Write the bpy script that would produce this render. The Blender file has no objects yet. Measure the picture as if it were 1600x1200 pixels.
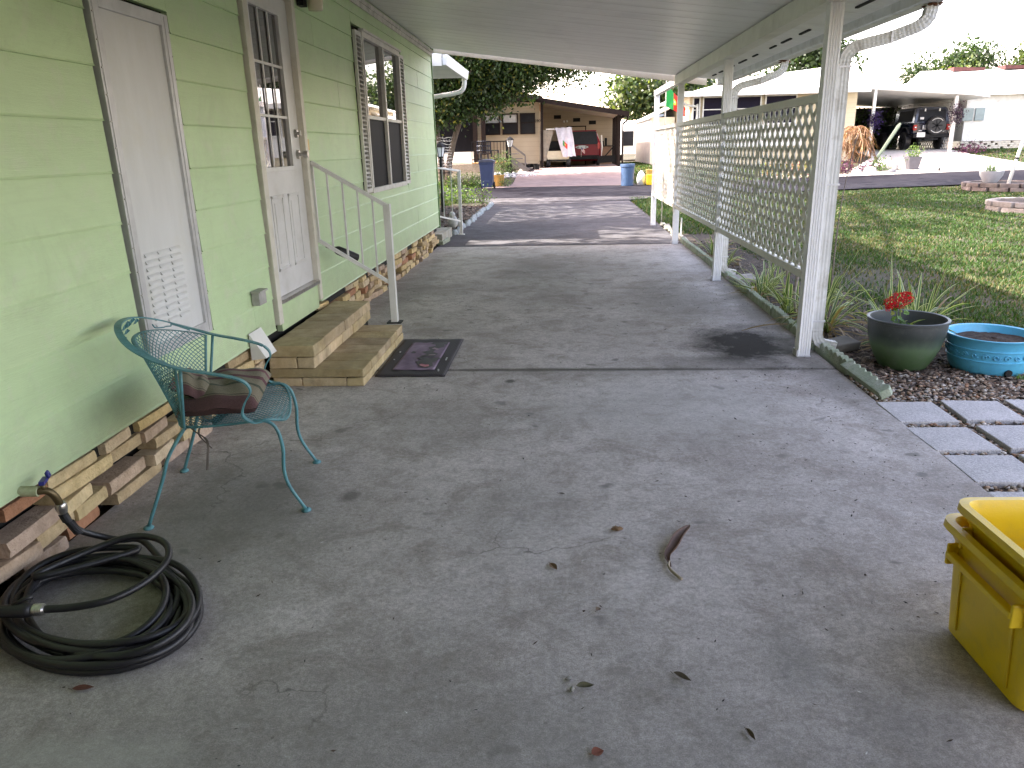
import bpy, math, random
import numpy as np
from mathutils import Vector, Matrix, Euler
R = math.radians
rng = random.Random(7)
nr = np.random.default_rng(11)
sc = bpy.context.scene
col = sc.collection

# ------------------------------------------------------------------ helpers
ORG = {}

def org_of(parent):
    return ORG.get(parent.name, Vector((0, 0, 0))) if parent else Vector((0, 0, 0))

class MB:
    """collects shapes, then links them as ONE mesh object"""
    def __init__(s):
        s.v = []; s.f = []; s.c = []; s.colored = False
    def add(s, vs, fs, c=None):
        n = len(s.v)
        s.v += [tuple(p) for p in vs]
        s.f += [tuple(i + n for i in f) for f in fs]
        if c is not None: s.colored = True
        s.c += [c if c is not None else (1, 1, 1)] * len(vs)
        return s
    def box(s, x0, x1, y0, y1, z0, z1, c=None):
        vs = [(x0, y0, z0), (x1, y0, z0), (x1, y1, z0), (x0, y1, z0), (x0, y0, z1), (x1, y0, z1), (x1, y1, z1), (x0, y1, z1)]
        return s.add(vs, [(0, 3, 2, 1), (4, 5, 6, 7), (0, 1, 5, 4), (1, 2, 6, 5), (2, 3, 7, 6), (3, 0, 4, 7)], c)
    def obox(s, ctr, size, rot=(0, 0, 0), c=None, jit=0):
        m = Euler(rot).to_matrix(); h = [q / 2 for q in size]; ctr = Vector(ctr)
        vs = []
        for z in (-1, 1):
            for x, y in ((-1, -1), (1, -1), (1, 1), (-1, 1)):
                p = Vector((x * h[0], y * h[1], z * h[2]))
                if jit: p += Vector((rng.uniform(-jit, jit), rng.uniform(-jit, jit), rng.uniform(-jit, jit)))
                vs.append(ctr + m @ p)
        return s.add(vs, [(0, 3, 2, 1), (4, 5, 6, 7), (0, 1, 5, 4), (1, 2, 6, 5), (2, 3, 7, 6), (3, 0, 4, 7)], c)
    def prism(s, poly, a, b, axis='z', c=None):
        """poly: 2D points; extruded along axis from a to b"""
        def P(u, v, w):
            return {'z': (u, v, w), 'x': (w, u, v), 'y': (u, w, v)}[axis]
        n = len(poly)
        vs = [P(u, v, a) for u, v in poly] + [P(u, v, b) for u, v in poly]
        fs = [tuple(reversed(range(n))), tuple(range(n, 2 * n))] + [(i, (i + 1) % n, n + (i + 1) % n, n + i) for i in range(n)]
        return s.add(vs, fs, c)
    def bar(s, p, q, w, h, up=(0, 0, 1), c=None):
        p = Vector(p); q = Vector(q); d = (q - p).normalized(); up = Vector(up)
        sd = d.cross(up)
        if sd.length < 1e-4: sd = d.cross(Vector((1, 0, 0)))
        sd.normalize(); u = sd.cross(d).normalized()
        vs = []
        for e in (p, q):
            for a, b in ((-1, -1), (1, -1), (1, 1), (-1, 1)):
                vs.append(e + sd * (a * w / 2) + u * (b * h / 2))
        return s.add(vs, [(0, 3, 2, 1), (4, 5, 6, 7), (0, 1, 5, 4), (1, 2, 6, 5), (2, 3, 7, 6), (3, 0, 4, 7)], c)
    def tube(s, pts, r, n=8, closed=False, flat=None, c=None, up=(0, 0, 1)):
        """sweep; r float or list; flat=(w,h) gives an elliptical section"""
        pts = [Vector(p) for p in pts]; m = len(pts)
        vs = []; prev = None
        for i, p in enumerate(pts):
            if closed: d = pts[(i + 1) % m] - pts[i - 1]
            else: d = pts[min(i + 1, m - 1)] - pts[max(i - 1, 0)]
            if d.length < 1e-9: d = Vector((0, 0, 1))
            d.normalize()
            if prev is None or flat:
                u = Vector(up)
                if abs(d.dot(u)) > .97: u = Vector((1, 0, 0))
                sd = d.cross(u).normalized()
            else:
                sd = (prev - d * prev.dot(d))
                sd = sd.normalized() if sd.length > 1e-6 else d.cross(Vector((0, 0, 1))).normalized()
            prev = sd
            u = sd.cross(d)
            ri = r[i] if isinstance(r, (list, tuple)) else r
            a, b = (ri, ri) if not flat else (flat[0] / 2, flat[1] / 2)
            for k in range(n):
                t = 2 * math.pi * k / n
                vs.append(p + sd * (a * math.cos(t)) + u * (b * math.sin(t)))
        fs = []
        for i in range(m if closed else m - 1):
            j = (i + 1) % m
            for k in range(n):
                l = (k + 1) % n
                fs.append((i * n + k, i * n + l, j * n + l, j * n + k))
        if not closed:
            fs.append(tuple(reversed(range(n)))); fs.append(tuple((m - 1) * n + k for k in range(n)))
        return s.add(vs, fs, c)
    def lathe(s, prof, ctr=(0, 0, 0), n=32, c=None, capb=True, capt=False):
        vs = []
        for r_, z in prof:
            for k in range(n):
                t = 2 * math.pi * k / n
                vs.append((ctr[0] + r_ * math.cos(t), ctr[1] + r_ * math.sin(t), ctr[2] + z))
        fs = []
        for i in range(len(prof) - 1):
            for k in range(n):
                l = (k + 1) % n
                fs.append((i * n + k, i * n + l, (i + 1) * n + l, (i + 1) * n + k))
        if capb: fs.append(tuple(reversed(range(n))))
        if capt: fs.append(tuple((len(prof) - 1) * n + k for k in range(n)))
        return s.add(vs, fs, c)
    def disc(s, ctr, r, w, axis='y', n=24, c=None):
        """cylinder centred at ctr along axis"""
        a = {'x': Vector((1, 0, 0)), 'y': Vector((0, 1, 0)), 'z': Vector((0, 0, 1))}[axis]
        ctr = Vector(ctr)
        return s.tube([ctr - a * w / 2, ctr + a * w / 2], r, n=n, c=c)
    def blob(s, ctr, rad, c=None, n=8, m=5, jit=.15):
        vs = []; ctr = Vector(ctr)
        rad = rad if isinstance(rad, (tuple, list)) else (rad, rad, rad)
        for i in range(1, m):
            th = math.pi * i / m
            for k in range(n):
                t = 2 * math.pi * k / n; q = 1 + rng.uniform(-jit, jit)
                vs.append(ctr + Vector((rad[0] * math.sin(th) * math.cos(t) * q, rad[1] * math.sin(th) * math.sin(t) * q, rad[2] * math.cos(th) * q)))
        vs.append(ctr + Vector((0, 0, rad[2]))); vs.append(ctr - Vector((0, 0, rad[2])))
        T = len(vs) - 2; B = T + 1; fs = []
        for k in range(n):
            l = (k + 1) % n
            fs.append((T, k, l)); fs.append((B, (m - 2) * n + l, (m - 2) * n + k))
            for i in range(m - 2):
                fs.append((i * n + k, (i + 1) * n + k, (i + 1) * n + l, i * n + l))
        return s.add(vs, fs, c)
    def build(s, name, m, parent=None, smooth=False, bevel=0, org=None, angle=None):
        o0 = Vector(org) if org is not None else org_of(parent)
        me = bpy.data.meshes.new(name)
        me.from_pydata([(p[0] - o0.x, p[1] - o0.y, p[2] - o0.z) for p in s.v], [], s.f)
        if s.colored:
            at = me.color_attributes.new('col', 'FLOAT_COLOR', 'POINT')
            at.data.foreach_set('color', np.array([(*c[:3], 1) for c in s.c], dtype=np.float32).ravel())
        if smooth:
            me.shade_smooth()
            if angle: me.set_sharp_from_angle(angle=R(angle))
        me.materials.append(m)
        o = bpy.data.objects.new(name, me); col.objects.link(o)
        if parent: o.parent = parent
        else: o.location = o0
        ORG[o.name] = o0
        if bevel:
            b = o.modifiers.new('bevel', 'BEVEL'); b.width = bevel; b.segments = 2; b.limit_method = 'ANGLE'; b.angle_limit = R(40)
        return o

def build_np(name, V, F, m, parent=None, C=None, org=None, smooth=False):
    o0 = Vector(org) if org is not None else org_of(parent)
    me = bpy.data.meshes.new(name)
    k = F.shape[1]
    me.vertices.add(len(V)); me.vertices.foreach_set('co', (V - np.array(o0)).astype(np.float32).ravel())
    me.loops.add(F.size); me.loops.foreach_set('vertex_index', F.astype(np.int32).ravel())
    me.polygons.add(len(F)); me.polygons.foreach_set('loop_start', np.arange(0, F.size, k, dtype=np.int32))
    me.update(calc_edges=True); me.validate()
    if C is not None:
        at = me.color_attributes.new('col', 'FLOAT_COLOR', 'POINT')
        at.data.foreach_set('color', np.concatenate([C, np.ones((len(C), 1))], 1).astype(np.float32).ravel())
    if smooth: me.shade_smooth()
    me.materials.append(m)
    o = bpy.data.objects.new(name, me); col.objects.link(o)
    if parent: o.parent = parent
    else: o.location = o0
    ORG[o.name] = o0
    return o

def tag(o, label=None, cat=None, group=None, kind=None):
    if label: o['label'] = label
    if cat: o['category'] = cat
    if group: o['group'] = group
    if kind: o['kind'] = kind
    return o

def thing(name, loc, label, cat, group=None):
    o = bpy.data.objects.new(name, None); col.objects.link(o); o.location = loc
    o.empty_display_size = .1
    ORG[o.name] = Vector(loc)
    return tag(o, label, cat, group)

def copy_tree(o, parent=None):
    c = o.copy(); col.objects.link(c); c.parent = parent
    ORG[c.name] = ORG.get(o.name, Vector())
    for ch in list(o.children): copy_tree(ch, c)
    return c

def text(name, body, size, loc, rot, m, parent, ext=.002, org=None):
    cu = bpy.data.curves.new(name, 'FONT'); cu.body = body; cu.size = size; cu.extrude = ext
    cu.align_x = 'CENTER'; cu.align_y = 'CENTER'; cu.materials.append(m)
    o = bpy.data.objects.new(name, cu); col.objects.link(o)
    o0 = org_of(parent)
    bpy.context.view_layer.update()
    me = bpy.data.meshes.new_from_object(o.evaluated_get(bpy.context.evaluated_depsgraph_get())); bpy.data.objects.remove(o)
    me.materials.clear(); me.materials.append(m)
    o = bpy.data.objects.new(name, me); col.objects.link(o)
    o.parent = parent; o.location = Vector(loc) - o0; o.rotation_euler = rot
    ORG[o.name] = o0
    return o

# ------------------------------------------------------------------ materials
def nodes(name):
    m = bpy.data.materials.new(name); m.use_nodes = True
    nt = m.node_tree; b = nt.nodes['Principled BSDF']
    return m, nt, b

def N(nt, t, **k):
    n = nt.nodes.new(t)
    for a, v in k.items():
        if a in n.inputs: n.inputs[a].default_value = v
        else: setattr(n, a, v)
    return n

def noise(nt, vec, scale, detail=5, rough=.6, dist=0, stretch=None):
    n = nt.nodes.new('ShaderNodeTexNoise')
    n.inputs['Scale'].default_value = scale; n.inputs['Detail'].default_value = detail
    n.inputs['Roughness'].default_value = rough; n.inputs['Distortion'].default_value = dist
    if stretch:
        mp = nt.nodes.new('ShaderNodeMapping'); mp.inputs['Scale'].default_value = stretch
        nt.links.new(vec, mp.inputs['Vector']); vec = mp.outputs[0]
    nt.links.new(vec, n.inputs['Vector'])
    return n.outputs['Fac']

def ramp(nt, fac, stops):
    r = nt.nodes.new('ShaderNodeValToRGB'); e = r.color_ramp.elements
    while len(e) < len(stops): e.new(.5)
    for i, (p, c) in enumerate(stops):
        e[i].position = p; e[i].color = (*c, 1) if isinstance(c, (tuple, list)) else (c, c, c, 1)
    nt.links.new(fac, r.inputs[0]); return r.outputs[0]

def mixc(nt, fac, a, b, mode='MIX'):
    n = nt.nodes.new('ShaderNodeMix'); n.data_type = 'RGBA'; n.blend_type = mode
    for sock, v in ((n.inputs[0], fac), (n.inputs[6], a), (n.inputs[7], b)):
        if isinstance(v, bpy.types.NodeSocket): nt.links.new(v, sock)
        else: sock.default_value = v if not isinstance(v, (tuple, list)) else (*v, 1)
    return n.outputs[2]

def wpos(nt):
    g = nt.nodes.new('ShaderNodeNewGeometry'); return g.outputs['Position']

def opos(nt):
    g = nt.nodes.new('ShaderNodeTexCoord'); return g.outputs['Object']

def M(name, c, c2=None, rough=.55, metal=0, scale=6, detail=5, bump=0, bscale=60, vcol=False, stretch=None, dirt=0, dirtc=(.08, .07, .05),
      dscale=2.5, spec=.5, world=False, lo=.35, hi=.65, coat=0):
    m, nt, b = nodes(name)
    pos = wpos(nt) if world else opos(nt)
    c2 = c2 or tuple(q * .82 for q in c)
    f = noise(nt, pos, scale, detail, stretch=stretch)
    cc = ramp(nt, f, [(lo, c2), (hi, c)])
    if vcol:
        a = nt.nodes.new('ShaderNodeAttribute'); a.attribute_name = 'col'
        cc = mixc(nt, 1.0, cc, a.outputs['Color'], 'MULTIPLY')
    if dirt:
        d = noise(nt, pos, dscale, 8, .7, .4)
        dm = ramp(nt, d, [(.5, 0), (.72, dirt)])
        cc = mixc(nt, dm, cc, dirtc)
    nt.links.new(cc, b.inputs['Base Color'])
    b.inputs['Roughness'].default_value = rough; b.inputs['Metallic'].default_value = metal
    b.inputs['Specular IOR Level'].default_value = spec
    if coat: b.inputs['Coat Weight'].default_value = coat
    if bump:
        h = noise(nt, pos, bscale, 6, .6, stretch=stretch)
        bp = nt.nodes.new('ShaderNodeBump'); bp.inputs['Strength'].default_value = bump; bp.inputs['Distance'].default_value = .01
        nt.links.new(h, bp.inputs['Height']); nt.links.new(bp.outputs[0], b.inputs['Normal'])
    return m

def leafmat(name, tint=(1, 1, 1), trans=.35, rough=.5):
    m = bpy.data.materials.new(name); m.use_nodes = True; nt = m.node_tree
    out = nt.nodes['Material Output']; b = nt.nodes['Principled BSDF']
    a = nt.nodes.new('ShaderNodeAttribute'); a.attribute_name = 'col'
    cc = mixc(nt, 1.0, a.outputs['Color'], tint, 'MULTIPLY')
    nt.links.new(cc, b.inputs['Base Color']); b.inputs['Roughness'].default_value = rough
    b.inputs['Specular IOR Level'].default_value = .35
    t = nt.nodes.new('ShaderNodeBsdfTranslucent')
    c3 = mixc(nt, 1.0, cc, (1.6, 1.7, .7), 'MULTIPLY')
    nt.links.new(c3, t.inputs[0])
    mx = nt.nodes.new('ShaderNodeMixShader'); mx.inputs[0].default_value = trans
    nt.links.new(b.outputs[0], mx.inputs[1]); nt.links.new(t.outputs[0], mx.inputs[2]); nt.links.new(mx.outputs[0], out.inputs[0])
    return m

W = {}
W['white'] = M('white_paint', (.74, .74, .72), (.64, .64, .61), rough=.45, scale=3, dirt=.35, dirtc=(.33, .31, .26), dscale=4, bump=.05)
W['post'] = M('post_paint', (.93, .93, .93), (.89, .89, .89), rough=.42, scale=5, dirt=.3, dirtc=(.42, .40, .34), dscale=5)
W['cream'] = M('cream_trim', (.70, .68, .60), (.62, .59, .50), rough=.5, scale=4, dirt=.4, dirtc=(.3, .27, .2), dscale=6)
W['alum'] = M('aluminium', (.62, .62, .63), (.52, .52, .53), rough=.4, metal=.3, scale=10)
W['black'] = M('black_paint', (.014, .014, .015), (.009, .009, .010), rough=.55, spec=.15)
W['rubber'] = M('black_rubber', (.018, .017, .02), (.010, .010, .011), rough=.42, bump=.15, bscale=120)
W['dark'] = M('dark_void', (.012, .011, .010), rough=.9)
W['brass'] = M('brass', (.5, .36, .12), rough=.35, metal=.9)
W['steel'] = M('steel', (.6, .58, .55), (.4, .38, .36), rough=.3, metal=.9, scale=40)

# green painted siding with embossed grain
def mat_siding():
    m, nt, b = nodes('green_siding')
    p = wpos(nt)
    a = nt.nodes.new('ShaderNodeAttribute'); a.attribute_name = 'col'
    n1 = noise(nt, p, 1.3, 6, .6)
    c = ramp(nt, n1, [(.3, (.50, .66, .37)), (.7, (.585, .75, .445))])
    n2 = noise(nt, p, 1, 6, .7, .8, stretch=(3, 2.2, 30))
    c = mixc(nt, ramp(nt, n2, [(.45, 0), (.75, .16)]), c, (.36, .46, .25))
    n3 = noise(nt, p, 5, 8, .75, 1)
    c = mixc(nt, ramp(nt, n3, [(.52, 0), (.74, .42)]), c, (.64, .64, .54))
    n7 = noise(nt, p, 2.4, 9, .8, .6)
    c = mixc(nt, ramp(nt, n7, [(.5, 0), (.72, .34)]), c, (.36, .44, .25))
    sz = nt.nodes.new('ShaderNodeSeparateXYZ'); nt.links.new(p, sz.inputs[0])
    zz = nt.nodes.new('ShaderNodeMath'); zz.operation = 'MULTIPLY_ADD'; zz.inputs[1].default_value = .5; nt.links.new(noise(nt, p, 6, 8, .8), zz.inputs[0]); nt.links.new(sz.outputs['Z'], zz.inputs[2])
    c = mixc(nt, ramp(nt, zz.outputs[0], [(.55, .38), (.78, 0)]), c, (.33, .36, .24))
    c = mixc(nt, 1.0, c, a.outputs['Color'], 'MULTIPLY')
    nt.links.new(c, b.inputs['Base Color']); b.inputs['Roughness'].default_value = .5
    g = noise(nt, p, 1, 7, .7, 1.5, stretch=(8, 7, 130))
    bp = nt.nodes.new('ShaderNodeBump'); bp.inputs['Strength'].default_value = .6; bp.inputs['Distance'].default_value = .004
    nt.links.new(g, bp.inputs['Height']); nt.links.new(bp.outputs[0], b.inputs['Normal'])
    return m
W['siding'] = mat_siding()

def mat_concrete():
    m, nt, b = nodes('old_concrete')
    p = wpos(nt)
    n1 = noise(nt, p, .55, 8, .62, .3)
    c = ramp(nt, n1, [(.32, (.32, .285, .265)), (.5, (.47, .43, .41)), (.68, (.60, .55, .53))])
    n2 = noise(nt, p, 3.2, 10, .72, .6)
    c = mixc(nt, ramp(nt, n2, [(.48, 0), (.64, .62)]), c, (.25, .215, .185))
    n5 = noise(nt, p, 1.7, 9, .75, .2)
    c = mixc(nt, ramp(nt, n5, [(.55, 0), (.64, .55)]), c, (.62, .575, .56))
    # fine grain and dark specks
    n3 = noise(nt, p, 55, 6, .8)
    c = mixc(nt, .75, c, ramp(nt, n3, [(.32, .28), (.5, .5), (.68, .70)]), 'OVERLAY')
    n9 = noise(nt, p, 240, 3, .7)
    c = mixc(nt, .6, c, ramp(nt, n9, [(.3, .2), (.7, .8)]), 'OVERLAY')
    n10 = noise(nt, p, 14, 8, .8, .5)
    c = mixc(nt, ramp(nt, n10, [(.46, 0), (.66, .62)]), c, (.24, .225, .20))
    v = nt.nodes.new('ShaderNodeTexVoronoi'); v.inputs['Scale'].default_value = 17; nt.links.new(p, v.inputs['Vector'])
    n4 = noise(nt, p, 2.2, 3)
    sp = nt.nodes.new('ShaderNodeMath'); sp.operation = 'MULTIPLY'
    nt.links.new(ramp(nt, v.outputs['Distance'], [(.05, 1), (.11, 0)]), sp.inputs[0]); nt.links.new(ramp(nt, n4, [(.5, 0), (.62, .75)]), sp.inputs[1])
    c = mixc(nt, sp.outputs[0], c, (.09, .08, .065))
    # hairline cracks
    vc = nt.nodes.new('ShaderNodeTexVoronoi'); vc.feature = 'DISTANCE_TO_EDGE'; vc.inputs['Scale'].default_value = .62
    nc = nt.nodes.new('ShaderNodeTexNoise'); nc.inputs['Scale'].default_value = 3.5; nc.inputs['Detail'].default_value = 8; nt.links.new(p, nc.inputs['Vector'])
    s3 = nt.nodes.new('ShaderNodeVectorMath'); s3.operation = 'SCALE'; s3.inputs['Scale'].default_value = .55; nt.links.new(nc.outputs['Color'], s3.inputs[0])
    a3 = nt.nodes.new('ShaderNodeVectorMath'); a3.operation = 'ADD'; nt.links.new(p, a3.inputs[0]); nt.links.new(s3.outputs[0], a3.inputs[1]); nt.links.new(a3.outputs[0], vc.inputs['Vector'])
    m3 = nt.nodes.new('ShaderNodeMath'); m3.operation = 'MULTIPLY'
    nt.links.new(ramp(nt, vc.outputs['Distance'], [(.0, .8), (.0035, 0)]), m3.inputs[0]); nt.links.new(ramp(nt, noise(nt, p, .7, 2), [(.5, 0), (.56, 1)]), m3.inputs[1])
    c = mixc(nt, m3.outputs[0], c, (.12, .11, .10))
    # drip spots, a few centimetres wide
    v2 = nt.nodes.new('ShaderNodeTexVoronoi'); v2.inputs['Scale'].default_value = 3.4
    nd = nt.nodes.new('ShaderNodeVectorMath'); nd.operation = 'ADD'
    nz = nt.nodes.new('ShaderNodeTexNoise'); nz.inputs['Scale'].default_value = 9; nt.links.new(p, nz.inputs['Vector'])
    scv = nt.nodes.new('ShaderNodeVectorMath'); scv.operation = 'SCALE'; scv.inputs['Scale'].default_value = .16
    nt.links.new(nz.outputs['Color'], scv.inputs[0]); nt.links.new(p, nd.inputs[0]); nt.links.new(scv.outputs[0], nd.inputs[1])
    nt.links.new(nd.outputs[0], v2.inputs['Vector'])
    n6 = noise(nt, p, .9, 3)
    s2 = nt.nodes.new('ShaderNodeMath'); s2.operation = 'MULTIPLY'
    nt.links.new(ramp(nt, v2.outputs['Distance'], [(.08, 1), (.15, 0)]), s2.inputs[0]); nt.links.new(ramp(nt, n6, [(.42, 0), (.52, .8)]), s2.inputs[1])
    c = mixc(nt, s2.outputs[0], c, (.19, .18, .165))
    # located stains, and painted shade over the near floor: soft ellipses in world space (x, y, rx, ry, strength, colour)
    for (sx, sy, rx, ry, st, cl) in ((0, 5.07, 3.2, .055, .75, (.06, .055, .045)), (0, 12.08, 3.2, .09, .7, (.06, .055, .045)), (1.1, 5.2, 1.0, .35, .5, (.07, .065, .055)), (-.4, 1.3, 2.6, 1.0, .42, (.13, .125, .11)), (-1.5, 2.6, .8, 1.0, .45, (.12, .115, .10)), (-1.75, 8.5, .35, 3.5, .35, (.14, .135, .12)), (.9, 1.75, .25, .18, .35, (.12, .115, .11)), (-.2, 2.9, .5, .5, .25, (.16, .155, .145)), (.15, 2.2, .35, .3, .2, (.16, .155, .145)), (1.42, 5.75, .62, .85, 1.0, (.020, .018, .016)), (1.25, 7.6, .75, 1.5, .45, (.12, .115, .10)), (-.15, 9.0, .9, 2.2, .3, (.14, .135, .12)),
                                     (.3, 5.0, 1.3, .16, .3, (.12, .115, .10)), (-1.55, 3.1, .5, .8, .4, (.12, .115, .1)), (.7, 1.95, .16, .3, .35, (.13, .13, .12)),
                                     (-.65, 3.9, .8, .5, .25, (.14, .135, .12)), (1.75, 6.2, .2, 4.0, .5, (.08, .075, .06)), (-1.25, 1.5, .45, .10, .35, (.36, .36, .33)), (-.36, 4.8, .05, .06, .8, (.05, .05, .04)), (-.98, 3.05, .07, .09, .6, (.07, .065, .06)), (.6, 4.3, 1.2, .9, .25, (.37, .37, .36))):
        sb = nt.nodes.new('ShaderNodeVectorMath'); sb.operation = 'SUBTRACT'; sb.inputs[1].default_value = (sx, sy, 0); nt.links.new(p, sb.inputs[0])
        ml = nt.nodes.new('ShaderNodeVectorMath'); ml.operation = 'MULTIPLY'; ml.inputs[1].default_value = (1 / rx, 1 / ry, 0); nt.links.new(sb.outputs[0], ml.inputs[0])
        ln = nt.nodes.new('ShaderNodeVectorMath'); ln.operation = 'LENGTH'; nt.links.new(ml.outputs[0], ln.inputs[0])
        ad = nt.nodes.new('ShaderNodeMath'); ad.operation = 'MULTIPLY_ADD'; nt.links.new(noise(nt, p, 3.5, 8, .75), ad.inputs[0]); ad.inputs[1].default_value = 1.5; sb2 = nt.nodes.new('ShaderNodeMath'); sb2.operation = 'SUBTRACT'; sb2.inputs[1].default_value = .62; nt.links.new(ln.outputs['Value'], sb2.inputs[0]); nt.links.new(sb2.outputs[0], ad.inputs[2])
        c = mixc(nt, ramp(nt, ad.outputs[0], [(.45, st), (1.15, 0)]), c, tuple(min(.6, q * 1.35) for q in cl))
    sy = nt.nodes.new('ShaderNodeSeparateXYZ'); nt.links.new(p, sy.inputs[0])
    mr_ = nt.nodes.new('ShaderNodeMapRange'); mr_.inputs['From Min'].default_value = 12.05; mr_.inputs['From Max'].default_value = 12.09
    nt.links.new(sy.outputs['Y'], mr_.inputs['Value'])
    c = mixc(nt, mr_.outputs[0], c, mixc(nt, 1.0, c, (.195, .20, .225), 'MULTIPLY'))  # tree shade beyond the carport painted in as darker concrete
    nt.links.new(c, b.inputs['Base Color'])
    rr = ramp(nt, n2, [(.3, .75), (.7, .9)]); nt.links.new(rr, b.inputs['Roughness'])
    b.inputs['Specular IOR Level'].default_value = .12
    h1 = noise(nt, p, 90, 8, .75)
    bp = nt.nodes.new('ShaderNodeBump'); bp.inputs['Strength'].default_value = .3; bp.inputs['Distance'].default_value = .004
    nt.links.new(h1, bp.inputs['Height']); nt.links.new(bp.outputs[0], b.inputs['Normal'])
    return m
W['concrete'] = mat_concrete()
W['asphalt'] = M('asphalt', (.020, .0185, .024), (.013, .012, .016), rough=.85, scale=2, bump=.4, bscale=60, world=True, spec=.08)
W['drive2'] = M('pink_concrete', (.30, .235, .22), (.23, .18, .17), rough=.85, scale=1.5, bump=.2, bscale=40, world=True, spec=.08, dirt=.3)
W['drive3'] = M('pale_concrete', (.50, .48, .45), (.40, .385, .36), rough=.85, scale=1.2, bump=.2, bscale=40, world=True, spec=.08)
def mat_ground():
    m, nt, b = nodes('lawn_soil')
    p = wpos(nt)
    c = ramp(nt, noise(nt, p, .45, 8, .65), [(.35, (.15, .125, .09)), (.5, (.09, .085, .05)), (.7, (.07, .085, .03))])
    c = mixc(nt, .9, c, ramp(nt, noise(nt, p, 22, 8, .8), [(.35, .12), (.65, .8)]), 'OVERLAY'); c = mixc(nt, 1.0, c, (.42, .40, .33), 'MULTIPLY')
    nt.links.new(c, b.inputs['Base Color']); b.inputs['Roughness'].default_value = .95
    bp = nt.nodes.new('ShaderNodeBump'); bp.inputs['Strength'].default_value = .6; bp.inputs['Distance'].default_value = .03
    nt.links.new(noise(nt, p, 25, 6, .7), bp.inputs['Height']); nt.links.new(bp.outputs[0], b.inputs['Normal'])
    return m
W['ground'] = mat_ground()
W['soil'] = M('mulch_soil', (.055, .038, .026), (.025, .018, .013), rough=.95, scale=18, bump=.8, bscale=50, world=True)
W['brick'] = M('split_brick', (1, 1, 1), (.72, .70, .66), rough=.9, scale=14, detail=8, bump=.9, bscale=55, vcol=True, world=True, dirt=.2, dirtc=(.16, .13, .10), dscale=9)
W['step'] = M('step_stone', (1, 1, 1), (.70, .66, .58), rough=.85, scale=7, detail=8, bump=.9, bscale=45, vcol=True, world=True, dirt=.5, dirtc=(.13, .11, .075), dscale=5)
W['chip'] = M('litter', (1, 1, 1), (.6, .6, .6), rough=.9, vcol=True)
W['paint'] = M('painted', (1, 1, 1), (.9, .9, .9), rough=.5, vcol=True)
W['leaf'] = leafmat('leaf')
W['grass'] = leafmat('grass_blade', trans=.3, rough=.6)
W['bark'] = M('bark', (.16, .125, .095), (.07, .055, .042), rough=.95, scale=6, stretch=(6, 6, 1), bump=.8, bscale=14)

# ------------------------------------------------------------------ camera
f_px = math.sqrt(371 * 3700 - 90 * 80)
Yc = Vector((80, 371, -f_px)).normalized(); Zc = -Vector((90, -3700, -f_px)).normalized(); Xc = Yc.cross(Zc).normalized(); Zc = Xc.cross(Yc).normalized()
cam_d = bpy.data.cameras.new('camera'); cam_d.sensor_width = 36; cam_d.lens = f_px / 1600 * 36; cam_d.clip_start = .05; cam_d.clip_end = 2000
cam = bpy.data.objects.new('camera', cam_d); col.objects.link(cam)
mr = Matrix((Xc, Yc, Zc)).to_4x4(); mr.translation = (0, 0, 1.5); cam.matrix_world = mr
sc.camera = cam

# ------------------------------------------------------------------ light
SUN_AZ, SUN_EL = -91.5, 50.0      # clockwise from +Y
w = bpy.data.worlds.new('World'); sc.world = w; w.use_nodes = True
sk = w.node_tree.nodes.new('ShaderNodeTexSky'); sk.sky_type = 'NISHITA'; sk.sun_disc = False
sk.sun_elevation = R(SUN_EL); sk.sun_rotation = R(SUN_AZ % 360); sk.dust_density = 2.0; sk.air_density = 1.0
tint = mixc(w.node_tree, 1.0, sk.outputs[0], (1.31, .985, .83), 'MULTIPLY')      # daylight white balance set for open shade
w.node_tree.links.new(tint, w.node_tree.nodes['Background'].inputs[0])
w.node_tree.nodes['Background'].inputs[1].default_value = 1.38
sd = bpy.data.lights.new('sun', 'SUN'); sd.energy = 25; sd.angle = R(.53); sd.color = (1, .94, .84)
so = bpy.data.objects.new('sun', sd); col.objects.link(so)
S = Vector((math.sin(R(SUN_AZ)) * math.cos(R(SUN_EL)), math.cos(R(SUN_AZ)) * math.cos(R(SUN_EL)), math.sin(R(SUN_EL))))
so.rotation_euler = S.to_track_quat('Z', 'Y').to_euler(); so.location = (-10, 5, 20)
sc.view_settings.view_transform = 'Standard'; sc.view_settings.look = 'None'; sc.view_settings.exposure = 0
sc.cycles.max_bounces = 10; sc.cycles.diffuse_bounces = 6; sc.cycles.transparent_max_bounces = 12
sc.cycles.use_adaptive_sampling = True; sc.cycles.adaptive_threshold = .02; sc.cycles.use_denoising = True
sc.cycles.sample_clamp_indirect = 6

# ------------------------------------------------------------------ terrain
def sst(a, b, x):
    t = min(1, max(0, (x - a) / (b - a))); return t * t * (3 - 2 * t)
def hgt(x, y):
    near = sst(12, 24, y) * .021 * min(12, max(0, x - 3.6))
    far = sst(30.9, 38, y) * (.50 + .20 * sst(3, 12, x))
    bed = -.035
    return near + far + bed

def patch(name, m, xs, ys, dz, label=None, kind='structure', zf=hgt, org=(0, 0, 0)):
    V = np.array([(x, y, zf(x, y) + dz) for y in ys for x in xs], dtype=float)
    nx = len(xs); F = np.array([(j * nx + i, j * nx + i + 1, (j + 1) * nx + i + 1, (j + 1) * nx + i) for j in range(len(ys) - 1) for i in range(nx - 1)])
    o = build_np(name, V, F, m, org=org, smooth=True)
    return tag(o, label, None, None, kind)

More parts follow.
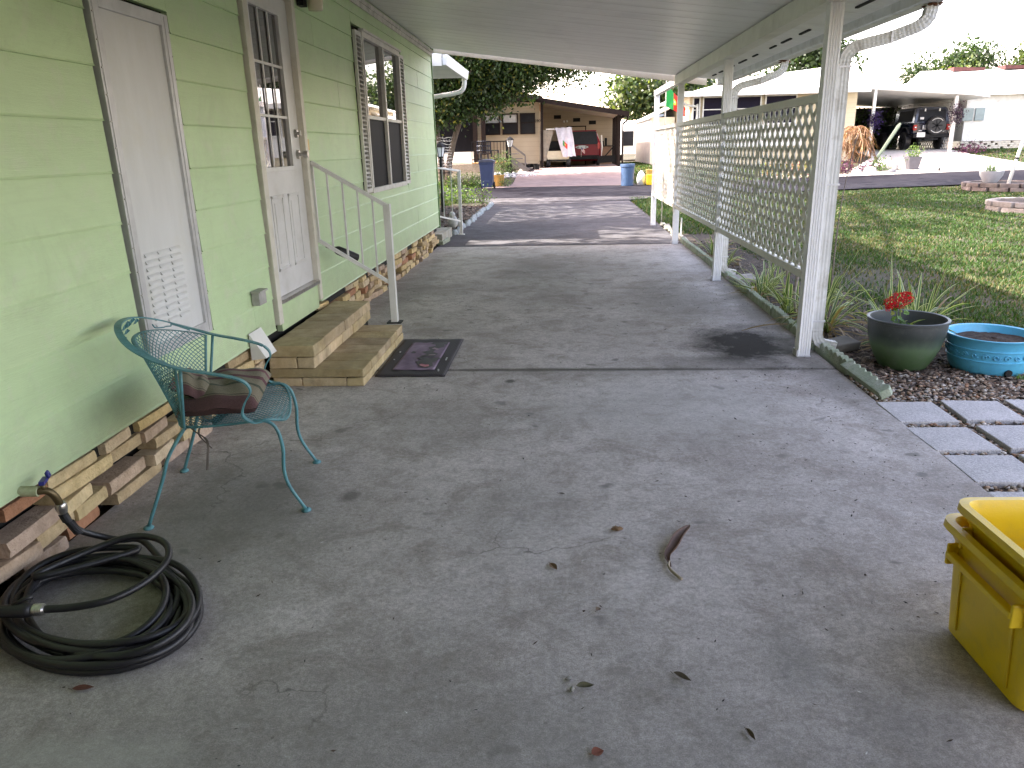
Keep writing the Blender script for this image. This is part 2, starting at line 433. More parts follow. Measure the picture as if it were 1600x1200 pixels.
xs = list(np.linspace(-600, -45, 12)) + list(np.arange(-40, 45.1, .5)) + list(np.linspace(50, 600, 12))
ys = list(np.linspace(-200, -10, 8)) + list(np.arange(-8, 60.1, .5)) + list(np.linspace(65, 900, 14))
patch('ground', W['ground'], xs, ys, 0, 'patchy lawn and soil ground around the homes')

def strip(name, m, left, right, dz, n=40, nu=10, label=None, zf=hgt):
    """sheet between two polylines given as functions t->(x,y)"""
    V = []; F = []
    for i in range(n + 1):
        t = i / n; a = left(t); b = right(t)
        for k in range(nu + 1):
            u = k / nu; x = a[0] + (b[0] - a[0]) * u; y = a[1] + (b[1] - a[1]) * u
            V.append((x, y, zf(x, y) + dz))
    for i in range(n):
        for k in range(nu):
            q = i * (nu + 1) + k
            F.append((q, q + 1, q + nu + 2, q + nu + 1))
    return tag(build_np(name, np.array(V), np.array(F), m, org=(0, 0, 0), smooth=True), label, None, None, 'structure')

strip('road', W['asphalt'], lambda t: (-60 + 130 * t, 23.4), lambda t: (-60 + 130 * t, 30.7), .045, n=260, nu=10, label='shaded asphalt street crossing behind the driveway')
# own driveway: three slabs with open joints, flared at the street
mb = MB()
XL, XR = -2.03, 1.87
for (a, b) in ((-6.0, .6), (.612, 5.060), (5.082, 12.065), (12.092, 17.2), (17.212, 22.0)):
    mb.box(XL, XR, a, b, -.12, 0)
mb.prism([(XL, 22.012), (XR, 22.012), (3.3, 23.75), (-3.2, 23.75)], -.12, .012)
for yj in (5.071, 12.078): mb.box(XL + .01, XR - .01, yj - .02, yj + .02, -.119, -.035)
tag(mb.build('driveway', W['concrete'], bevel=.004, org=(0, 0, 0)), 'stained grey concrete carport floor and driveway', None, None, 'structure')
strip('neighbour_driveway', W['drive2'], lambda t: (-2.1 + .0 * t, 30.4 + 14 * t), lambda t: (2.6 + .5 * t, 30.4 + 14 * t), .05, n=40, nu=8, label='pinkish concrete driveway with golf cart and minivan')
strip('neighbour_drive_apron', W['drive2'], lambda t: (-3.3 + 1.2 * t, 30.3 + 2.0 * t), lambda t: (-2.1, 30.3 + 2.0 * t), .047, n=6, nu=3, label='flared left edge of pinkish driveway')
strip('pale_driveway', W['drive3'], lambda t: (10.2 + 3.4 * t, 30.5 + 5 * t), lambda t: (20 - 2.2 * t, 30.5 + 5 * t), .05, n=24, nu=12, label='sunlit pale concrete driveway before the jeep')
strip('carport_floor', W['drive3'], lambda t: (13.6, 35.5 + 7 * t), lambda t: (17.8, 35.5 + 7 * t), .052, n=10, nu=6, label='shaded concrete floor under the jeep carport')
strip('garden_bed_right', W['soil'], lambda t: (1.86, 4.3 + 13 * t), lambda t: (3.0 - .55 * t + .12 * math.sin(t * 23), 5.0 + 12 * t) if t < .95 else (2.4, 17.3), .006, n=30, nu=6, label='dark mulch bed under the white lattice')
strip('gravel_bed', W['soil'], lambda t: (1.86 + 3.5 * t, 2.0), lambda t: (1.86 + 3.5 * t, 5.7), .010, n=12, nu=12, label='pebble and soil bed around the stepping stones')
strip('garden_bed_left', W['soil'], lambda t: (-3.9, 12.15 + 9.2 * t), lambda t: (-2.02, 12.15 + 9.2 * t), .012, n=20, nu=5, label='dark mulch bed past the green wall')

# ------------------------------------------------------------------ the green home
WX = -1.985            # outer face of the siding
home = thing('mobile_home', (-2.03, 4, 0), 'pale green lap-sided mobile home with white door along the carport', 'house')
mb = MB()
PITCH = .22; Z0 = .33
# openings in the wall plane: (y0, y1, z0, z1)
OPEN = [(3.31, 4.03, .53, 2.185), (4.94, 5.955, .34, 2.62), (7.595, 9.862, 1.078, 2.648)]
seams = {0: (4.62, 8.1), 1: (1.3, 6.9, 10.4), 2: (-1, 10.9), 3: (7.1, 11.2), 4: (1.9, 10.6), 5: (6.6,), 6: (0.2, 11.4), 7: (7.0, 10.4), 8: (2.7,), 9: (6.4, 10.9), 10: (7.2,), 11: (4.4, 9.9)}
for k in range(12):
    z0 = Z0 + k * PITCH; z1 = min(z0 + PITCH, 2.955)
    cuts = [(-6.0, 12.12)]; extra = []
    for (a, b, c0, c1) in OPEN:
        if z1 > c0 + .02 and z0 < c1 - .02:
            if z1 > c1 + .02: extra.append((a, b, c1 + .004, z1))
            if z0 < c0 - .02: extra.append((a, b, z0, c0 - .004))
            nc = []
            for (p, q) in cuts:
                if b <= p or a >= q: nc.append((p, q))
                else:
                    if a > p: nc.append((p, a))
                    if b < q: nc.append((b, q))
            cuts = nc
    for sm in seams.get(k, ()):
        nc = []
        for (p, q) in cuts:
            if p + .1 < sm < q - .1: nc += [(p, sm - .0012), (sm + .0012, q)]
            else: nc.append((p, q))
        cuts = nc
    for (p, q, z0, z1) in [(p, q, z0, z1) for p, q in cuts] + extra:
        t = rng.uniform(.95, 1.03); c = (t, t * rng.uniform(.99, 1.01), t)
        e = rng.uniform(-.0015, .0015)
        n = max(1, int((q - p) / .5))
        # cross-section: lower edge proud, upper edge tucked back, gently wavy along its length
        vs = []; fs = []
        for i in range(n + 1):
            y = p + (q - p) * i / n; d = e + .0015 * math.sin(y * 2.3 + k)
            vs += [(WX - .034, y, z0 + .003), (WX + .004 + d, y, z0 + .002), (WX - .002 + d, y, z0 + .012), (WX - .007, y, z1 + .006), (WX - .034, y, z1 + .006)]
        for i in range(n):
            for j in range(5):
                fs.append((i * 5 + j, (i + 1) * 5 + j, (i + 1) * 5 + (j + 1) % 5, i * 5 + (j + 1) % 5))
        fs += [(0, 1, 2, 3, 4), tuple(n * 5 + j for j in (4, 3, 2, 1, 0))]
        mb.add(vs, fs, c)
mb.build('siding', W['siding'], home)
mb = MB(); mb.box(-6.6, -2.035, -6.0, 12.1, .25, 2.95); mb.build('wall_core', W['dark'], home)
mb = MB(); mb.box(-6.6, -6.2, -6.0, 12.1, 0, .25); mb.box(-2.3, -2.12, -6.0, 12.1, -.03, .32); mb.build('crawl_space', W['dark'], home)
mb = MB(); mb.prism([(-6.9, 2.98), (-1.98, 3.05), (-4.2, 3.6)], -6.2, 12.25, 'y'); mb.build('roof', W['white'], home)
mb = MB(); mb.box(WX - .03, WX + .012, 12.122, 12.15, .30, 2.93); mb.box(-6.6, WX - .031, 12.105, 12.14, .30, 2.95)
mb.build('corner_trim', M('green_trim', (.20, .33, .14), (.13, .24, .09), rough=.5), home)
mb = MB(); mb.box(WX + .006, WX + .030, -6, 12.15, 2.885, 2.925); mb.box(WX + .006, WX + .016, -6, 12.15, 2.84, 2.884)
mb.build('eave_trim', M('grimy_trim', (.68, .66, .62), (.55, .54, .50), rough=.6, scale=9, dirt=.6, dirtc=(.16, .15, .13), dscale=7), home)

# dry-laid brick skirt
mb = MB()
pal = [(.66, .52, .28), (.70, .56, .32), (.60, .46, .27), (.52, .39, .28), (.58, .44, .34), (.70, .53, .26), (.52, .39, .22), (.44, .22, .12), (.66, .53, .36)]
rows = 5; bh = .062
for r_ in range(rows):
    y = -5.9 + rng.uniform(0, .2)
    while y < 12.05:
        L = rng.choice([.19, .24, .30, .38, .22]) * (1 if y < 5 else .85)
        if y + L > 12.1: break
        if 4.72 < y + L / 2 < 5.9: y += L; continue
        c = rng.choice(pal); t = rng.uniform(.82, 1.12); c = tuple(q * t for q in c)
        dx = rng.choice([rng.uniform(-.012, .012), rng.uniform(-.05, .0)]); z = r_ * (bh + .002)
        hh = bh * rng.uniform(.86, .98) if r_ < rows - 1 else bh * rng.uniform(.75, .95)
        if rng.random() > (.05 if r_ else .12):
            # rounded split face: box with an inset rough front
            x1 = -1.995 + dx; x0 = -2.095 + dx
            ny = 5; vs = []; fs = []
            tw = rng.uniform(-.016, .016)
            for i in range(ny + 1):
                yy = y + L * i / ny; ed = .003 if i in (0, ny) else 0
                xx = x1 + tw * (i / ny - .5) * 2
                rr = [rng.uniform(-.003, .003) for _ in range(4)]
                vs += [(x0, yy, z), (xx - .004 - ed, yy, z + .001), (xx - ed + rr[1], yy, z + .005), (xx + .002 - ed + rr[2], yy, z + hh * .5),
                       (xx - ed + rr[3], yy, z + hh - .005), (xx - .004 - ed, yy, z + hh), (x0, yy, z + hh)]
            for i in range(ny):
                for j in range(7):
                    fs.append((i * 7 + j, (i + 1) * 7 + j, (i + 1) * 7 + (j + 1) % 7, i * 7 + (j + 1) % 7))
            fs += [tuple(range(7)), tuple(ny * 7 + j for j in reversed(range(7)))]
            mb.add(vs, fs, c)
        y += L + rng.choice([.003, .006, .02, .06, .10, .15])
mb.build('brick_skirt', W['brick'], home)

# white utility panel with louvers
pan = MB(); pan.box(WX - .02, WX - .004, 3.40, 3.93, .62, 2.115)
pm = M('weathered_white_sheet', (.66, .67, .67), (.60, .61, .61), rough=.5, scale=2.5, stretch=(1, 3, .6), dirt=.5, dirtc=(.58, .57, .48), dscale=2.2, bump=.12, bscale=150)
pobj = pan.build('utility_panel', pm, home)
fr = MB()
fr.box(WX - .03, WX + .012, 3.335, 3.40, .56, 2.17); fr.box(WX - .03, WX + .012, 3.93, 3.995, .56, 2.17)
fr.box(WX - .03, WX + .012, 3.40, 3.93, 2.115, 2.17); fr.box(WX - .03, WX + .012, 3.40, 3.93, .56, .62)
for yy in (3.348, 3.952):
    fr.box(WX + .012, WX + .016, yy, yy + .03, .57, 2.16)
fr.build('frame', W['alum'], pobj, bevel=.002)
sc_ = MB()
for i in range(14):
    for yy in (3.3425, 3.9875): sc_.disc((WX + .013, yy, .66 + i * .11), .004, .006, 'x', 8)
sc_.build('screws', W['steel'], pobj)
lv = MB()
for r_ in range(11):
    for cy in (3.50, 3.62, 3.74):
        z = .70 + r_ * .034
        a = [(WX - .003, z), (WX + .009, z + .002), (WX + .006, z + .010), (WX - .003, z + .020)]
        lv.prism([(q[0], q[1]) for q in a], cy - .052, cy + .052, 'y')
for v_ in range(len(lv.v)): pass
lv.v = [(x, y, z) for (x, y, z) in lv.v]
lv.build('louver', pm, pobj)

# entry door
dm = M('door_paint', (.70, .69, .68), (.62, .61, .60), rough=.42, scale=3, dirt=.25, dirtc=(.4, .37, .3), dscale=5)
DX = WX - .022
door = MB()
LY0, LY1, LZ0, LZ1 = 5.13, 5.655, 1.41, 2.42
door.box(DX - .03, DX, 5.045, LY0, .525, 2.545); door.box(DX - .03, DX, LY1, 5.875, .525, 2.545)
door.box(DX - .03, DX, LY0, LY1, .525, LZ0); door.box(DX - .03, DX, LY0, LY1, LZ1, 2.545)
dobj = door.build('door', dm, home)
mb = MB()
for (a, b) in ((5.17, 5.40), (5.50, 5.73)):
    z0, z1 = .70, 1.22
    for (p, q, r_, s_) in ((a, b, z0, z0 + .022), (a, b, z1 - .022, z1), (a, a + .022, z0, z1), (b - .022, b, z0, z1)):
        mb.box(DX - .001, DX + .007, p, q, r_, s_)
    mb.box(DX - .001, DX + .005, a + .05, b - .05, z0 + .05, z1 - .05)
mb.build('moulded_panel', dm, dobj, bevel=.003)
mb = MB()
for (p, q, r_, s_) in ((LY0 - .03, LY1 + .03, LZ1, LZ1 + .03), (LY0 - .03, LY1 + .03, LZ0 - .03, LZ0), (LY0 - .03, LY0, LZ0, LZ1), (LY1, LY1 + .03, LZ0, LZ1)):
    mb.box(DX, DX + .014, p, q, r_, s_)
for i in (1, 2):
    y = LY0 + (LY1 - LY0) * i / 3; mb.box(DX - .006, DX + .003, y - .009, y + .009, LZ0, LZ1)
    z = LZ0 + (LZ1 - LZ0) * i / 3; mb.box(DX - .0055, DX + .0035, LY0, LY1, z - .009, z + .009)
mb.build('glazing_frame', dm, dobj, bevel=.002)
def glassm(name, c, stripes=None):
    m, nt, b = nodes(name)
    if stripes:
        wv = nt.nodes.new('ShaderNodeTexWave'); wv.wave_type = 'BANDS'; wv.bands_direction = 'Y'; wv.inputs['Scale'].default_value = stripes; wv.inputs['Distortion'].default_value = .3
        nt.links.new(wpos(nt), wv.inputs['Vector'])
        nt.links.new(ramp(nt, wv.outputs['Fac'], [(.2, tuple(q * .3 for q in c)), (.8, c)]), b.inputs['Base Color'])
    else: b.inputs['Base Color'].default_value = (*c, 1)
    b.inputs['Roughness'].default_value = .015; b.inputs['Specular IOR Level'].default_value = .9; b.inputs['Coat Weight'].default_value = .6; b.inputs['Coat Roughness'].default_value = .01
    return m
W['doorglass'] = glassm('door_glass', (.075, .07, .065), 4.2)
W['glass'] = glassm('window_glass', (.03, .032, .03))
mb = MB(); mb.box(DX - .016, DX - .010, LY0, LY1, LZ0, LZ1); mb.build('glass', W['doorglass'], dobj)
mb = MB(); mb.tube([(DX, 5.80, 1.49), (DX + .02, 5.80, 1.49), (DX + .021, 5.80, 1.49), (DX + .05, 5.80, 1.49), (DX + .051, 5.80, 1.49), (DX + .085, 5.80, 1.49)], [.034, .032, .013, .012, .026, .024], n=16)
mb.build('knob', W['steel'], dobj, smooth=True, angle=40)
mb = MB(); mb.tube([(DX, 5.80, 1.64), (DX + .022, 5.80, 1.64), (DX + .023, 5.80, 1.64), (DX + .034, 5.80, 1.64)], [.033, .028, .012, .012], n=16); mb.obox((DX + .04, 5.80, 1.64), (.008, .012, .04))
mb.build('deadbolt', W['steel'], dobj, smooth=True, angle=40)
mb = MB()
mb.box(WX - .035, WX + .022, 4.965, 5.04, .36, 2.62); mb.box(WX - .035, WX + .022, 5.88, 5.945, .36, 2.62); mb.box(WX - .035, WX + .022, 5.04, 5.88, 2.55, 2.62)
mb.build('door_frame', W['cream'], home, bevel=.004)
mb = MB(); mb.box(WX - .035, WX + .030, 5.041, 5.879, .495, .522); mb.build('threshold', W['steel'], home)
mb = MB(); mb.box(WX - .034, WX + .004, 5.042, 5.878, .300, .494, (1, 1, 1)); mb.build('sill_board', W['siding'], home)
mb = MB(); mb.box(WX + .005, WX + .012, 5.955, 6.0, 1.52, 1.60); mb.build('strike_plate', W['brass'], home)

# double window with shutters
wt = M('window_trim', (.74, .72, .68), (.66, .64, .60), rough=.5, scale=6, dirt=.4, dirtc=(.25, .22, .17), dscale=8)
mb = MB(); A, B, C, D = 7.855, 9.60, 1.085, 2.62
for (p, q, r_, s_) in ((A, B, D - .05, D), (A, B, C, C + .05), (A, A + .045, C + .05, D - .05), (B - .045, B, C + .05, D - .05), (8.70, 8.755, C + .05, D - .05)):
    mb.box(WX - .03, WX + .034, p, q, r_, s_)
mb.box(WX - .02, WX + .020, A + .045, 8.70, 1.815, 1.85); mb.box(WX - .02, WX + .020, 8.755, B - .045, 1.815, 1.85)
mb.box(WX + .0, WX + .055, A - .015, B + .015, D, D + .02)
wo = mb.build('window', wt, home, bevel=.003)
mb = MB(); mb.box(WX - .018, WX - .008, A + .045, 8.70, 1.85, D - .05); mb.build('upper_pane', W['glass'], wo)
mb = MB(); mb.box(WX - .018, WX - .008, 8.755, B - .045, 1.85, D - .05); mb.build('upper_pane', W['glass'], wo)
scrm = M('insect_screen', (.012, .011, .013), (.007, .006, .008), rough=.6, scale=3, stretch=(1, 6, .5), spec=.08)
mb = MB(); mb.box(WX - .016, WX - .001, A + .045, 8.70, C + .05, 1.815); mb.build('screen', scrm, wo)
mb = MB(); mb.box(WX - .016, WX - .001, 8.755, B - .045, C + .05, 1.815); mb.build('screen', scrm, wo)
for (a, b) in ((7.605, 7.835), (9.62, 9.85)):
    mb = MB(); mb.box(WX + .002, WX + .030, a, a + .025, 1.10, 2.60); mb.box(WX + .002, WX + .030, b - .025, b, 1.10, 2.60)
    mb.box(WX + .002, WX + .030, a + .025, b - .025, 2.56, 2.60); mb.box(WX + .002, WX + .030, a + .025, b - .025, 1.10, 1.14)
    for i in range(34):
        z = 1.15 + i * .0417
        mb.obox((WX + .018, (a + b) / 2, z + .018), (.022, b - a - .05, .005), (0, R(48), 0))
    mb.build('shutter', wt, home)

# small fittings on the wall
bx = M('box_plastic', (.42, .41, .39), (.33, .32, .30), rough=.6, scale=12, dirt=.5)
mb = MB(); mb.box(WX + .002, WX + .055, 4.585, 4.70, .575, .655); mb.box(WX + .002, WX + .068, 4.575, 4.71, .656, .668); mb.build('outlet_box', bx, home, bevel=.004)
mb = MB()
mb.add([(WX + .008, 4.46, .42), (WX + .008, 4.66, .42), (WX + .10, 4.65, .26), (WX + .10, 4.47, .26), (WX + .008, 4.46, .25), (WX + .008, 4.66, .25)], [(0, 3, 2, 1), (0, 4, 3), (1, 2, 5)])
mb.build('vent_hood', M('white_plastic', (.72, .71, .68), (.62, .61, .57), rough=.4), home)
wl = thing('wall_lamp', (WX, 6.17, 2.6), 'small jelly-jar wall lamp beside the door top', 'lamp')
mb = MB(); mb.obox((WX + .03, 6.10, 2.60), (.05, .09, .10)); mb.tube([(WX + .05, 6.10, 2.66), (WX + .10, 6.14, 2.70), (WX + .11, 6.17, 2.67)], .012); mb.build('bracket', W['black'], wl)
mb = MB(); mb.lathe([(.052, -.02), (.058, .02), (.060, .09), (.045, .12), (.03, .13)], (WX + .11, 6.17, 2.55), 20); mb.build('lamp_shade', M('frosted_glass', (.70, .64, .46), rough=.25), wl, smooth=True)

# ------------------------------------------------------------------ stone steps
stp = thing('entry_steps', (-1.66, 5.4, 0), 'two tan split-stone block steps below the white door', 'steps')
def blocks(name, x0, x1, y0, y1, z0, z1, cap_w, label=None):
    """facing course below and cap slabs above"""
    mb = MB(); zc = z0 + (z1 - z0) * .48
    tan = [(.62, .50, .28), (.66, .54, .32), (.56, .45, .26), (.68, .54, .34), (.60, .48, .31)]
    def face_block(a, b, c, d, e, f, col_, nx=1, ny=1):
        mb.obox(((a + b) / 2, (c + d) / 2, (e + f) / 2), (b - a - .004, d - c - .004, f - e - .003), c=col_, jit=.0025)
    y = y0
    while y < y1 - .01:
        L = min(rng.choice([.3, .38, .45]), y1 - y)
        if y1 - y - L < .1: L = y1 - y
        c = rng.choice(tan); face_block(x1 - .12, x1 + rng.uniform(-.004, .004), y, y + L, z0, zc, c); y += L
    x = x1 - .121
    while x > x0 + .02:
        L = min(rng.choice([.2, .3]), x - x0); c = rng.choice(tan)
        for yy in ((y0, y0 + .1), (y1 - .1, y1)): face_block(x - L, x, yy[0] - rng.uniform(0, .004), yy[1], z0, zc, c)
        x -= L
    n = round((y1 - y0) / cap_w); t = (y1 - y0) / n
    for i in range(n):
        q = rng.uniform(.66, .88); c = tuple(k * q for k in rng.choice(tan))
        face_block(x0, x1 + rng.uniform(-.003, .006), y0 + i * t, y0 + (i + 1) * t, zc + .002, z1 + rng.uniform(-.002, .002), c)
    o = mb.build(name, W['step'], stp, bevel=.006)
    mb2 = MB(); mb2.box(x0 + .01, x1 - .03, y0 + .03, y1 - .03, z0, zc); mb2.build('mortar_core', W['dark'], o)
blocks('lower_step', -1.97, -1.33, 4.69, 5.98, 0, .124, .20)
blocks('upper_step', -1.965, -1.655, 4.69, 6.22, .126, .285, .24)
mb = MB(); mb.box(-1.965, -1.68, 5.99, 6.2, 0, .125); mb.build('support_block', W['step'], stp)

# ------------------------------------------------------------------ handrail at the steps
def handrail(loc, label, wall, newel, ztw, zbw, ztn, zbn, foot, nb=5, cat='handrail'):
    t = thing('handrail', loc, label, cat)
    Wp = Vector(wall); Np = Vector(newel)
    mb = MB(); mb.bar((Np.x, Np.y, foot), (Np.x, Np.y, ztn + .015), .055, .055, (0, 1, 0)); nw = mb.build('newel_post', W['white'], t, bevel=.003)
    mb = MB(); mb.box(Np.x - .06, Np.x + .06, Np.y - .05, Np.y + .05, foot, foot + .010); mb.build('base_plate', W['black'] if cat == 'handrail' and foot > .05 else W['white'], nw)
    mb = MB(); mb.bar((Wp.x, Wp.y, ztw), (Np.x, Np.y, ztn), .045, .030); mb.build('top_rail', W['white'], t, bevel=.003)
    mb = MB(); mb.bar((Wp.x, Wp.y, zbw), (Np.x, Np.y, zbn), .032, .028); mb.build('bottom_rail', W['white'], t, bevel=.003)
    mb = MB(); mb.bar((Wp.x + .006, Wp.y, zbw - .02), (Wp.x + .006, Wp.y, ztw + .01), .02, .02, (0, 1, 0)); mb.build('wall_bracket', W['white'], t)
    for i in range(1, nb):
        q = i / nb; x = Wp.x + (Np.x - Wp.x) * q; y = Wp.y + (Np.y - Wp.y) * q
        mb = MB(); mb.bar((x, y, zbw + (zbn - zbw) * q), (x, y, ztw + (ztn - ztw) * q - .012), .014, .014, (0, 1, 0)); mb.build('baluster', W['white'], t)
    return t
handrail((-1.41, 6.05, .124), 'white metal handrail climbing to the door from the stone steps', (-1.965, 5.965, 0), (-1.41, 6.06, 0), 1.43, .83, 1.08, .45, .126, 5)
bt = thing('bottle', (-1.83, 6.05, .72), 'black bottle lying on the lower rail against the green wall', 'bottle')
mb = MB(); a = Vector((-1.90, 6.00, .775)); d = Vector((.19, .16, -.125)); n_ = [0, .12, .2, .26, .32, .8, .97, 1]; r_ = [.012, .012, .017, .028, .036, .038, .036, .022]
mb.tube([a + d * q for q in n_], r_, n=20); mb.build('body', W['rubber'], bt, smooth=True, angle=50)
mb = MB(); mb.tube([a - d * .06, a + d * .06], .017, n=14); mb.build('cap', W['black'], bt)

# ------------------------------------------------------------------ doormat
dmat = thing('doormat', (-1.07, 5.42, 0), 'black rubber doormat with a purple printed picture at the stone steps', 'doormat')
def wobble(x0, x1, y0, y1, z, name, m, par, nx=18, ny=30, th=.008, sk=0):
    V = []
    for j in range(ny + 1):
        for i in range(nx + 1):
            V.append((x0 + (x1 - x0) * i / nx + sk * (j / ny), y0 + (y1 - y0) * j / ny, z + .0015 * math.sin(i * .9 + j * .4)))
    F = [(j * (nx + 1) + i, j * (nx + 1) + i + 1, (j + 1) * (nx + 1) + i + 1, (j + 1) * (nx + 1) + i) for j in range(ny) for i in range(nx)]
    o = build_np(name, np.array(V), np.array(F), m, par)
    s_ = o.modifiers.new('s', 'SOLIDIFY'); s_.thickness = th; s_.offset = -1
    return o
mt, nt, b = nodes('ribbed_rubber')
wv = nt.nodes.new('ShaderNodeTexWave'); wv.inputs['Scale'].default_value = 26; wv.bands_direction = 'X'; nt.links.new(wpos(nt), wv.inputs['Vector'])
nt.links.new(ramp(nt, wv.outputs['Fac'], [(.2, (.012, .010, .013)), (.8, (.045, .038, .045))]), b.inputs['Base Color']); b.inputs['Roughness'].default_value = .7
mob = wobble(-1.31, -.82, 4.90, 5.935, .012, 'mat_border', mt, dmat)
mp, nt, b = nodes('mat_picture')
p = wpos(nt); c = ramp(nt, noise(nt, p, 4, 6, .65, .5), [(.3, (.11, .075, .12)), (.55, (.20, .14, .21)), (.75, (.30, .24, .32))])
nt.links.new(c, b.inputs['Base Color']); b.inputs['Roughness'].default_value = .75
wobble(-1.215, -.915, 5.03, 5.80, .0165, 'printed_picture', mp, mob, th=.002)
# generic dark and rosy shapes of the print
def flat(mb, pts, z, c):
    mb.add([(x, y, z) for x, y in pts], [tuple(range(len(pts)))], c)
mb = MB(); k = (.018, .013, .02); pk = (.42, .12, .17)
flat(mb, [(-1.04, 5.10), (-.97, 5.06), (-.94, 5.12), (-.955, 5.2), (-.93, 5.28), (-.90, 5.31), (-.93, 5.34), (-.99, 5.33), (-1.06, 5.36), (-1.10, 5.33), (-1.05, 5.28), (-1.09, 5.22), (-1.06, 5.18)], .0192, k)
flat(mb, [(-1.08, 5.37), (-.97, 5.36), (-.955, 5.45), (-1.0, 5.50), (-.99, 5.58), (-.94, 5.66), (-.95, 5.74), (-1.03, 5.78), (-1.01, 5.68), (-1.06, 5.64), (-1.03, 5.55), (-1.09, 5.50), (-1.04, 5.44)], .0194, k)
flat(mb, [(-1.17, 5.48), (-1.14, 5.46), (-1.13, 5.50), (-1.16, 5.53)], .0192, k)
flat(mb, [(-.925, 5.72), (-1.06, 5.74), (-1.05, 5.79), (-.925, 5.79)], .0193, k)
mb.build('dark_figures', W['paint'], mob)
mb = MB()
flat(mb, [(-1.03, 5.12), (-.99, 5.085), (-.965, 5.11), (-.975, 5.15), (-1.0, 5.145), (-1.03, 5.17), (-1.045, 5.15)], .0202, pk)
flat(mb, [(-1.02, 5.40), (-.97, 5.41), (-.97, 5.425), (-1.02, 5.42)], .0202, (.3, .2, .25)); flat(mb, [(-1.03, 5.60), (-.98, 5.56), (-.965, 5.585), (-1.01, 5.63)], .0202, (.3, .2, .25))
mb.build('rosy_shapes', W['paint'], mob)
mb = MB()
for (x, y) in ((-.87, 5.28), (-.87, 5.30), (-.87, 5.32), (-.87, 5.34), (-1.26, 5.30), (-1.26, 5.5), (-1.26, 5.52), (-.88, 5.0), (-.885, 5.03)): mb.disc((x, y, .0165), .006, .003, 'z', 8)
mb.build('pale_specks', W['alum'], mob)

# ------------------------------------------------------------------ carport
cp = thing('carport', (1.73, 5.42, 0), 'white aluminium carport roof on fluted posts over the driveway', 'carport')
RY0, RY1 = -5.2, 12.28
def rz(x): return 2.955 - (x + 1.97) * .1305      # underside of the pans
soff = M('pan_paint', (.80, .79, .77), (.73, .72, .70), rough=.38, scale=1.5, stretch=(.6, 5, 1), dirt=.3, dirtc=(.36, .36, .33), dscale=1.5, spec=.6)
mb = MB()
prof = []
y = RY0
while y < RY1 - .05:
    prof += [(y, 0), (y + .285, 0), (y + .289, .004), (y + .296, .004), (y + .300, 0)]
    y += .305
prof = [(a, b_) for a, b_ in prof if a <= RY1]
xsr = [-1.975, -1.0, 0.0, .9, 1.68, 2.0, 2.40]
vs = []; fs = []; n = len(prof)
for x in xsr:
    sag = -.012 * math.sin((x + 1.97) / 3.65 * math.pi) if x < 1.7 else 0
    vs += [(x, a, rz(x) + b_ + sag) for a, b_ in prof]
for x in xsr: vs += [(x, a, rz(x) + .07) for a, b_ in prof]
m_ = len(xsr)
for i in range(m_ - 1):
    for k in range(n - 1):
        fs.append((i * n + k, i * n + k + 1, (i + 1) * n + k + 1, (i + 1) * n + k))
        q = m_ * n
        fs.append((q + i * n + k, q + (i + 1) * n + k, q + (i + 1) * n + k + 1, q + i * n + k + 1))
mb.add(vs, fs)
mb.build('roof_pan', soff, cp)
mb = MB(); mb.add([(-1.97, RY1, rz(-1.97) - .045), (2.16, RY1, rz(2.16) - .085), (2.16, RY1, rz(2.16) + .09), (-1.97, RY1, rz(-1.97) + .08), (-1.97, RY1 + .03, rz(-1.97) - .045), (2.16, RY1 + .03, rz(2.16) - .085), (2.16, RY1 + .03, rz(2.16) + .09), (-1.97, RY1 + .03, rz(-1.97) + .08)],
                  [(0, 1, 2, 3), (7, 6, 5, 4), (0, 4, 5, 1), (3, 2, 6, 7), (0, 3, 7, 4), (1, 5, 6, 2)])
mb.build('fascia', W['cream'], cp)
mb = MB(); mb.box(1.665, 1.785, RY0, RY1 - .04, 2.335, 2.470); mb.box(1.66, 1.67, RY0, RY1 - .04, 2.333, 2.347)
beam = mb.build('beam', M('beam_paint', (.74, .73, .67), (.67, .66, .60), rough=.45, scale=4, dirt=.3, dirtc=(.3, .28, .22)), cp, bevel=.003)
mb = MB(); mb.box(1.69, 1.775, RY1, 15.06, 2.36, 2.45); mb.build('beam_extension', W['post'], cp)
# gutter along the low edge: hollow channel, slightly belled
mb = MB()
gp = [(2.30, 2.43), (2.30, 2.335), (2.31, 2.325), (2.41, 2.325), (2.425, 2.34), (2.44, 2.40), (2.455, 2.44), (2.447, 2.44), (2.432, 2.402), (2.417, 2.345), (2.408, 2.333), (2.312, 2.333), (2.308, 2.43)]
mb.prism(gp, RY0, RY1 + .02, 'y'); mb.build('gutter', M('gutter_paint', (.60, .61, .62), (.50, .51, .52), rough=.4, scale=5, dirt=.5, dirtc=(.2, .18, .15), dscale=6), cp)
bwm = MB(); bwm.box(-1.95, 1.66, -3.3, -3.2, .0, 2.40); bwm.box(1.75, 1.85, -3.4, -.9, 0, 2.3)  # added walls out of view, keeping light off the near floor
tag(bwm.build('unseen_shade_wall', W['siding'], org=(0, -3.25, 0)), 'added green wall behind the camera that shades the near carport floor', 'shed')
# seam gaps under the overhang
mb = MB()
for k in range(26):
    y = -4 + k * .62 + rng.uniform(-.1, .1); mb.box(2.12, 2.14 + rng.uniform(0, .008), y, y + rng.uniform(.12, .4), 2.408, 2.43)
mb.build('soffit_gap', W['dark'], cp)

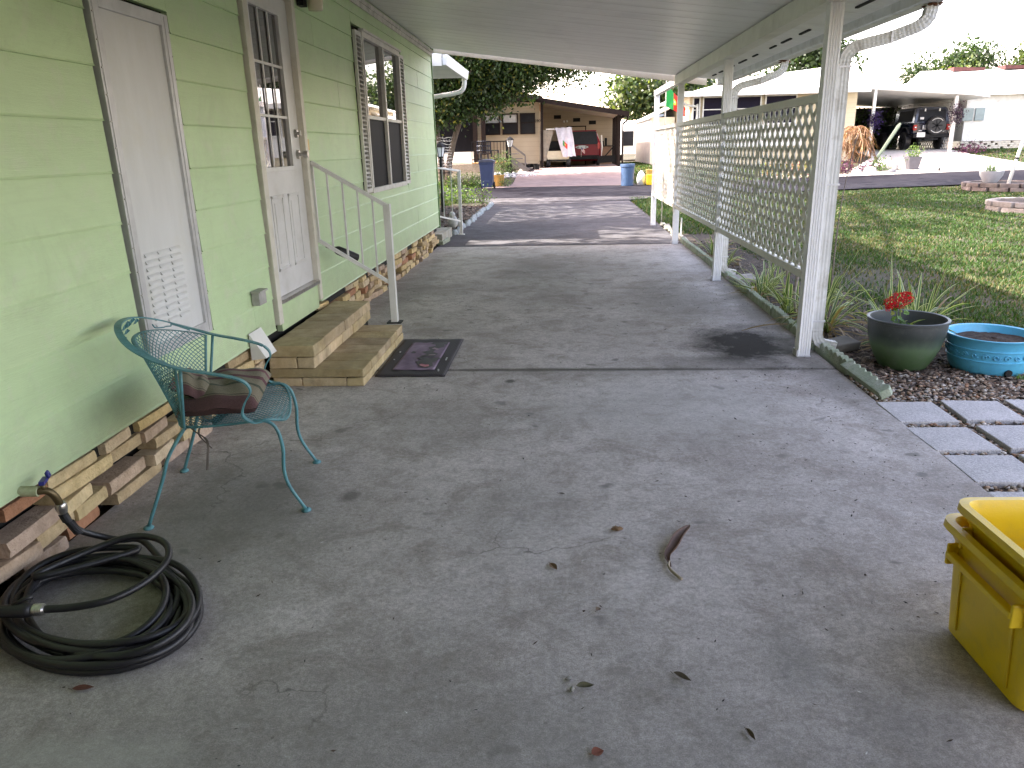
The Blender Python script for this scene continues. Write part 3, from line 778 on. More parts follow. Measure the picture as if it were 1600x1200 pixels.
def fluted(mb, x0, x1, y0, y1, z0, z1, n=5, d=.009):
    """rectangular post whose four faces carry shallow flutes"""
    poly = []
    def side(ax, ay, bx, by, nx, ny):
        L = 1.0; pts = []
        for i in range(n):
            a = .10 + .80 * i / n; b_ = .10 + .80 * (i + 1) / n; g = .25 * (b_ - a)
            for t, q in ((a, 0), (a + g * .7, -d), (b_ - g * 1.6, -d), (b_ - g * .9, 0)):
                pts.append((ax + (bx - ax) * t + nx * q, ay + (by - ay) * t + ny * q))
        return [(ax, ay)] + pts
    poly += side(x0, y0, x1, y0, 0, -1) + side(x1, y0, x1, y1, 1, 0) + side(x1, y1, x0, y1, 0, 1) + side(x0, y1, x0, y0, -1, 0)
    mb.prism(poly, z0, z1, 'z')
for i, y in enumerate((5.42, 8.66, 12.0, 14.98, -.5, 2.45 - 6)):
    if i == 4: continue
    if i == 5: y = 0.2 - 4
    mb = MB(); fluted(mb, 1.70, 1.785, y - .045, y + .045, 0.001, 2.334 if i != 3 else 2.36, 4)
    po = mb.build('post', W['post'], cp)
    mb = MB(); mb.box(1.69, 1.70, y - .045, y + .045, 0.002, .05); mb.box(1.695, 1.79, y - .05, y + .05, .0, .008); mb.build('foot_bracket', W['alum'], po)

def downspout(y, label=''):
    mb = MB()
    def corr(pts, w_=.075, h_=.055):
        # dense path with crimped elbows
        P = [Vector(p) for p in pts]; out = []; rr = []
        for i in range(len(P) - 1):
            L = (P[i + 1] - P[i]).length; n = max(2, int(L / .012))
            for k in range(n): out.append(P[i].lerp(P[i + 1], k / n))
        out.append(P[-1]); return out
    def sect(path, crimp):
        vs = []; fs = []; m_ = len(path)
        ps = [(-1, -1), (-.6, -.92), (-.3, -1), (0, -.9), (.3, -1), (.6, -.92), (1, -1), (.93, 0), (1, 1), (.5, .92), (0, 1), (-.5, .92), (-1, 1), (-.93, 0)]
        K = len(ps)
        for i, p in enumerate(path):
            d = (path[min(i + 1, m_ - 1)] - path[max(i - 1, 0)]).normalized()
            sd = Vector((0, 1, 0)); u = sd.cross(d).normalized()
            s = 1 - (.07 if crimp[i] and i % 2 else 0)
            for a, b_ in ps: vs.append(p + u * (a * .038 * s) + sd * (b_ * .030 * s))
        for i in range(m_ - 1):
            for k in range(K): fs.append((i * K + k, i * K + (k + 1) % K, (i + 1) * K + (k + 1) % K, (i + 1) * K + k))
        mb.add(vs, fs)
    top = [(2.37, y, 2.33), (2.37, y, 2.29), (2.362, y, 2.245), (2.335, y, 2.21), (2.29, y, 2.185), (2.23, y, 2.165), (2.13, y, 2.13), (2.06, y, 2.115), (1.99, y, 2.10), (1.93, y, 2.085), (1.885, y, 2.06), (1.86, y, 2.02), (1.855, y, 1.97)]
    P = corr(top); sect(P, [True] * len(P))
    P = corr([(1.855, y, 1.975), (1.855, y, .19)]); sect(P, [False] * len(P))
    P = corr([(1.855, y, .20), (1.858, y, .13), (1.875, y, .09), (1.905, y, .065), (1.95, y, .055), (2.0, y, .045)]); sect(P, [True] * len(P))
    o = mb.build('downspout', M('spout_paint', (.66, .66, .63), (.52, .52, .49), rough=.45, scale=6, dirt=.7, dirtc=(.22, .18, .12), dscale=5) if 'spout_paint' not in bpy.data.materials else bpy.data.materials['spout_paint'], cp)
    mb = MB()
    for z in (1.955, 1.2, .235): mb.box(1.808, 1.902, y - .034, y + .034, z, z + .012)
    mb.box(2.13, 2.143, y - .034, y + .034, 2.10, 2.165)
    mb.build('strap', W['alum'], o)
    mb = MB()
    for k in range(14): mb.blob((2.37 + rng.uniform(-.05, .05), y + rng.uniform(-.05, .05), 2.315 + rng.uniform(-.01, .01)), (rng.uniform(.012, .03), .012, .008), (.16, .07, .035), n=6, m=4)
    mb.build('debris_clump', W['chip'], o)
downspout(5.50); downspout(8.86)

# lattice screens between the posts
lw = M('lattice_paint', (.70, .69, .63), (.64, .63, .57), rough=.5, scale=3, dirt=.3, dirtc=(.28, .26, .2), dscale=6)
def clip_seg(y0, z0, dy, dz, Y0, Y1, Z0_, Z1_):
    t0, t1 = -1e9, 1e9
    for p, d, a, b_ in ((y0, dy, Y0, Y1), (z0, dz, Z0_, Z1_)):
        ta, tb = (a - p) / d, (b_ - p) / d
        t0 = max(t0, min(ta, tb)); t1 = min(t1, max(ta, tb))
    return (t0, t1) if t1 - t0 > .02 else None
for y0, y1, lab in ((5.47, 8.61, 'olive-shaded lattice screen panel beside the nearest carport post'), (8.71, 11.95, 'lattice screen panel between the second and third carport posts'), (12.05, 14.93, 'bright farthest lattice screen panel at the driveway end')):
    t = thing('lattice_screen', (1.74, y0, .56), lab, 'lattice', 'lattice screens along the driveway')
    Z0_, Z1_ = .60, 1.755
    pit = .112 * math.sqrt(2); wv_ = .044
    for layer, sgn in ((0, 1), (1, -1)):
        mb = MB(); x = 1.728 + layer * .0072
        for h in ((y0 + .0, (y0 + y1) / 2 - .012), ((y0 + y1) / 2 + .012, y1)):
            c0 = -2.0
            while c0 < (h[1] - h[0]) + 2.0:
                r_ = clip_seg(h[0] + c0, Z0_, 1, sgn, h[0], h[1], Z0_, Z1_) if sgn > 0 else clip_seg(h[0] + c0, Z1_, 1, -1, h[0], h[1], Z0_, Z1_)
                if r_:
                    zb = Z0_ if sgn > 0 else Z1_
                    a = (x, h[0] + c0 + r_[0], zb + sgn * r_[0]); b_ = (x, h[0] + c0 + r_[1], zb + sgn * r_[1])
                    mb.bar(a, b_, wv_, .0065, up=(1, 0, 0))
                c0 += pit
        mb.build('lattice_slats', lw, t)
    mb = MB(); mb.box(1.705, 1.76, y0, y1, 1.745, 1.80); mb.build('top_rail', lw, t, bevel=.003)
    mb = MB(); mb.box(1.705, 1.76, y0, y1, .555, .61); mb.build('bottom_rail', lw, t, bevel=.003)
    mb = MB(); mb.box(1.715, 1.7245, (y0 + y1) / 2 - .02, (y0 + y1) / 2 + .02, .611, 1.744); mb.build('mullion', lw, t)

# ------------------------------------------------------------------ wrought-iron mesh chair (local: x forward, y left)
iron = M('turquoise_iron', (.10, .27, .30), (.07, .20, .23), rough=.42, scale=14, dirt=.45, dirtc=(.03, .05, .05), dscale=22, bump=.3, bscale=90)
ch = thing('patio_chair', (0, 0, 0), 'turquoise wrought-iron mesh armchair with a striped cushion', 'chair')
def cr(P, n=6, closed=False):
    """Catmull-Rom"""
    P = [Vector(p) for p in P]; out = []; m_ = len(P)
    rngi = range(m_) if closed else range(m_ - 1)
    for i in rngi:
        a = P[i - 1] if (closed or i > 0) else P[0] * 2 - P[1]
        b_ = P[i]; c = P[(i + 1) % m_]; d = P[(i + 2) % m_] if (closed or i + 2 < m_) else P[-1] * 2 - P[-2]
        for k in range(n):
            t = k / n
            out.append(.5 * ((2 * b_) + (c - a) * t + (2 * a - 5 * b_ + 4 * c - d) * t * t + (3 * b_ - a - 3 * c + d) * t ** 3))
    if not closed: out.append(P[-1])
    return out
half = [(.17, .26, .428), (.135, .272, .432), (.105, .275, .465), (.118, .275, .515), (.145, .275, .562), (.133, .275, .600), (.09, .277, .628), (0, .282, .656), (-.09, .285, .68), (-.19, .275, .722), (-.28, .225, .772), (-.345, .12, .815)]
rim = [(x, -y, z) for x, y, z in half] + [(-.365, 0, .828)] + [(x, y, z) for x, y, z in reversed(half)]
RP = cr(rim, 6)
mb = MB(); n = len(RP); vs = []; fs = []
for i, p in enumerate(RP):
    d = (RP[min(i + 1, n - 1)] - RP[max(i - 1, 0)]).normalized()
    # flat bar lying broad side up along the arms
    u = Vector((0, 0, 1)); sd = d.cross(u)
    if sd.length < .3: sd = Vector((0, 1, 0))
    sd.normalize()
    if abs(d.z) > .6: sd = Vector((0, 1, 0))
    up = sd.cross(d).normalized()
    for a, b_ in ((-.013, -.003), (.013, -.003), (.013, .003), (-.013, .003)): vs.append(p + sd * a + up * b_)
for i in range(n - 1):
    for k in range(4): fs.append((i * 4 + k, i * 4 + (k + 1) % 4, (i + 1) * 4 + (k + 1) % 4, (i + 1) * 4 + k))
mb.add(vs, fs); mb.build('arm_hoop', iron, ch)
# seat outline: rounded back, square sides, drooping front
seatP = [(-.16, -.13, .405), (-.12, -.215, .41), (0, -.245, .418), (.12, -.25, .425), (.19, -.235, .425), (.222, -.17, .395), (.235, -.08, .365), (.238, 0, .357), (.235, .08, .365), (.222, .17, .395), (.19, .235, .425), (.12, .25, .425), (0, .245, .418), (-.12, .215, .41), (-.16, .13, .405), (-.185, 0, .402)]
SP = cr(seatP, 4, True)
mb = MB(); mb.tube(SP, .0055, 6, closed=True); mb.build('seat_frame', iron, ch, smooth=True)
# mesh = crossing wires sampled on a surface
def wiremesh(S_, nu, nv, du, dv, w_=.0026, skip=None):
    mb = MB()
    for s_ in (1, -1):
        for k in range(-nv, nu + nv):
            pts = []
            m_ = nv
            for j in range(m_ + 1):
                u = (k + s_ * j) / nu if s_ > 0 else (k + nv - j) / nu
                v = j / nv
                if 0 <= u <= 1: pts.append(S_(u, v))
            if len(pts) > 1: mb.tube(pts, w_ / 2 + .0003, 4)
    return mb
def seat_S(u, v):
    # u across (-y..y), v back..front
    x = -.175 + .41 * v
    hw = .245 * min(1, (.55 + 2.2 * v)) if v < .2 else .245
    if v > .86: hw = .245 - (v - .86) * .45
    y = (u * 2 - 1) * hw
    z = .408 + .017 * min(1, v * 1.4) - .012 * (1 - (u * 2 - 1) ** 2) * (1 - abs(v - .45) * 1.6)
    if v > .78: z -= (v - .78) ** 2 * 1.25 * (1.0 - .55 * (u * 2 - 1) ** 2)
    return Vector((x, y, z))
wiremesh(seat_S, 19, 17, 0, 0).build('seat', iron, ch)
# barrel back: lower curve on the seat, upper curve a hand below the hoop
def back_S(u, v):
    a = (u * 2 - 1) * 1.30
    rb, rt = .185, .275
    lo = Vector((-.125 - .062 * math.cos(a), .212 * math.sin(a), .407))
    hi = Vector((-.045 - rt * math.cos(a) * 1.0, rt * 1.0 * math.sin(a), .765 - .10 * (1 - math.cos(a)) * 1.1))
    return lo.lerp(hi, v)
bk = wiremesh(back_S, 27, 15, 0, 0).build('backrest', iron, ch)
mb = MB(); mb.tube([back_S(i / 24, 1) for i in range(25)], .006, 6, flat=(.018, .005)); mb.tube([back_S(i / 24, 0) for i in range(25)], .005, 6)
for u in (0, 1): mb.tube([back_S(u, 0), back_S(u, 1)], .006, 6)
mb.build('back_frame', iron, bk)
# scrolls and ivy leaves between the inner rim and the hoop
mb = MB()
def gap(u, t):
    a = back_S(u, 1); k = min(len(RP) - 1, max(0, int((.18 + .64 * u) * (len(RP) - 1))))
    ang = (u * 2 - 1) * 1.30
    q = min(RP, key=lambda p: abs(math.atan2(p.y, -p.x - .02) - ang * 1.02) + (10 if p.x > .05 else 0))
    return a.lerp(q, t)
for cu_ in (.22, .78):
    s_ = 1 if cu_ > .5 else -1
    pts = []
    for i in range(22):
        t = i / 21; a = -3.6 + 7.2 * t
        du = .10 * (t * 2 - 1) + .018 * math.cos(a * 1.6); dt = .5 + .33 * math.sin(a * .85)
        pts.append(gap(cu_ + du, dt))
    mb.tube(pts, .003, 5)
for cu_ in (.46, .5, .54, .43, .57, .50, .40, .60):
    c0 = gap(cu_, rng.uniform(.3, .7)); r_ = .026
    pts = []
    for k in range(10):
        a = 2 * math.pi * k / 10; q = r_ * (1 if k % 2 == 0 else .62)
        pts.append(c0 + Vector((q * math.cos(a) * .5, q * math.sin(a), q * math.cos(a) * .6 + .002 * k)))
    mb.add([c0 + Vector((0, 0, .004))] + pts, [(0, 1 + k, 1 + (k + 1) % 10) for k in range(10)])
mb.build('ivy_ornament', iron, bk)
# uprights and legs
for s_ in (-1, 1):
    mb = MB(); mb.tube([(-.135, s_ * .2, .40), (-.13, s_ * .235, .42), (-.105, s_ * .272, .60), (-.095, s_ * .284, .675)], .0065, 8); mb.build('arm_post', iron, ch, smooth=True)
    for nm, P in (('rear', [(-.135, s_ * .2, .405), (-.165, s_ * .225, .36), (-.205, s_ * .25, .29), (-.235, s_ * .262, .2), (-.31, s_ * .285, .006)]),
                  ('front', [(.14, s_ * .25, .428), (.19, s_ * .252, .422), (.222, s_ * .252, .385), (.236, s_ * .25, .30), (.23, s_ * .25, .20), (.245, s_ * .252, .12), (.30, s_ * .256, .006)])):
        mb = MB(); mb.tube(cr(P, 5), .0075, 8); lg = mb.build('leg', iron, ch, smooth=True)
        e = P[-1]; mb = MB(); mb.lathe([(.019, 0), (.021, .004), (.018, .010), (.009, .014)], (e[0], e[1], 0), 16); mb.build('foot', iron, lg, smooth=True)
ch.location = (-1.50, 3.09, 0); ch.rotation_euler = (0, 0, R(13)); ch.scale = (1.06, 1.05, 1.01)
# cushion, slumped in the seat and folded up at the back
def mat_cush():
    m, nt, b = nodes('striped_fabric')
    tc = nt.nodes.new('ShaderNodeTexCoord'); sx = nt.nodes.new('ShaderNodeSeparateXYZ'); nt.links.new(tc.outputs['UV'], sx.inputs[0])
    c = ramp(nt, sx.outputs['Y'], [(0, (.09, .045, .045)), (.12, (.15, .13, .09)), (.145, (.03, .025, .02)), (.16, (.17, .15, .105)), (.38, (.16, .145, .10)), (.40, (.05, .06, .04)), (.46, (.17, .155, .11)), (.60, (.10, .04, .05)), (.67, (.19, .17, .125)), (.80, (.13, .05, .065)), (.86, (.20, .18, .13)), (1, (.07, .05, .04))])
    c.node.color_ramp.interpolation = 'CONSTANT'
    c = mixc(nt, .35, c, ramp(nt, noise(nt, opos(nt), 200, 2), [(.3, .2), (.7, .8)]), 'OVERLAY')
    nt.links.new(c, b.inputs['Base Color']); b.inputs['Roughness'].default_value = .95
    bp = nt.nodes.new('ShaderNodeBump'); bp.inputs['Strength'].default_value = .4; bp.inputs['Distance'].default_value = .012
    nt.links.new(noise(nt, opos(nt), 13, 6, .65, .8), bp.inputs['Height']); nt.links.new(bp.outputs[0], b.inputs['Normal'])
    return m
fab = mat_cush()
cu = thing('cushion', (0, 0, 0), 'faded brown and burgundy striped cushion lying in the turquoise chair', 'cushion')
def pad(name, x0, x1, hw, zf, th, par, nx=22, ny=22):
    V = []; UV = []
    for side in (0, 1):
        for j in range(ny + 1):
            for i in range(nx + 1):
                u = i / nx; v = j / ny
                eu = 1 - abs(2 * u - 1) ** 6; ev = 1 - abs(2 * v - 1) ** 6
                x = x0 + (x1 - x0) * u; y = (v * 2 - 1) * (hw(u) if callable(hw) else hw)
                p = max(0, eu * ev) ** .4
                tuft = -.012 * math.exp(-(((u - .5) ** 2 + (v - .5) ** 2) / .006))
                z = zf(u, v) + (th * (p * .5) + tuft + .004 * math.sin(u * 14 + v * 9) if side == 0 else -th * .5 * p)
                V.append((x, y, z)); UV.append((u, v))
    k = (nx + 1) * (ny + 1); F = []
    for s_ in (0, 1):
        for j in range(ny):
            for i in range(nx):
                q = s_ * k + j * (nx + 1) + i
                F.append((q, q + 1, q + nx + 2, q + nx + 1) if s_ == 0 else (q, q + nx + 1, q + nx + 2, q + 1))
    o = build_np(name, np.array(V), np.array(F), fab, par, smooth=True)
    ul = o.data.uv_layers.new(name='UVMap'); li = np.empty(len(o.data.loops), dtype=np.int32); o.data.loops.foreach_get('vertex_index', li)
    ul.data.foreach_set('uv', np.array(UV)[li].astype(np.float32).ravel())
    return o
co = pad('pad', -.17, .15, lambda u: .19 + .035 * min(1, u * 3), lambda u, v: .468 + .015 * math.sin(u * 3) + .018 * v, .085, cu)
pad('folded_back', -.185, -.05, .17, lambda u, v: .50 + (1 - u) * .07 + .015 * math.sin(v * 5), .04, cu)
mb = MB()
for (a, b_) in (((-.13, -.20), (-.16, -.13)), ((-.05, .12), (.0, .10))):
    mb.tube(cr([(a[0], a[1], .50), (a[0] - .02, a[1] - .03, .47), (b_[0], b_[1] - .05, .44 if a[1] < 0 else .54), (b_[0] + .03, b_[1], .40 if a[1] < 0 else .52)], 4), .003, 5, flat=(.010, .003))
mb.tube(cr([(-.15, -.05, .41), (-.16, -.02, .33), (-.13, .06, .24), (-.15, .10, .13), (-.17, .14, .06)], 5), .004, 5, flat=(.012, .003))
mb.tube(cr([(-.15, -.02, .41), (-.12, .03, .36), (-.17, .10, .26), (-.14, .16, .16)], 5), .004, 5, flat=(.010, .003))
mb.build('tie_strap', M('strap_fabric', (.14, .12, .10), rough=.9), cu)
cu.location = (-1.50, 3.09, 0); cu.rotation_euler = (0, 0, R(13)); cu.scale = (1.06, 1.05, 1.01)

# ------------------------------------------------------------------ faucet and garden hose
fc = thing('faucet', (-1.98, 2.42, .33), 'brass garden tap with a blue lever under the green siding', 'faucet')
mb = MB(); mb.tube([(-2.06, 2.36, .345), (-1.93, 2.385, .335)], .020, n=14); mb.build('pipe', M('green_sleeve', (.45, .48, .30), (.3, .32, .2), rough=.8, scale=40), fc, smooth=True, angle=50)
mb = MB(); mb.tube(cr([(-1.935, 2.385, .335), (-1.91, 2.40, .33), (-1.895, 2.41, .31), (-1.89, 2.42, .28), (-1.89, 2.425, .262)], 4), .014, n=12); mb.tube([(-1.915, 2.395, .33), (-1.915, 2.395, .365)], .010, n=10)
mb.build('body', M('old_brass', (.16, .12, .06), (.08, .06, .03), rough=.45, metal=.7), fc, smooth=True)
mb = MB(); mb.obox((-1.913, 2.40, .370), (.018, .055, .014), (0, 0, R(20))); mb.blob((-1.91, 2.425, .385), (.010, .010, .018)); mb.build('lever', M('blue_lever', (.03, .035, .22), rough=.4), fc)
hs = thing('garden_hose', (-1.55, 2.15, 0), 'black rubber garden hose coiled on the concrete below the tap', 'hose')
HR = .0128
path = [(-1.889, 2.428, .235), (-1.885, 2.44, .19), (-1.87, 2.47, .13), (-1.82, 2.52, .075), (-1.76, 2.54, .05), (-1.68, 2.56, .035)]
# loose loops, each a wandering ellipse lying on the ones below it
cxh, cyh = -1.595, 2.11; rot = R(-32)
lay = 0; k = 0
def ell(a, rx, ry, ox=0, oy=0): 
    x = rx * math.cos(a); y = ry * math.sin(a)
    return (cxh + ox + x * math.cos(rot) - y * math.sin(rot), cyh + oy + x * math.sin(rot) + y * math.cos(rot))
NL = 10; a0 = R(95); steps_ = 16
rad = [(.43, .29), (.36, .23), (.42, .245), (.32, .27), (.39, .19), (.29, .235), (.40, .275), (.26, .20), (.43, .26), (.33, .17), (.385, .25)]
offs = [(0, 0), (-.03, .02), (.02, -.03), (-.04, .01), (.03, .03), (-.02, -.03), (.03, .0), (-.03, .04), (.0, -.02), (.05, .04), (-.04, -.02)]
for l in range(NL):
    r0, r1 = rad[l], rad[(l + 1) % NL]; o0_, o1_ = offs[l], offs[(l + 1) % NL]
    for s_ in range(steps_):
        t = s_ / steps_; a = a0 - 2 * math.pi * (l + t)
        rx = r0[0] * (1 - t) + r1[0] * t; ry = r0[1] * (1 - t) + r1[1] * t
        x, y = ell(a, rx, ry, o0_[0] * (1 - t) + o1_[0] * t, o0_[1] * (1 - t) + o1_[1] * t)
        z = HR + .002 + max(0, (l + t) * .0040 + .010 * (1 + math.sin(a * 2 + l * 1.7)) * (l > 0))
        path.append((max(x, -1.965), y, z))
# last top loop ends at the nozzle
tail = [(-1.80, 2.36, .09), (-1.66, 2.46, .11), (-1.52, 2.43, .11), (-1.44, 2.32, .105), (-1.44, 2.18, .10), (-1.50, 2.07, .098), (-1.60, 2.02, .097), (-1.70, 1.998, .10)]
path = [p for p in path] + [(-1.87, 2.20, .09)] + tail
mb = MB(); mb.tube(cr(path, 5), HR, n=10); mb.build('tube', W['rubber'], hs, smooth=True)
mb = MB(); mb.tube([(-1.889, 2.426, .268), (-1.889, 2.427, .262), (-1.889, 2.428, .245), (-1.888, 2.43, .225)], [.017, .021, .021, .016], n=14); mb.build('coupling', W['steel'], hs, smooth=True, angle=40)
mb = MB()
for i in range(16): mb.lathe([(.0165, 0), (.0175, .002), (.0165, .004)], (-1.888 + .0012 * i * (i > 5), 2.43 + .0022 * i, .215 - i * .0062), 12)
mb.build('bend_guard', W['rubber'], hs)
mb = MB(); mb.tube([(-1.69, 2.0, .10), (-1.695, 1.999, .10), (-1.725, 1.995, .10), (-1.73, 1.994, .10)], [.015, .019, .019, .015], n=16)
for i in range(3): mb.tube([(-1.699 - i * .009, 1.9985 - i * .001, .10), (-1.703 - i * .009, 1.998 - i * .001, .10)], .0205, n=16)
mb.build('connector', W['steel'], hs, smooth=True, angle=30)
mb = MB(); mb.tube([(-1.73, 1.994, .10), (-1.75, 1.992, .10), (-1.80, 1.985, .10), (-1.86, 1.98, .10), (-1.93, 1.975, .105), (-1.94, 1.974, .105)], [.02, .025, .022, .019, .022, .015], n=14); mb.tube([(-1.79, 1.99, .12), (-1.75, 2.01, .135), (-1.74, 2.02, .13)], [.008, .007, .006], n=8)
mb.build('nozzle', W['rubber'], hs, smooth=True)

# ------------------------------------------------------------------ yellow tubs
yel = M('yellow_plastic', (.86, .60, .012), (.80, .54, .01), rough=.38, scale=3, dirt=.4, dirtc=(.50, .38, .10), dscale=7, bump=.1, bscale=180)
def tub(loc, rz_, label, L=.45, Wd=.62, Hh=.385):
    t = thing('storage_tub', (0, 0, 0), label, 'tub', 'nested yellow tubs')
    mb = MB()
    def rr(hx, hy, z, r_, n=4):
        P = []
        for cxx, cyy, a0_ in ((hx - r_, hy - r_, 0), (-hx + r_, hy - r_, 90), (-hx + r_, -hy + r_, 180), (hx - r_, -hy + r_, 270)):
            for k in range(n + 1):
                a = R(a0_ + 90 * k / n); P.append((cxx + r_ * math.cos(a), cyy + r_ * math.sin(a), z))
        return P
    bx_, by_ = Wd / 2 * .87, L / 2 * .89; tx_, ty_ = Wd / 2 * .955, L / 2 * .965
    rings = [rr(bx_ - .02, by_ - .02, .0, .03), rr(bx_, by_, .012, .04), rr(tx_ - .004, ty_ - .004, Hh - .06, .045), rr(tx_, ty_, Hh - .055, .045), rr(tx_ + .006, ty_ + .006, Hh - .012, .045), rr(tx_ + .022, ty_ + .022, Hh - .028, .055), rr(tx_ + .026, ty_ + .026, Hh - .022, .055), rr(tx_ + .024, ty_ + .024, Hh, .055), rr(tx_ + .002, ty_ + .002, Hh + .001, .045),
             rr(tx_ - .002, ty_ - .002, Hh - .01, .045), rr(tx_ - .010, ty_ - .010, Hh - .06, .043), rr(bx_ - .005, by_ - .005, .016, .04), rr(bx_ - .03, by_ - .03, .010, .03)]
    n = len(rings[0]); vs = [p for r_ in rings for p in r_]; fs = [tuple(reversed(range(n)))]
    for i in range(len(rings) - 1):
        for k in range(n): fs.append((i * n + k, i * n + (k + 1) % n, (i + 1) * n + (k + 1) % n, (i + 1) * n + k))
    fs.append(tuple((len(rings) - 1) * n + k for k in range(n)))
    mb.add(vs, fs); o = mb.build('body', yel, t, smooth=True, angle=35)
    # raised vertical ribs on the long sides, grip ledges
    for s_ in (-1, 1):
        for y in (-.29 * L, .29 * L):
            mb = MB(); mb.obox((s_ * (bx_ + tx_) / 2 * 1.003, y, (Hh - .07) / 2 + .01), (.006, .012, Hh - .13), (0, s_ * math.atan((tx_ - bx_) / Hh), 0))
            mb.build('rib', yel, o, bevel=.002)
        mb = MB(); mb.box(s_ * (tx_ + .003) if s_ > 0 else s_ * (tx_ + .03), s_ * (tx_ + .03) if s_ > 0 else s_ * (tx_ + .003), -.36 * L, .36 * L, Hh - .105, Hh - .085)
        mb.box(min(s_ * (tx_ - .012), s_ * (tx_ + .026)), max(s_ * (tx_ - .012), s_ * (tx_ + .026)), -.37 * L, -.345 * L, Hh - .13, Hh - .06)
        mb.box(min(s_ * (tx_ - .012), s_ * (tx_ + .026)), max(s_ * (tx_ - .012), s_ * (tx_ + .026)), .345 * L, .37 * L, Hh - .13, Hh - .06)
        mb.build('handle', yel, t, bevel=.004)
    t.location = loc; t.rotation_euler = (0, 0, rz_); return t
tub((1.490, 1.950, 0), R(2), 'lower yellow plastic tub standing on the concrete')
tub((1.512, 1.930, .064), R(2), 'upper yellow plastic tub nested inside the lower one')

# ------------------------------------------------------------------ planters
def mat_glaze():
    m, nt, b = nodes('green_glaze')
    p = opos(nt); s_ = nt.nodes.new('ShaderNodeSeparateXYZ'); nt.links.new(p, s_.inputs[0])
    ad = nt.nodes.new('ShaderNodeMath'); ad.operation = 'MULTIPLY_ADD'; ad.inputs[1].default_value = .07; nt.links.new(noise(nt, p, 9, 6, .7, 0, stretch=(1, 1, .5)), ad.inputs[0]); nt.links.new(s_.outputs['Z'], ad.inputs[2])
    c = ramp(nt, ad.outputs[0], [(0, (.045, .085, .03)), (.14, (.065, .115, .05)), (.205, (.10, .155, .085)), (.235, (.07, .10, .07)), (.29, (.035, .045, .04)), (.36, (.055, .06, .06))])
    c = mixc(nt, ramp(nt, noise(nt, p, 12, 8, .75), [(.5, 0), (.75, .5)]), c, (.12, .13, .11))
    nt.links.new(c, b.inputs['Base Color']); b.inputs['Roughness'].default_value = .42
    bp = nt.nodes.new('ShaderNodeBump'); bp.inputs['Strength'].default_value = .2; bp.inputs['Distance'].default_value = .004; nt.links.new(noise(nt, p, 40, 4), bp.inputs['Height']); nt.links.new(bp.outputs[0], b.inputs['Normal'])
    return m
ZB = -.03
gpz = ZB
gp_ = thing('planter', (2.37, 5.22, gpz), 'dark green glazed round planter holding the red geranium', 'planter')
c0 = (2.37, 5.22, gpz)
mb = MB(); mb.lathe([(.140, 0), (.152, .012), (.19, .08), (.222, .16), (.242, .24), (.250, .30), (.252, .335), (.259, .338), (.260, .352), (.252, .357), (.240, .352), (.236, .30), (.222, .22), (.2, .19)], c0, 64)
mb.build('pot', mat_glaze(), gp_, smooth=True, angle=60)
mb = MB(); mb.lathe([(.212, .205), (.12, .215), (.001, .22)], c0, 24, capb=False); mb.build('soil', W['soil'], gp_)

bp_ = thing('planter', (2.90, 5.14, ZB), 'sky-blue tub planter with a scroll band and dry soil', 'planter')
blue = M('blue_plastic', (.10, .42, .62), (.08, .36, .56), rough=.38, scale=4, dirt=.2, dirtc=(.05, .08, .1), dscale=20)
c0 = (2.90, 5.14, ZB)
mb = MB(); mb.lathe([(.20, 0), (.215, .008), (.235, .04), (.248, .08), (.253, .105), (.259, .108), (.259, .114), (.254, .117), (.262, .178), (.268, .181), (.268, .187), (.264, .190), (.270, .235), (.282, .250), (.286, .258), (.282, .262), (.262, .258), (.255, .20), (.245, .18)], c0, 72)
bo = mb.build('pot', blue, bp_, smooth=True, angle=50)
mb = MB()
for k in range(26):           # embossed scrolls round the band
    a0_ = 2 * math.pi * k / 26
    pts = []
    for i in range(15):
        t = i / 14; sp = 3.4 * math.pi * t; r_ = .020 * (1 - .75 * t)
        da = (r_ * math.cos(sp) + .012 * (1 - t)) / .26; z = .147 + r_ * math.sin(sp) * (1 if k % 2 else -1)
        rr_ = .2585 + (z - .117) * .12
        pts.append((c0[0] + rr_ * math.cos(a0_ + da), c0[1] + rr_ * math.sin(a0_ + da), c0[2] + z))
    mb.tube(pts, .0032, 5)
mb.build('scroll_relief', blue, bo, smooth=True)
mb = MB(); a0_ = R(-88); mb.disc((c0[0] + .226 * math.cos(a0_), c0[1] + .243 * math.sin(a0_), c0[2] + .045), .022, .02, 'y', 16); mb.build('drain_hole', W['dark'], bo)
V = []; F = []
for j in range(13):
    for k in range(36):
        r_ = .252 * j / 12; a = 2 * math.pi * k / 36
        V.append((c0[0] + r_ * math.cos(a), c0[1] + r_ * math.sin(a), c0[2] + .205 + rng.uniform(-.006, .010) + .02 * math.exp(-((r_ * math.cos(a) + .03) ** 2 + (r_ * math.sin(a)) ** 2) / .01)))
F = [(j * 36 + k, j * 36 + (k + 1) % 36, (j + 1) * 36 + (k + 1) % 36, (j + 1) * 36 + k) for j in range(12) for k in range(36)]
build_np('soil', np.array(V), np.array(F), W['soil'], bp_)

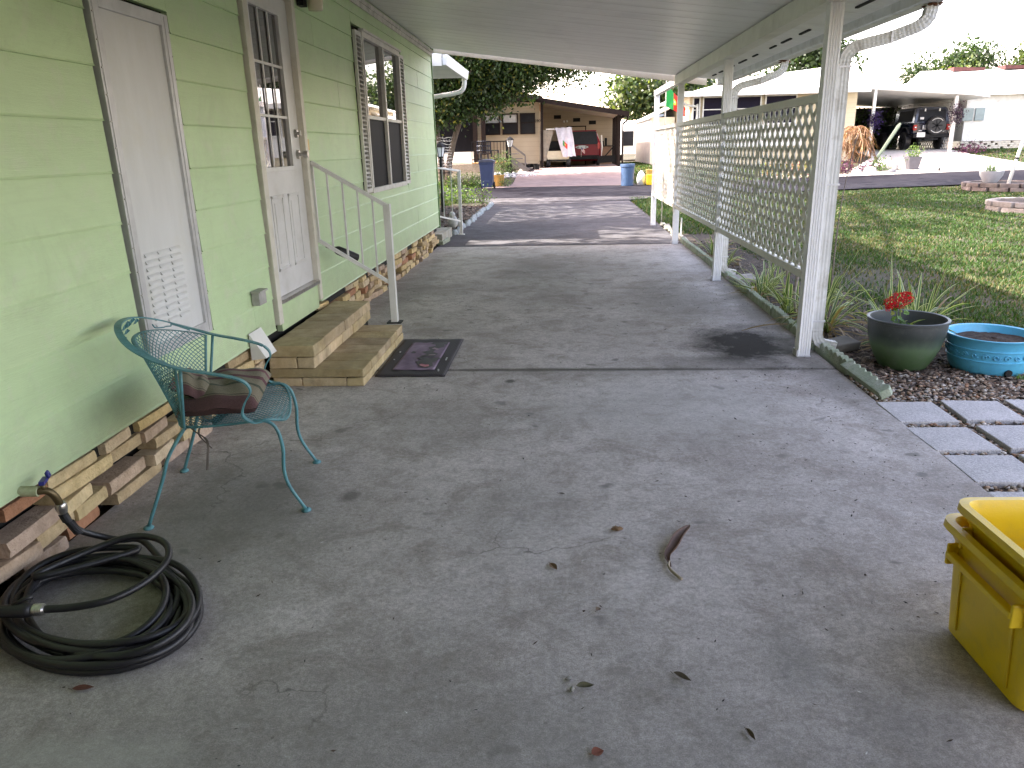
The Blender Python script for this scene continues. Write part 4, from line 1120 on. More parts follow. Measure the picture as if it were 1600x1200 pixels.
def leafblade(mb, base, ang, L, wd, lift, droop, c1, c2=None, seg=7, twist=0):
    """long arching strap leaf; centre c1, margins c2"""
    base = Vector(base); d = Vector((math.cos(ang), math.sin(ang), 0)); sd = Vector((-math.sin(ang), math.cos(ang), 0))
    vs = []; cs = []
    for i in range(seg + 1):
        t = i / seg; h = L * math.cos(lift) * t; z = L * (math.sin(lift) * t - droop * t * t)
        p = base + d * h + Vector((0, 0, z)); w_ = wd * (.55 + 1.2 * t) * (1 - t) ** .55 if t > 0 else wd * .5
        w_ = max(w_, .0012)
        s2 = (sd * math.cos(twist * t) + Vector((0, 0, 1)) * math.sin(twist * t))
        vs += [p - s2 * w_, p - s2 * w_ * .45 - Vector((0, 0, w_ * .3)), p + s2 * w_ * .45 - Vector((0, 0, w_ * .3)), p + s2 * w_]
        cs += [c2 or c1, c1, c1, c2 or c1]
    n0 = len(mb.v); mb.v += [tuple(p) for p in vs]; mb.c += cs; mb.colored = True
    for i in range(seg):
        for k in range(3): mb.f.append((n0 + i * 4 + k, n0 + i * 4 + k + 1, n0 + (i + 1) * 4 + k + 1, n0 + (i + 1) * 4 + k))
def strap_plant(x, y, n, L, label, group='striped leafy plants along the lattice bed', z=None, br=.25):
    z = hgt(x, y) if z is None else z
    t = thing('variegated_plant', (x, y, z), label, 'plant', group)
    mb = MB()
    for i in range(n):
        a = rng.uniform(0, 2 * math.pi); dead = rng.random() < br
        g = rng.uniform(.7, 1.2)
        c1 = (.07 * g, .12 * g, .05 * g); c2 = (.56 * g, .56 * g, .33 * g)
        if dead: c1 = (.22 * g, .15 * g, .08 * g); c2 = (.30 * g, .22 * g, .13 * g)
        leafblade(mb, (x + rng.uniform(-.05, .05), y + rng.uniform(-.05, .05), z), a, L * 1.22 * rng.uniform(.55, 1.15), rng.uniform(.010, .019), R(rng.uniform(15, 50) if dead else rng.uniform(38, 84)), rng.uniform(.35, .8) if dead else rng.uniform(.15, .75), c1, c2, twist=rng.uniform(-.8, .8))
    mb.build('foliage', W['leaf'], t)
    return t
strap_plant(2.17, 6.28, 85, .62, 'tall striped plant right behind the nearest carport post')
strap_plant(2.50, 5.72, 75, .62, 'striped plant fanning out behind the green planter')
strap_plant(2.80, 6.0, 60, .62, 'striped plant at the lawn edge behind the geranium')
strap_plant(2.10, 7.0, 44, .48, 'striped plant with brown leaves under the first lattice panel')
strap_plant(2.02, 7.75, 50, .46, 'striped plant spilling over the scalloped edging')
strap_plant(2.25, 8.3, 30, .42, 'small striped plant beside the second downspout')
strap_plant(2.10, 9.9, 34, .42, 'striped plant under the middle lattice panel')
strap_plant(2.15, 10.9, 30, .42, 'striped plant toward the third carport post')
strap_plant(2.5, 7.3, 34, .55, 'striped plant on the lawn side of the first lattice panel')
# bare stems rising among them
for i, (x, y, lean, lab) in enumerate(((2.05, 6.55, .05, 'bare grey stem nearest the first carport post'), (2.12, 6.85, -.04, 'bare grey stem second behind the lattice'), (2.08, 7.15, .02, 'bare grey stem third behind the lattice'))):
    t = thing('plant_stem', (x, y, hgt(x, y)), lab, 'stem', 'bare stems in the mulch bed')
    mb = MB(); z = hgt(x, y); mb.tube(cr([(x, y, z), (x + lean, y - .02, z + .2), (x + lean * .5, y, z + .42), (x + lean, y + .02, z + .62)], 4), [.013] * 13, n=8)
    so_ = mb.build('stem', M('grey_stem' + str(i), (.33, .29, .24), (.18, .15, .12), rough=.9, scale=30), t, smooth=True)
    mb = MB()
    for k in range(14): leafblade(mb, (x + lean, y + .02, z + .6), rng.uniform(0, 6.28), .28, .010, R(rng.uniform(20, 80)), .6, (.08, .13, .05), (.38, .40, .2))
    mb.build('foliage', W['leaf'], t)

# geranium
gz_ = ZB + .215
ge = thing('geranium', (2.32, 5.20, gz_), 'red-flowered geranium growing in the dark green planter', 'plant')
mb = MB()
heads = []
stems = [((2.30, 5.20), (2.27, 5.19, gz_ + .20)), ((2.31, 5.21), (2.30, 5.22, gz_ + .235)), ((2.34, 5.19), (2.37, 5.17, gz_ + .09)), ((2.29, 5.19), (2.25, 5.17, gz_ + .13)), ((2.36, 5.2), (2.42, 5.16, gz_ + .06))]
for (bx_, by_), e in stems: mb.tube(cr([(bx_, by_, gz_), ((bx_ + e[0]) / 2 + .01, by_, (gz_ + e[2]) / 2), e], 4), .004, 6, c=(.13, .20, .06))
mb.build('stems', W['leaf'], ge, smooth=True)
mb = MB()
def round_leaf(c_, r_, nrm, cc):
    nrm = Vector(nrm).normalized(); a = nrm.cross(Vector((.3, .2, 1))).normalized(); b2 = nrm.cross(a)
    pts = [Vector(c_) - nrm * .2 * r_]
    K = 14
    for k in range(K):
        t = 2 * math.pi * k / K; q = r_ * (1 + .12 * math.cos(t * 7)) * (1 if k else .45)
        pts.append(Vector(c_) + a * q * math.cos(t) + b2 * q * math.sin(t))
    mb.add(pts, [(0, 1 + k, 1 + (k + 1) % K) for k in range(K)], cc)
for i in range(90):
    e = rng.choice(stems)[1]; t = rng.uniform(.1, .95)
    p = Vector((2.32 + (e[0] - 2.32) * t, 5.20 + (e[1] - 5.2) * t, gz_ + (e[2] - gz_) * t)) + Vector((rng.gauss(0, .035), rng.gauss(0, .035), rng.gauss(0, .018)))
    g = rng.uniform(.6, 1.5); round_leaf(p, rng.uniform(.010, .024), (rng.gauss(0, .6), rng.gauss(0, .6) - .4, 1), (.07 * g, .13 * g, .03 * g) if rng.random() > .15 else (.22, .24, .06))
mb.build('leaves', W['leaf'], ge)
mb = MB()
for (hx, hy, hz, hr) in ((2.275, 5.19, gz_ + .262, .060), (2.225, 5.19, gz_ + .245, .042), (2.325, 5.18, gz_ + .282, .046), (2.215, 5.18, gz_ + .215, .026)):
    for i in range(int(5200 * hr * hr * 9)):
        d = Vector((rng.gauss(0, 1), rng.gauss(0, 1), rng.gauss(0, 1))).normalized()
        c_ = Vector((hx, hy, hz)) + d * hr * rng.uniform(.7, 1.0); g = rng.uniform(.6, 1.3)
        a = d.cross(Vector((.1, .3, 1))).normalized(); b2 = d.cross(a); r_ = rng.uniform(.006, .010); o_ = rng.uniform(0, 1)
        pts = [c_ - d * .002]
        for k in range(8):
            t = 2 * math.pi * k / 8 + o_; q = r_ * (1 if k % 2 else .55); pts.append(c_ + a * q * math.cos(t) + b2 * q * math.sin(t) + d * .002)
        mb.add(pts, [(0, 1 + k, 1 + (k + 1) % 8) for k in range(8)], (.50 * g, .006 * g, .014 * g))
mb.build('flower_head', leafmat('petal', trans=.15), ge)
wd_ = thing('weed', (2.99, 4.88, ZB), 'small green weed at the drain hole of the blue tub planter', 'weed')
mb = MB()
for i in range(30): leafblade(mb, (2.99 + rng.uniform(-.04, .04), 4.87 + rng.uniform(-.02, .02), ZB), rng.uniform(0, 6.28), rng.uniform(.04, .11), .006, R(rng.uniform(20, 80)), .5, (.10, .17, .04))
mb.build('foliage', W['leaf'], wd_)

# ------------------------------------------------------------------ edging, stepping stones
edm = M('mossy_edging', (.40, .42, .34), (.24, .30, .20), rough=.95, scale=9, detail=8, bump=.9, bscale=70, dirt=.6, dirtc=(.09, .10, .06), dscale=7)
def edging(x, y, L, rzd, label, tilt=0, z=-.055, hgt_=.135, group='scalloped concrete edging blocks', roll=0):
    """scalloped top, lying along +Y from its base"""
    t = MB(); n = 7; poly = []
    K = 42
    for i in range(K + 1):
        u = i / K; poly.append((u * L, hgt_ - .022 + .022 * abs(math.sin(u * n * math.pi))))
    poly = [(0, 0)] + poly + [(L, 0)]
    t.prism([(a, b_) for a, b_ in poly], -.026, .026, 'x')
    o = t.build('edging_block', edm, bevel=.004, org=(0, 0, 0))
    o.location = (x, y, z); o.rotation_euler = (R(tilt), R(roll), R(rzd))
    return tag(o, label, 'edging block', group)
ypos = 5.60; k = 0
ordn = ['beside the nearest carport post', 'second past the nearest post', 'third past the nearest post', 'fourth past the nearest post', 'last before the second post', 'just beyond the second post', 'second beyond the second post', 'third beyond the second post', 'fourth beyond the second post', 'last before the third post']
while ypos < 11.7:
    edging(1.895 + rng.uniform(-.008, .008), ypos, .595, rng.uniform(-1.2, 1.2), 'mossy scalloped edging block ' + ordn[min(k, 9)], tilt=rng.uniform(-1, 1)); ypos += .605; k += 1
edging(1.935, 5.0, .56, 3, 'mossy edging block leaning in front of the downspout shoe', tilt=1.0)
edging(1.90, 4.40, .62, 1.5, 'fallen mossy edging block lying on the slab corner', tilt=0, z=.022, roll=62, hgt_=.085)
# rough stones edging the bed further on, and past the green wall
def stone(x, y, z, r_, label, group, c=(.36, .34, .30)):
    mb = MB(); mb.blob((x, y, z), r_, c, n=10, m=6, jit=.2)
    o = mb.build('edging_stone', W['chip'], org=(x, y, z), smooth=True, angle=50)
    return tag(o, label, 'stone', group)
far_l = ['grey edging stone beyond the third carport post', ]
for i in range(9):
    y = 12.25 + i * .34
    stone(1.95 + rng.uniform(-.03, .03), y, -.0, (.07, .15, .05), 'weathered edging stone between the third and fourth posts', 'loose stones edging the driveway beyond the carport')
for i in range(19):
    y = 13.9 + i * .41
    stone(-1.99 + rng.uniform(-.03, .03), y, .01, (.065, .19, .075), 'grey stone edging the mulch bed past the green wall', 'grey stones edging the bed past the green wall', (.30, .33, .34))
sl = MB(); sl.obox((-2.0, 12.62, .03), (.09, .56, .07), (0, 0, R(-4)), jit=.006)
tag(sl.build('edging_block', edm, org=(-2.0, 12.62, 0), bevel=.01), 'pale green edging block on the slab at the green wall corner', 'edging block')
# dark flat stones of an old border behind the first planter
for i, (x, y, sx, sy, rz_, lab) in enumerate(((2.05, 5.62, .30, .16, 20, 'dark flat border stone under the downspout shoe'), (2.62, 5.62, .34, .15, -12, 'dark flat border stone behind the green planter'), (3.1, 5.66, .34, .15, 4, 'dark flat border stone behind the blue planter'), (2.02, 8.55, .30, .22, 10, 'broken pale block by the second downspout'))):
    mb = MB(); mb.obox((x, y, .015), (sx, sy, .075), (R(3), R(-3), R(rz_)), c=(.16, .15, .13) if i < 3 else (.38, .35, .33), jit=.012)
    tag(mb.build('border_stone', W['chip'], org=(x, y, 0), bevel=.012), lab, 'stone', 'loose border stones in the bed')

def mat_paver():
    m, nt, b = nodes('paver_aggregate')
    p = opos(nt)
    v = nt.nodes.new('ShaderNodeTexVoronoi'); v.inputs['Scale'].default_value = 170; nt.links.new(p, v.inputs['Vector'])
    c = ramp(nt, noise(nt, p, 5, 5), [(.3, (.37, .355, .355)), (.7, (.46, .44, .44))])
    c = mixc(nt, .4, c, ramp(nt, v.outputs['Color'], [(.1, .2), (.5, .5), (.95, .85)]), 'OVERLAY')
    c = mixc(nt, ramp(nt, noise(nt, p, 16, 8, .8), [(.62, 0), (.7, .6)]), c, (.18, .165, .14))
    nt.links.new(c, b.inputs['Base Color']); b.inputs['Roughness'].default_value = .9
    bp = nt.nodes.new('ShaderNodeBump'); bp.inputs['Strength'].default_value = .7; bp.inputs['Distance'].default_value = .003; nt.links.new(v.outputs['Distance'], bp.inputs['Height']); nt.links.new(bp.outputs[0], b.inputs['Normal'])
    return m
pav = mat_paver()
PV = [(2.02, 4.19, 1, 'stepping stone nearest the fallen edging block'), (2.40, 4.22, -1, 'stepping stone in front of the gap between the planters'), (2.02, 3.78, 2, 'middle stepping stone touching the slab edge'), (2.40, 3.80, 0, 'stepping stone in the second column, middle row'),
      (2.035, 3.40, -1, 'stepping stone of the slab-side column, near the yellow tubs'), (2.40, 3.40, 1, 'stepping stone second column, beside the yellow tub row'), (2.78, 4.24, 1, 'stepping stone below the blue tub planter'), (2.78, 3.82, 0, 'stepping stone in the third column at the picture edge'), (2.03, 2.98, 0, 'stepping stone partly behind the yellow tubs')]
for x, y, rz_, lab in PV:
    mb = MB(); mb.obox((0, 0, 0), (.325, .325, .045), jit=.002)
    o = mb.build('stepping_stone', pav, org=(0, 0, 0), bevel=.005); o.location = (x, y, -.018 + rng.uniform(-.003, .003)); o.rotation_euler = (R(rng.uniform(-.6, .6)), R(rng.uniform(-.6, .6)), R(rz_ + rng.uniform(-1, 1)))
    tag(o, lab, 'stepping stone', 'square stepping stones set in pebbles')

# ------------------------------------------------------------------ pebbles, litter, grass (stuff)
def pebble_field(name, cnt, region, r0, r1, palette, z0=0, flat_=.6, n=7, m=4, chips=False, label=None, zoff=None):
    mb = MB()
    for i in range(cnt):
        x, y = region(); r_ = rng.uniform(r0, r1); g = rng.uniform(.65, 1.2); c = tuple(q * g for q in rng.choice(palette))
        z = (hgt(x, y) if zoff is None else zoff) + z0 + rng.uniform(0, r_ * .8)
        if not chips: mb.blob((x, y, z), (r_, r_ * rng.uniform(.65, 1), r_ * flat_), c, n=n, m=m, jit=.12)
        else:
            a = rng.uniform(0, 6.28); L = r_ * rng.uniform(1, 2.2); w_ = r_ * rng.uniform(.3, .7)
            d = Vector((math.cos(a), math.sin(a), rng.uniform(-.4, .4))); s_ = Vector((-math.sin(a), math.cos(a), rng.uniform(-.5, .5))); p = Vector((x, y, z + .004))
            mb.add([p - d * L, p - s_ * w_ + d * L * .1, p + d * L, p + s_ * w_ - Vector((0, 0, w_ * .4))], [(0, 1, 2, 3)], c)
    return tag(mb.build(name, W['chip'], org=(0, 0, 0), smooth=not chips), label, None, None, 'stuff')
peb = [(.42, .30, .20), (.50, .42, .32), (.30, .17, .10), (.55, .50, .44), (.36, .25, .17), (.22, .15, .10), (.44, .40, .36)]
def inpav(x, y):
    return any(abs(x - a) < .165 and abs(y - b_) < .165 for a, b_, *_ in PV)
def reg_peb():
    while True:
        x, y = rng.uniform(1.89, 3.6), rng.uniform(2.6, 5.0)
        if inpav(x, y) or math.hypot(x - 2.37, y - 5.22) < .16 or math.hypot(x - 2.9, y - 5.14) < .21: continue
        return x, y
pebble_field('gravel', 6800, reg_peb, .006, .015, peb, z0=.013, label='brown and cream river pebbles around the stepping stones')
litter = [(.10, .065, .045), (.16, .10, .065), (.22, .16, .12), (.07, .05, .04), (.28, .22, .17)]
def reg_lit():
    if rng.random() < .45: return rng.uniform(1.95, 3.6), rng.gauss(5.05, .28)
    if rng.random() < .8: return rng.uniform(1.93, 2.95), rng.uniform(5.3, 12.5)
    return rng.uniform(1.9, 3.3), rng.uniform(2.5, 5)
pebble_field('leaf_litter', 6500, reg_lit, .008, .022, litter, z0=.012, chips=True, label='brown dead leaf litter over the mulch bed')
def reg_l2(): return rng.uniform(-3.8, -2.08), rng.uniform(13.6, 21.2)
pebble_field('mulch', 2600, reg_l2, .015, .045, litter, z0=.02, chips=True, label='brown mulch in the bed past the green wall')
# specks scattered over the slab: denser near the right edge
def reg_sp():
    if rng.random() < .6: return 1.8 - abs(rng.gauss(0, .45)), rng.uniform(2.2, 9)
    return rng.uniform(-1.5, 1.7), rng.uniform(1.2, 10)
pebble_field('dirt_specks', 1700, reg_sp, .002, .006, [(.05, .04, .03), (.09, .06, .04), (.03, .03, .025)], chips=True, label='tiny dark crumbs scattered on the concrete', zoff=.001, z0=-.002)
def reg_sp2():
    return rng.uniform(-1.9, 1.8), rng.uniform(1.3, 8)
pebble_field('paint_flecks', 110, reg_sp2, .002, .0045, [(.75, .74, .72)], chips=True, label='tiny white paint flecks on the concrete', zoff=.001, z0=-.002)

def grass(name, cnt, region, hmin, hmax, label, wd=.0035, seedc=0, dark=1.0):
    X = np.array([region() for _ in range(cnt)])
    Z = np.array([hgt(x, y) for x, y in X])
    a = nr.uniform(0, 2 * np.pi, cnt); h = nr.uniform(hmin, hmax, cnt); dist = np.hypot(X[:, 0], X[:, 1]); wdt = wd * (1 + dist / 9)
    lx = nr.normal(0, .55, cnt) * h; ly = nr.normal(0, .55, cnt) * h
    P = np.stack([X[:, 0], X[:, 1], Z - .005], 1); s_ = np.stack([np.cos(a) * wdt, np.sin(a) * wdt, np.zeros(cnt)], 1)
    mid = P + np.stack([lx * .35, ly * .35, h * .65], 1); tip = P + np.stack([lx, ly, h], 1)
    V = np.stack([P - s_, P + s_, mid + s_ * .7, mid - s_ * .7, tip], 1).reshape(-1, 3)
    b5 = np.arange(cnt)[:, None] * 5
    F = np.concatenate([b5 + np.array([0, 1, 2]), b5 + np.array([0, 2, 3]), b5 + np.array([3, 2, 4])])
    g = nr.uniform(.6, 1.35, cnt) * dark
    patchn = np.sin(X[:, 0] * 1.3 + 2 * np.sin(X[:, 1] * .7)) * np.cos(X[:, 1] * .9 + X[:, 0] * .4)
    dry = (nr.uniform(0, 1, cnt) < (.16 + .3 * np.clip(patchn, 0, 1)))[:, None]
    C = np.where(dry, np.array([.12, .11, .05]), np.array([.034, .074, .013])) * g[:, None]
    C = np.repeat(C, 5, 0)
    return tag(build_np(name, V, F, W['grass'], C=C, org=(0, 0, 0)), label, None, None, 'stuff')
def reg_g():
    while True:
        u = rng.random() ** 1.35; y = 4.6 + u * 18.6; x = rng.uniform(2.6, 4 + y * .75)
        if x < 3.15 and y < 6: continue
        if x < 2.75 - (y - 12) * .06 + .15 * math.sin(y * 2.1) and y < 17 and rng.random() < .85: continue
        # bare sandy patches
        if rng.random() < .9 * math.exp(-(((x - 3.5) / .8) ** 2 + ((y - 8.6) / 1.5) ** 2)): continue
        q = math.sin(x * 2.1 + 1.7 * math.sin(y * 1.1)) * math.sin(y * 1.6 + 1.3 * math.sin(x * .9 + 2)) + .5 * math.sin(x * 5.3 + y * 4.1)
        if q > .35 and rng.random() < min(.5, q * .6): continue
        return x, y
grass('grass', 190000, reg_g, .025, .06, 'patchy green lawn beside the carport')
grass('grass', 9000, lambda: (rng.uniform(1.93, 3.6), rng.uniform(13.5, 23.3)), .04, .09, 'grass strip along the driveway beyond the lattice')
grass('grass', 9000, lambda: (rng.uniform(-9, -3.2), rng.uniform(21.5, 23.3)) if rng.random() < .5 else (rng.uniform(-9, -3.9), rng.uniform(13, 23.3)), .04, .10, 'grass at the street side past the mulch bed')
grass('grass', 14000, lambda: (rng.uniform(2.9, 10), rng.uniform(30.9, 46)), .05, .12, 'sunlit lawn across the street right of the pinkish driveway', wd=.006)
grass('grass', 12000, lambda: (rng.uniform(17.9, 30), rng.uniform(31.5, 40.5)), .04, .08, 'bright lawn in front of the white house', wd=.006)
grass('grass', 5000, lambda: (rng.uniform(-9, -3.3), rng.uniform(30.9, 33.5)), .05, .12, 'grass across the street left of the pinkish driveway', wd=.006)
def reg_w():
    while True:
        x, y = reg_peb()
        if abs(y - 3.99) < .07 or abs(y - 3.59) < .05 or abs(x - 2.21) < .04 or (x < 1.92) or (abs(y - 3.1) < .12): return x, y
grass('weeds', 1500, reg_w, .012, .035, 'small weeds between the stepping stones', wd=.0025)

# ------------------------------------------------------------------ fallen leaves on the slab
lfm = M('dry_leaf_skin', (1, 1, 1), (.7, .7, .7), rough=.7, vcol=True, scale=60)
def dry_leaf(x, y, L, w_, ang, c, label, curl=.3, cat='leaf'):
    mb = MB(); n = 8; vs = []
    for i in range(n + 1):
        t = i / n; q = w_ * math.sin(math.pi * t ** .8) * .5
        z = .003 + curl * L * .5 * (t - .5) ** 2 + .002
        vs += [(t * L - L / 2, -q, z + curl * q * .9), (t * L - L / 2, 0, z), (t * L - L / 2, q, z + curl * q * 1.3)]
    fs = []
    for i in range(n):
        for k in range(2): fs.append((i * 3 + k, i * 3 + k + 1, (i + 1) * 3 + k + 1, (i + 1) * 3 + k))
    mb.add(vs, fs, c); mb.tube([(-L * .5, 0, .004), (-L * .68, .002, .006)], .0009, 4, c=c)
    o = mb.build('dry_leaf', lfm, org=(0, 0, 0)); o.location = (x, y, 0); o.rotation_euler = (0, 0, R(ang))
    return tag(o, label, cat)
dry_leaf(-.04, 2.46, .055, .026, -60, (.16, .09, .04), 'small brown oval leaf left of the long curled leaf')
dry_leaf(.06, 1.81, .055, .022, 8, (.12, .11, .05), 'olive twisted leaf lying beside two seed pods', curl=.8)
dry_leaf(.345, 1.86, .06, .020, -38, (.13, .10, .07), 'dark narrow leaf near the bottom between pods and tub', curl=.7)
dry_leaf(.49, 1.64, .045, .014, -70, (.15, .11, .07), 'small folded dry leaf nearest the lower right of the slab', curl=.9)
dry_leaf(-1.42, 1.75, .065, .024, 8, (.14, .05, .035), 'reddish brown leaf below the hose coil')
dry_leaf(.115, 2.19, .022, .018, 40, (.15, .10, .06), 'tiny curled brown leaf chip in the middle of the slab', curl=.8)
dry_leaf(.085, 1.565, .035, .03, 20, (.22, .07, .04), 'reddish leaf scrap at the bottom edge of the slab')
dry_leaf(-.01, 3.08, .03, .012, -10, (.08, .06, .04), 'thin dark leaf sliver above the brown oval leaf')
for (x, y, a, lab) in ((0.012, 1.845, 20, 'pale seed pod left of the olive leaf'), (.022, 1.80, 80, 'pale seed pod nearer the camera beside the olive leaf')):
    mb = MB(); mb.blob((0, 0, .006), (.011, .0065, .006), (.34, .33, .29), n=10, m=6, jit=.08); o = mb.build('seed_pod', W['chip'], org=(0, 0, 0), smooth=True); o.location = (x, y, 0); o.rotation_euler = (0, 0, R(a)); tag(o, lab, 'seed pod')
mb = MB()
for k in range(16):
    a = rng.uniform(0, 6.28); d = rng.uniform(.005, .03); mb.tube([(.215 + rng.gauss(0, .01), 2.755 + rng.gauss(0, .006), .004), (.215 + d * math.cos(a), 2.755 + d * .6 * math.sin(a), .006 + rng.uniform(0, .01))], .0016, 4, c=(.30, .20, .11))
mb.blob((.215, 2.755, .008), (.022, .012, .008), (.28, .17, .09), n=9, m=5, jit=.3)
tag(mb.build('twig_clump', W['chip'], org=(.215, 2.755, 0)), 'small tan clump of twigs above the curled leaf', 'twigs')
cl = thing('dry_leaf', (.42, 2.58, 0), 'long curled brown leaf with a pale stalk lying on the concrete', 'leaf')
mb = MB(); P = cr([(.395, 2.47, .012), (.39, 2.54, .014), (.42, 2.60, .018), (.455, 2.68, .022), (.50, 2.76, .018), (.515, 2.80, .012)], 5); n = len(P); vs = []
for i, p in enumerate(P):
    t = i / (n - 1); d = (P[min(i + 1, n - 1)] - P[max(i - 1, 0)]).normalized(); s_ = d.cross(Vector((0, 0, 1))).normalized(); q = .033 * math.sin(math.pi * min(1, t * .93 + .05)) ** 1.3
    for k in range(7):
        a = -2.0 + 4.0 * k / 6; vs.append(p + s_ * (q * .62 * math.sin(a)) + Vector((0, 0, q * .40 * (1 - math.cos(a)) - .008 + .0018 * (k % 2))))
fs = [(i * 7 + k, i * 7 + k + 1, (i + 1) * 7 + k + 1, (i + 1) * 7 + k) for i in range(n - 1) for k in range(6)]
mb.add(vs, fs, (.14, .075, .05)); mb.build('blade', lfm, cl, smooth=True)
mb = MB(); mb.tube(cr([(.393, 2.50, .012), (.385, 2.465, .012), (.395, 2.43, .010), (.42, 2.385, .008)], 5), [.003, .0035, .004, .0045, .005, .005, .005, .0055, .0055, .0055, .006, .006, .006, .006, .006, .0065], n=8, c=(.45, .38, .28)); mb.build('stalk', W['chip'], cl, smooth=True)

# ================================================================== beyond the carport
# porch roof of the recessed wing
W['porchpaint'] = M('porch_white', (.72, .73, .72), (.62, .63, .62), rough=.45, scale=3, dirt=.2, dirtc=(.4, .4, .36))
pr_ = thing('porch', (-3.0, 14.3, 0), 'white porch roof and steps jutting out past the end of the green wall', 'porch')
mb = MB(); mb.box(-4.4, -1.93, 12.92, 15.7, 2.83, 2.90); mb.build('roof_panel', W['porchpaint'], pr_)
mb = MB(); mb.prism([(-1.93, 2.79), (-1.87, 2.79), (-1.84, 2.95), (-1.93, 2.95)], 12.9, 15.74, 'y'); mb.build('gutter', W['porchpaint'], pr_, bevel=.006)
mb = MB(); mb.box(-4.4, -1.94, 12.86, 12.915, 2.78, 2.97); mb.build('fascia', W['porchpaint'], pr_)
mb = MB(); mb.tube(cr([(-1.93, 15.66, 2.82), (-1.93, 15.66, 2.72), (-1.97, 15.68, 2.62), (-2.1, 15.72, 2.56), (-2.6, 15.8, 2.50), (-3.4, 15.8, 2.40), (-3.45, 15.8, 2.3), (-3.45, 15.8, .1)], 5), .045, 8); mb.build('downspout', W['porchpaint'], pr_, smooth=True)
mb = MB(); mb.box(-6.6, -4.0, 12.15, 24 - 3, .0, 2.85); mb.build('wall', M('porch_wall', (.45, .58, .33), (.40, .52, .30), rough=.6), pr_)
st2 = thing('porch_steps', (-2.2, 12.9, 0), 'small grey block steps just past the green wall corner', 'steps')
mb = MB()
for i in range(5): mb.obox((-2.12, 12.42 + i * .235 + .11, .085), (.24, .226, .16), jit=.003, c=(.42, .41, .36))
mb.build('lower_step', W['step'], st2, bevel=.006)
mb = MB(); mb.box(-3.9, -2.25, 12.4, 13.6, .0, .34, (.36, .33, .30)); mb.build('upper_step', W['step'], st2, bevel=.006)
handrail((-1.86, 13.75, 0), 'pale metal handrail of the far porch steps past the green wall', (-2.32, 12.9, 0), (-1.87, 13.85, 0), 1.24, .46, 1.13, .24, .0, 4, 'handrail')
bxp = thing('planter_box', (-2.75, 14.5, 0), 'pinkish terracotta planter box beside the far porch steps', 'planter')
mb = MB(); mb.box(-2.95, -2.45, 14.3, 14.7, 0, .36); mb.box(-2.97, -2.43, 14.28, 14.72, .33, .37); mb.build('box', M('terracotta', (.40, .30, .27), (.3, .22, .2), rough=.9), bxp)
mb = MB(); mb.blob((-2.13, 14.6, .16), (.10, .10, .13), (.6, .6, .58), n=12, m=8, jit=.05); mb.blob((-2.02, 14.75, .13), (.07, .07, .09), (.62, .62, .6), n=12, m=8, jit=.05); mb.blob((-2.13, 14.58, .30), (.06, .06, .06), (.62, .62, .6), n=12, m=8, jit=.05)
tag(mb.build('garden_figurine', W['chip'], org=(-2.1, 14.6, 0), smooth=True), 'small white garden ornament in the mulch behind the far handrail', 'ornament')

def lantern(name, x, y, ztop, label, postw=.035, lit=(.75, .76, .78), s=1.0, base=None):
    b_ = hgt(x, y) if base is None else base
    t = thing(name, (x, y, b_), label, 'lamp post')
    mb = MB(); mb.tube([(x, y, b_), (x, y, ztop - .36 * s)], postw, 10); mb.tube([(x, y, b_), (x, y, b_ + .5)], postw * 1.4, 10); mb.build('pole', W['black'], t)
    mb = MB(); z = ztop - .36 * s
    mb.lathe([(.03, 0), (.07, .02), (.075, .035)], (x, y, z), 8); mb.lathe([(.14 * s, .24 * s), (.08 * s, .31 * s), (.02, .345 * s), (.015, .36 * s)], (x, y, z), 6)
    for k in range(6):
        a = math.pi / 3 * k; mb.bar((x + .072 * s * math.cos(a), y + .072 * s * math.sin(a), z + .03), (x + .115 * s * math.cos(a), y + .115 * s * math.sin(a), z + .24 * s), .012, .012)
    lan = mb.build('lantern_cage', W['black'], t)
    mb = MB(); mb.lathe([(.062 * s, .035), (.105 * s, .238 * s)], (x, y, z), 6, capt=True); mb.build('glass', M('lamp_glass', lit, rough=.2) if 'lamp_glass' not in bpy.data.materials else bpy.data.materials['lamp_glass'], lan)
    return t
lp = lantern('lamp_post', -3.0, 19.0, 1.68, 'black lantern lamp post in the bed past the green wall', s=1.05)
mb = MB(); mb.bar((-3.0 - .25, 19, .95), (-3.0 + .3, 19, .95), .02, .02); mb.build('crossbar', W['black'], lp)

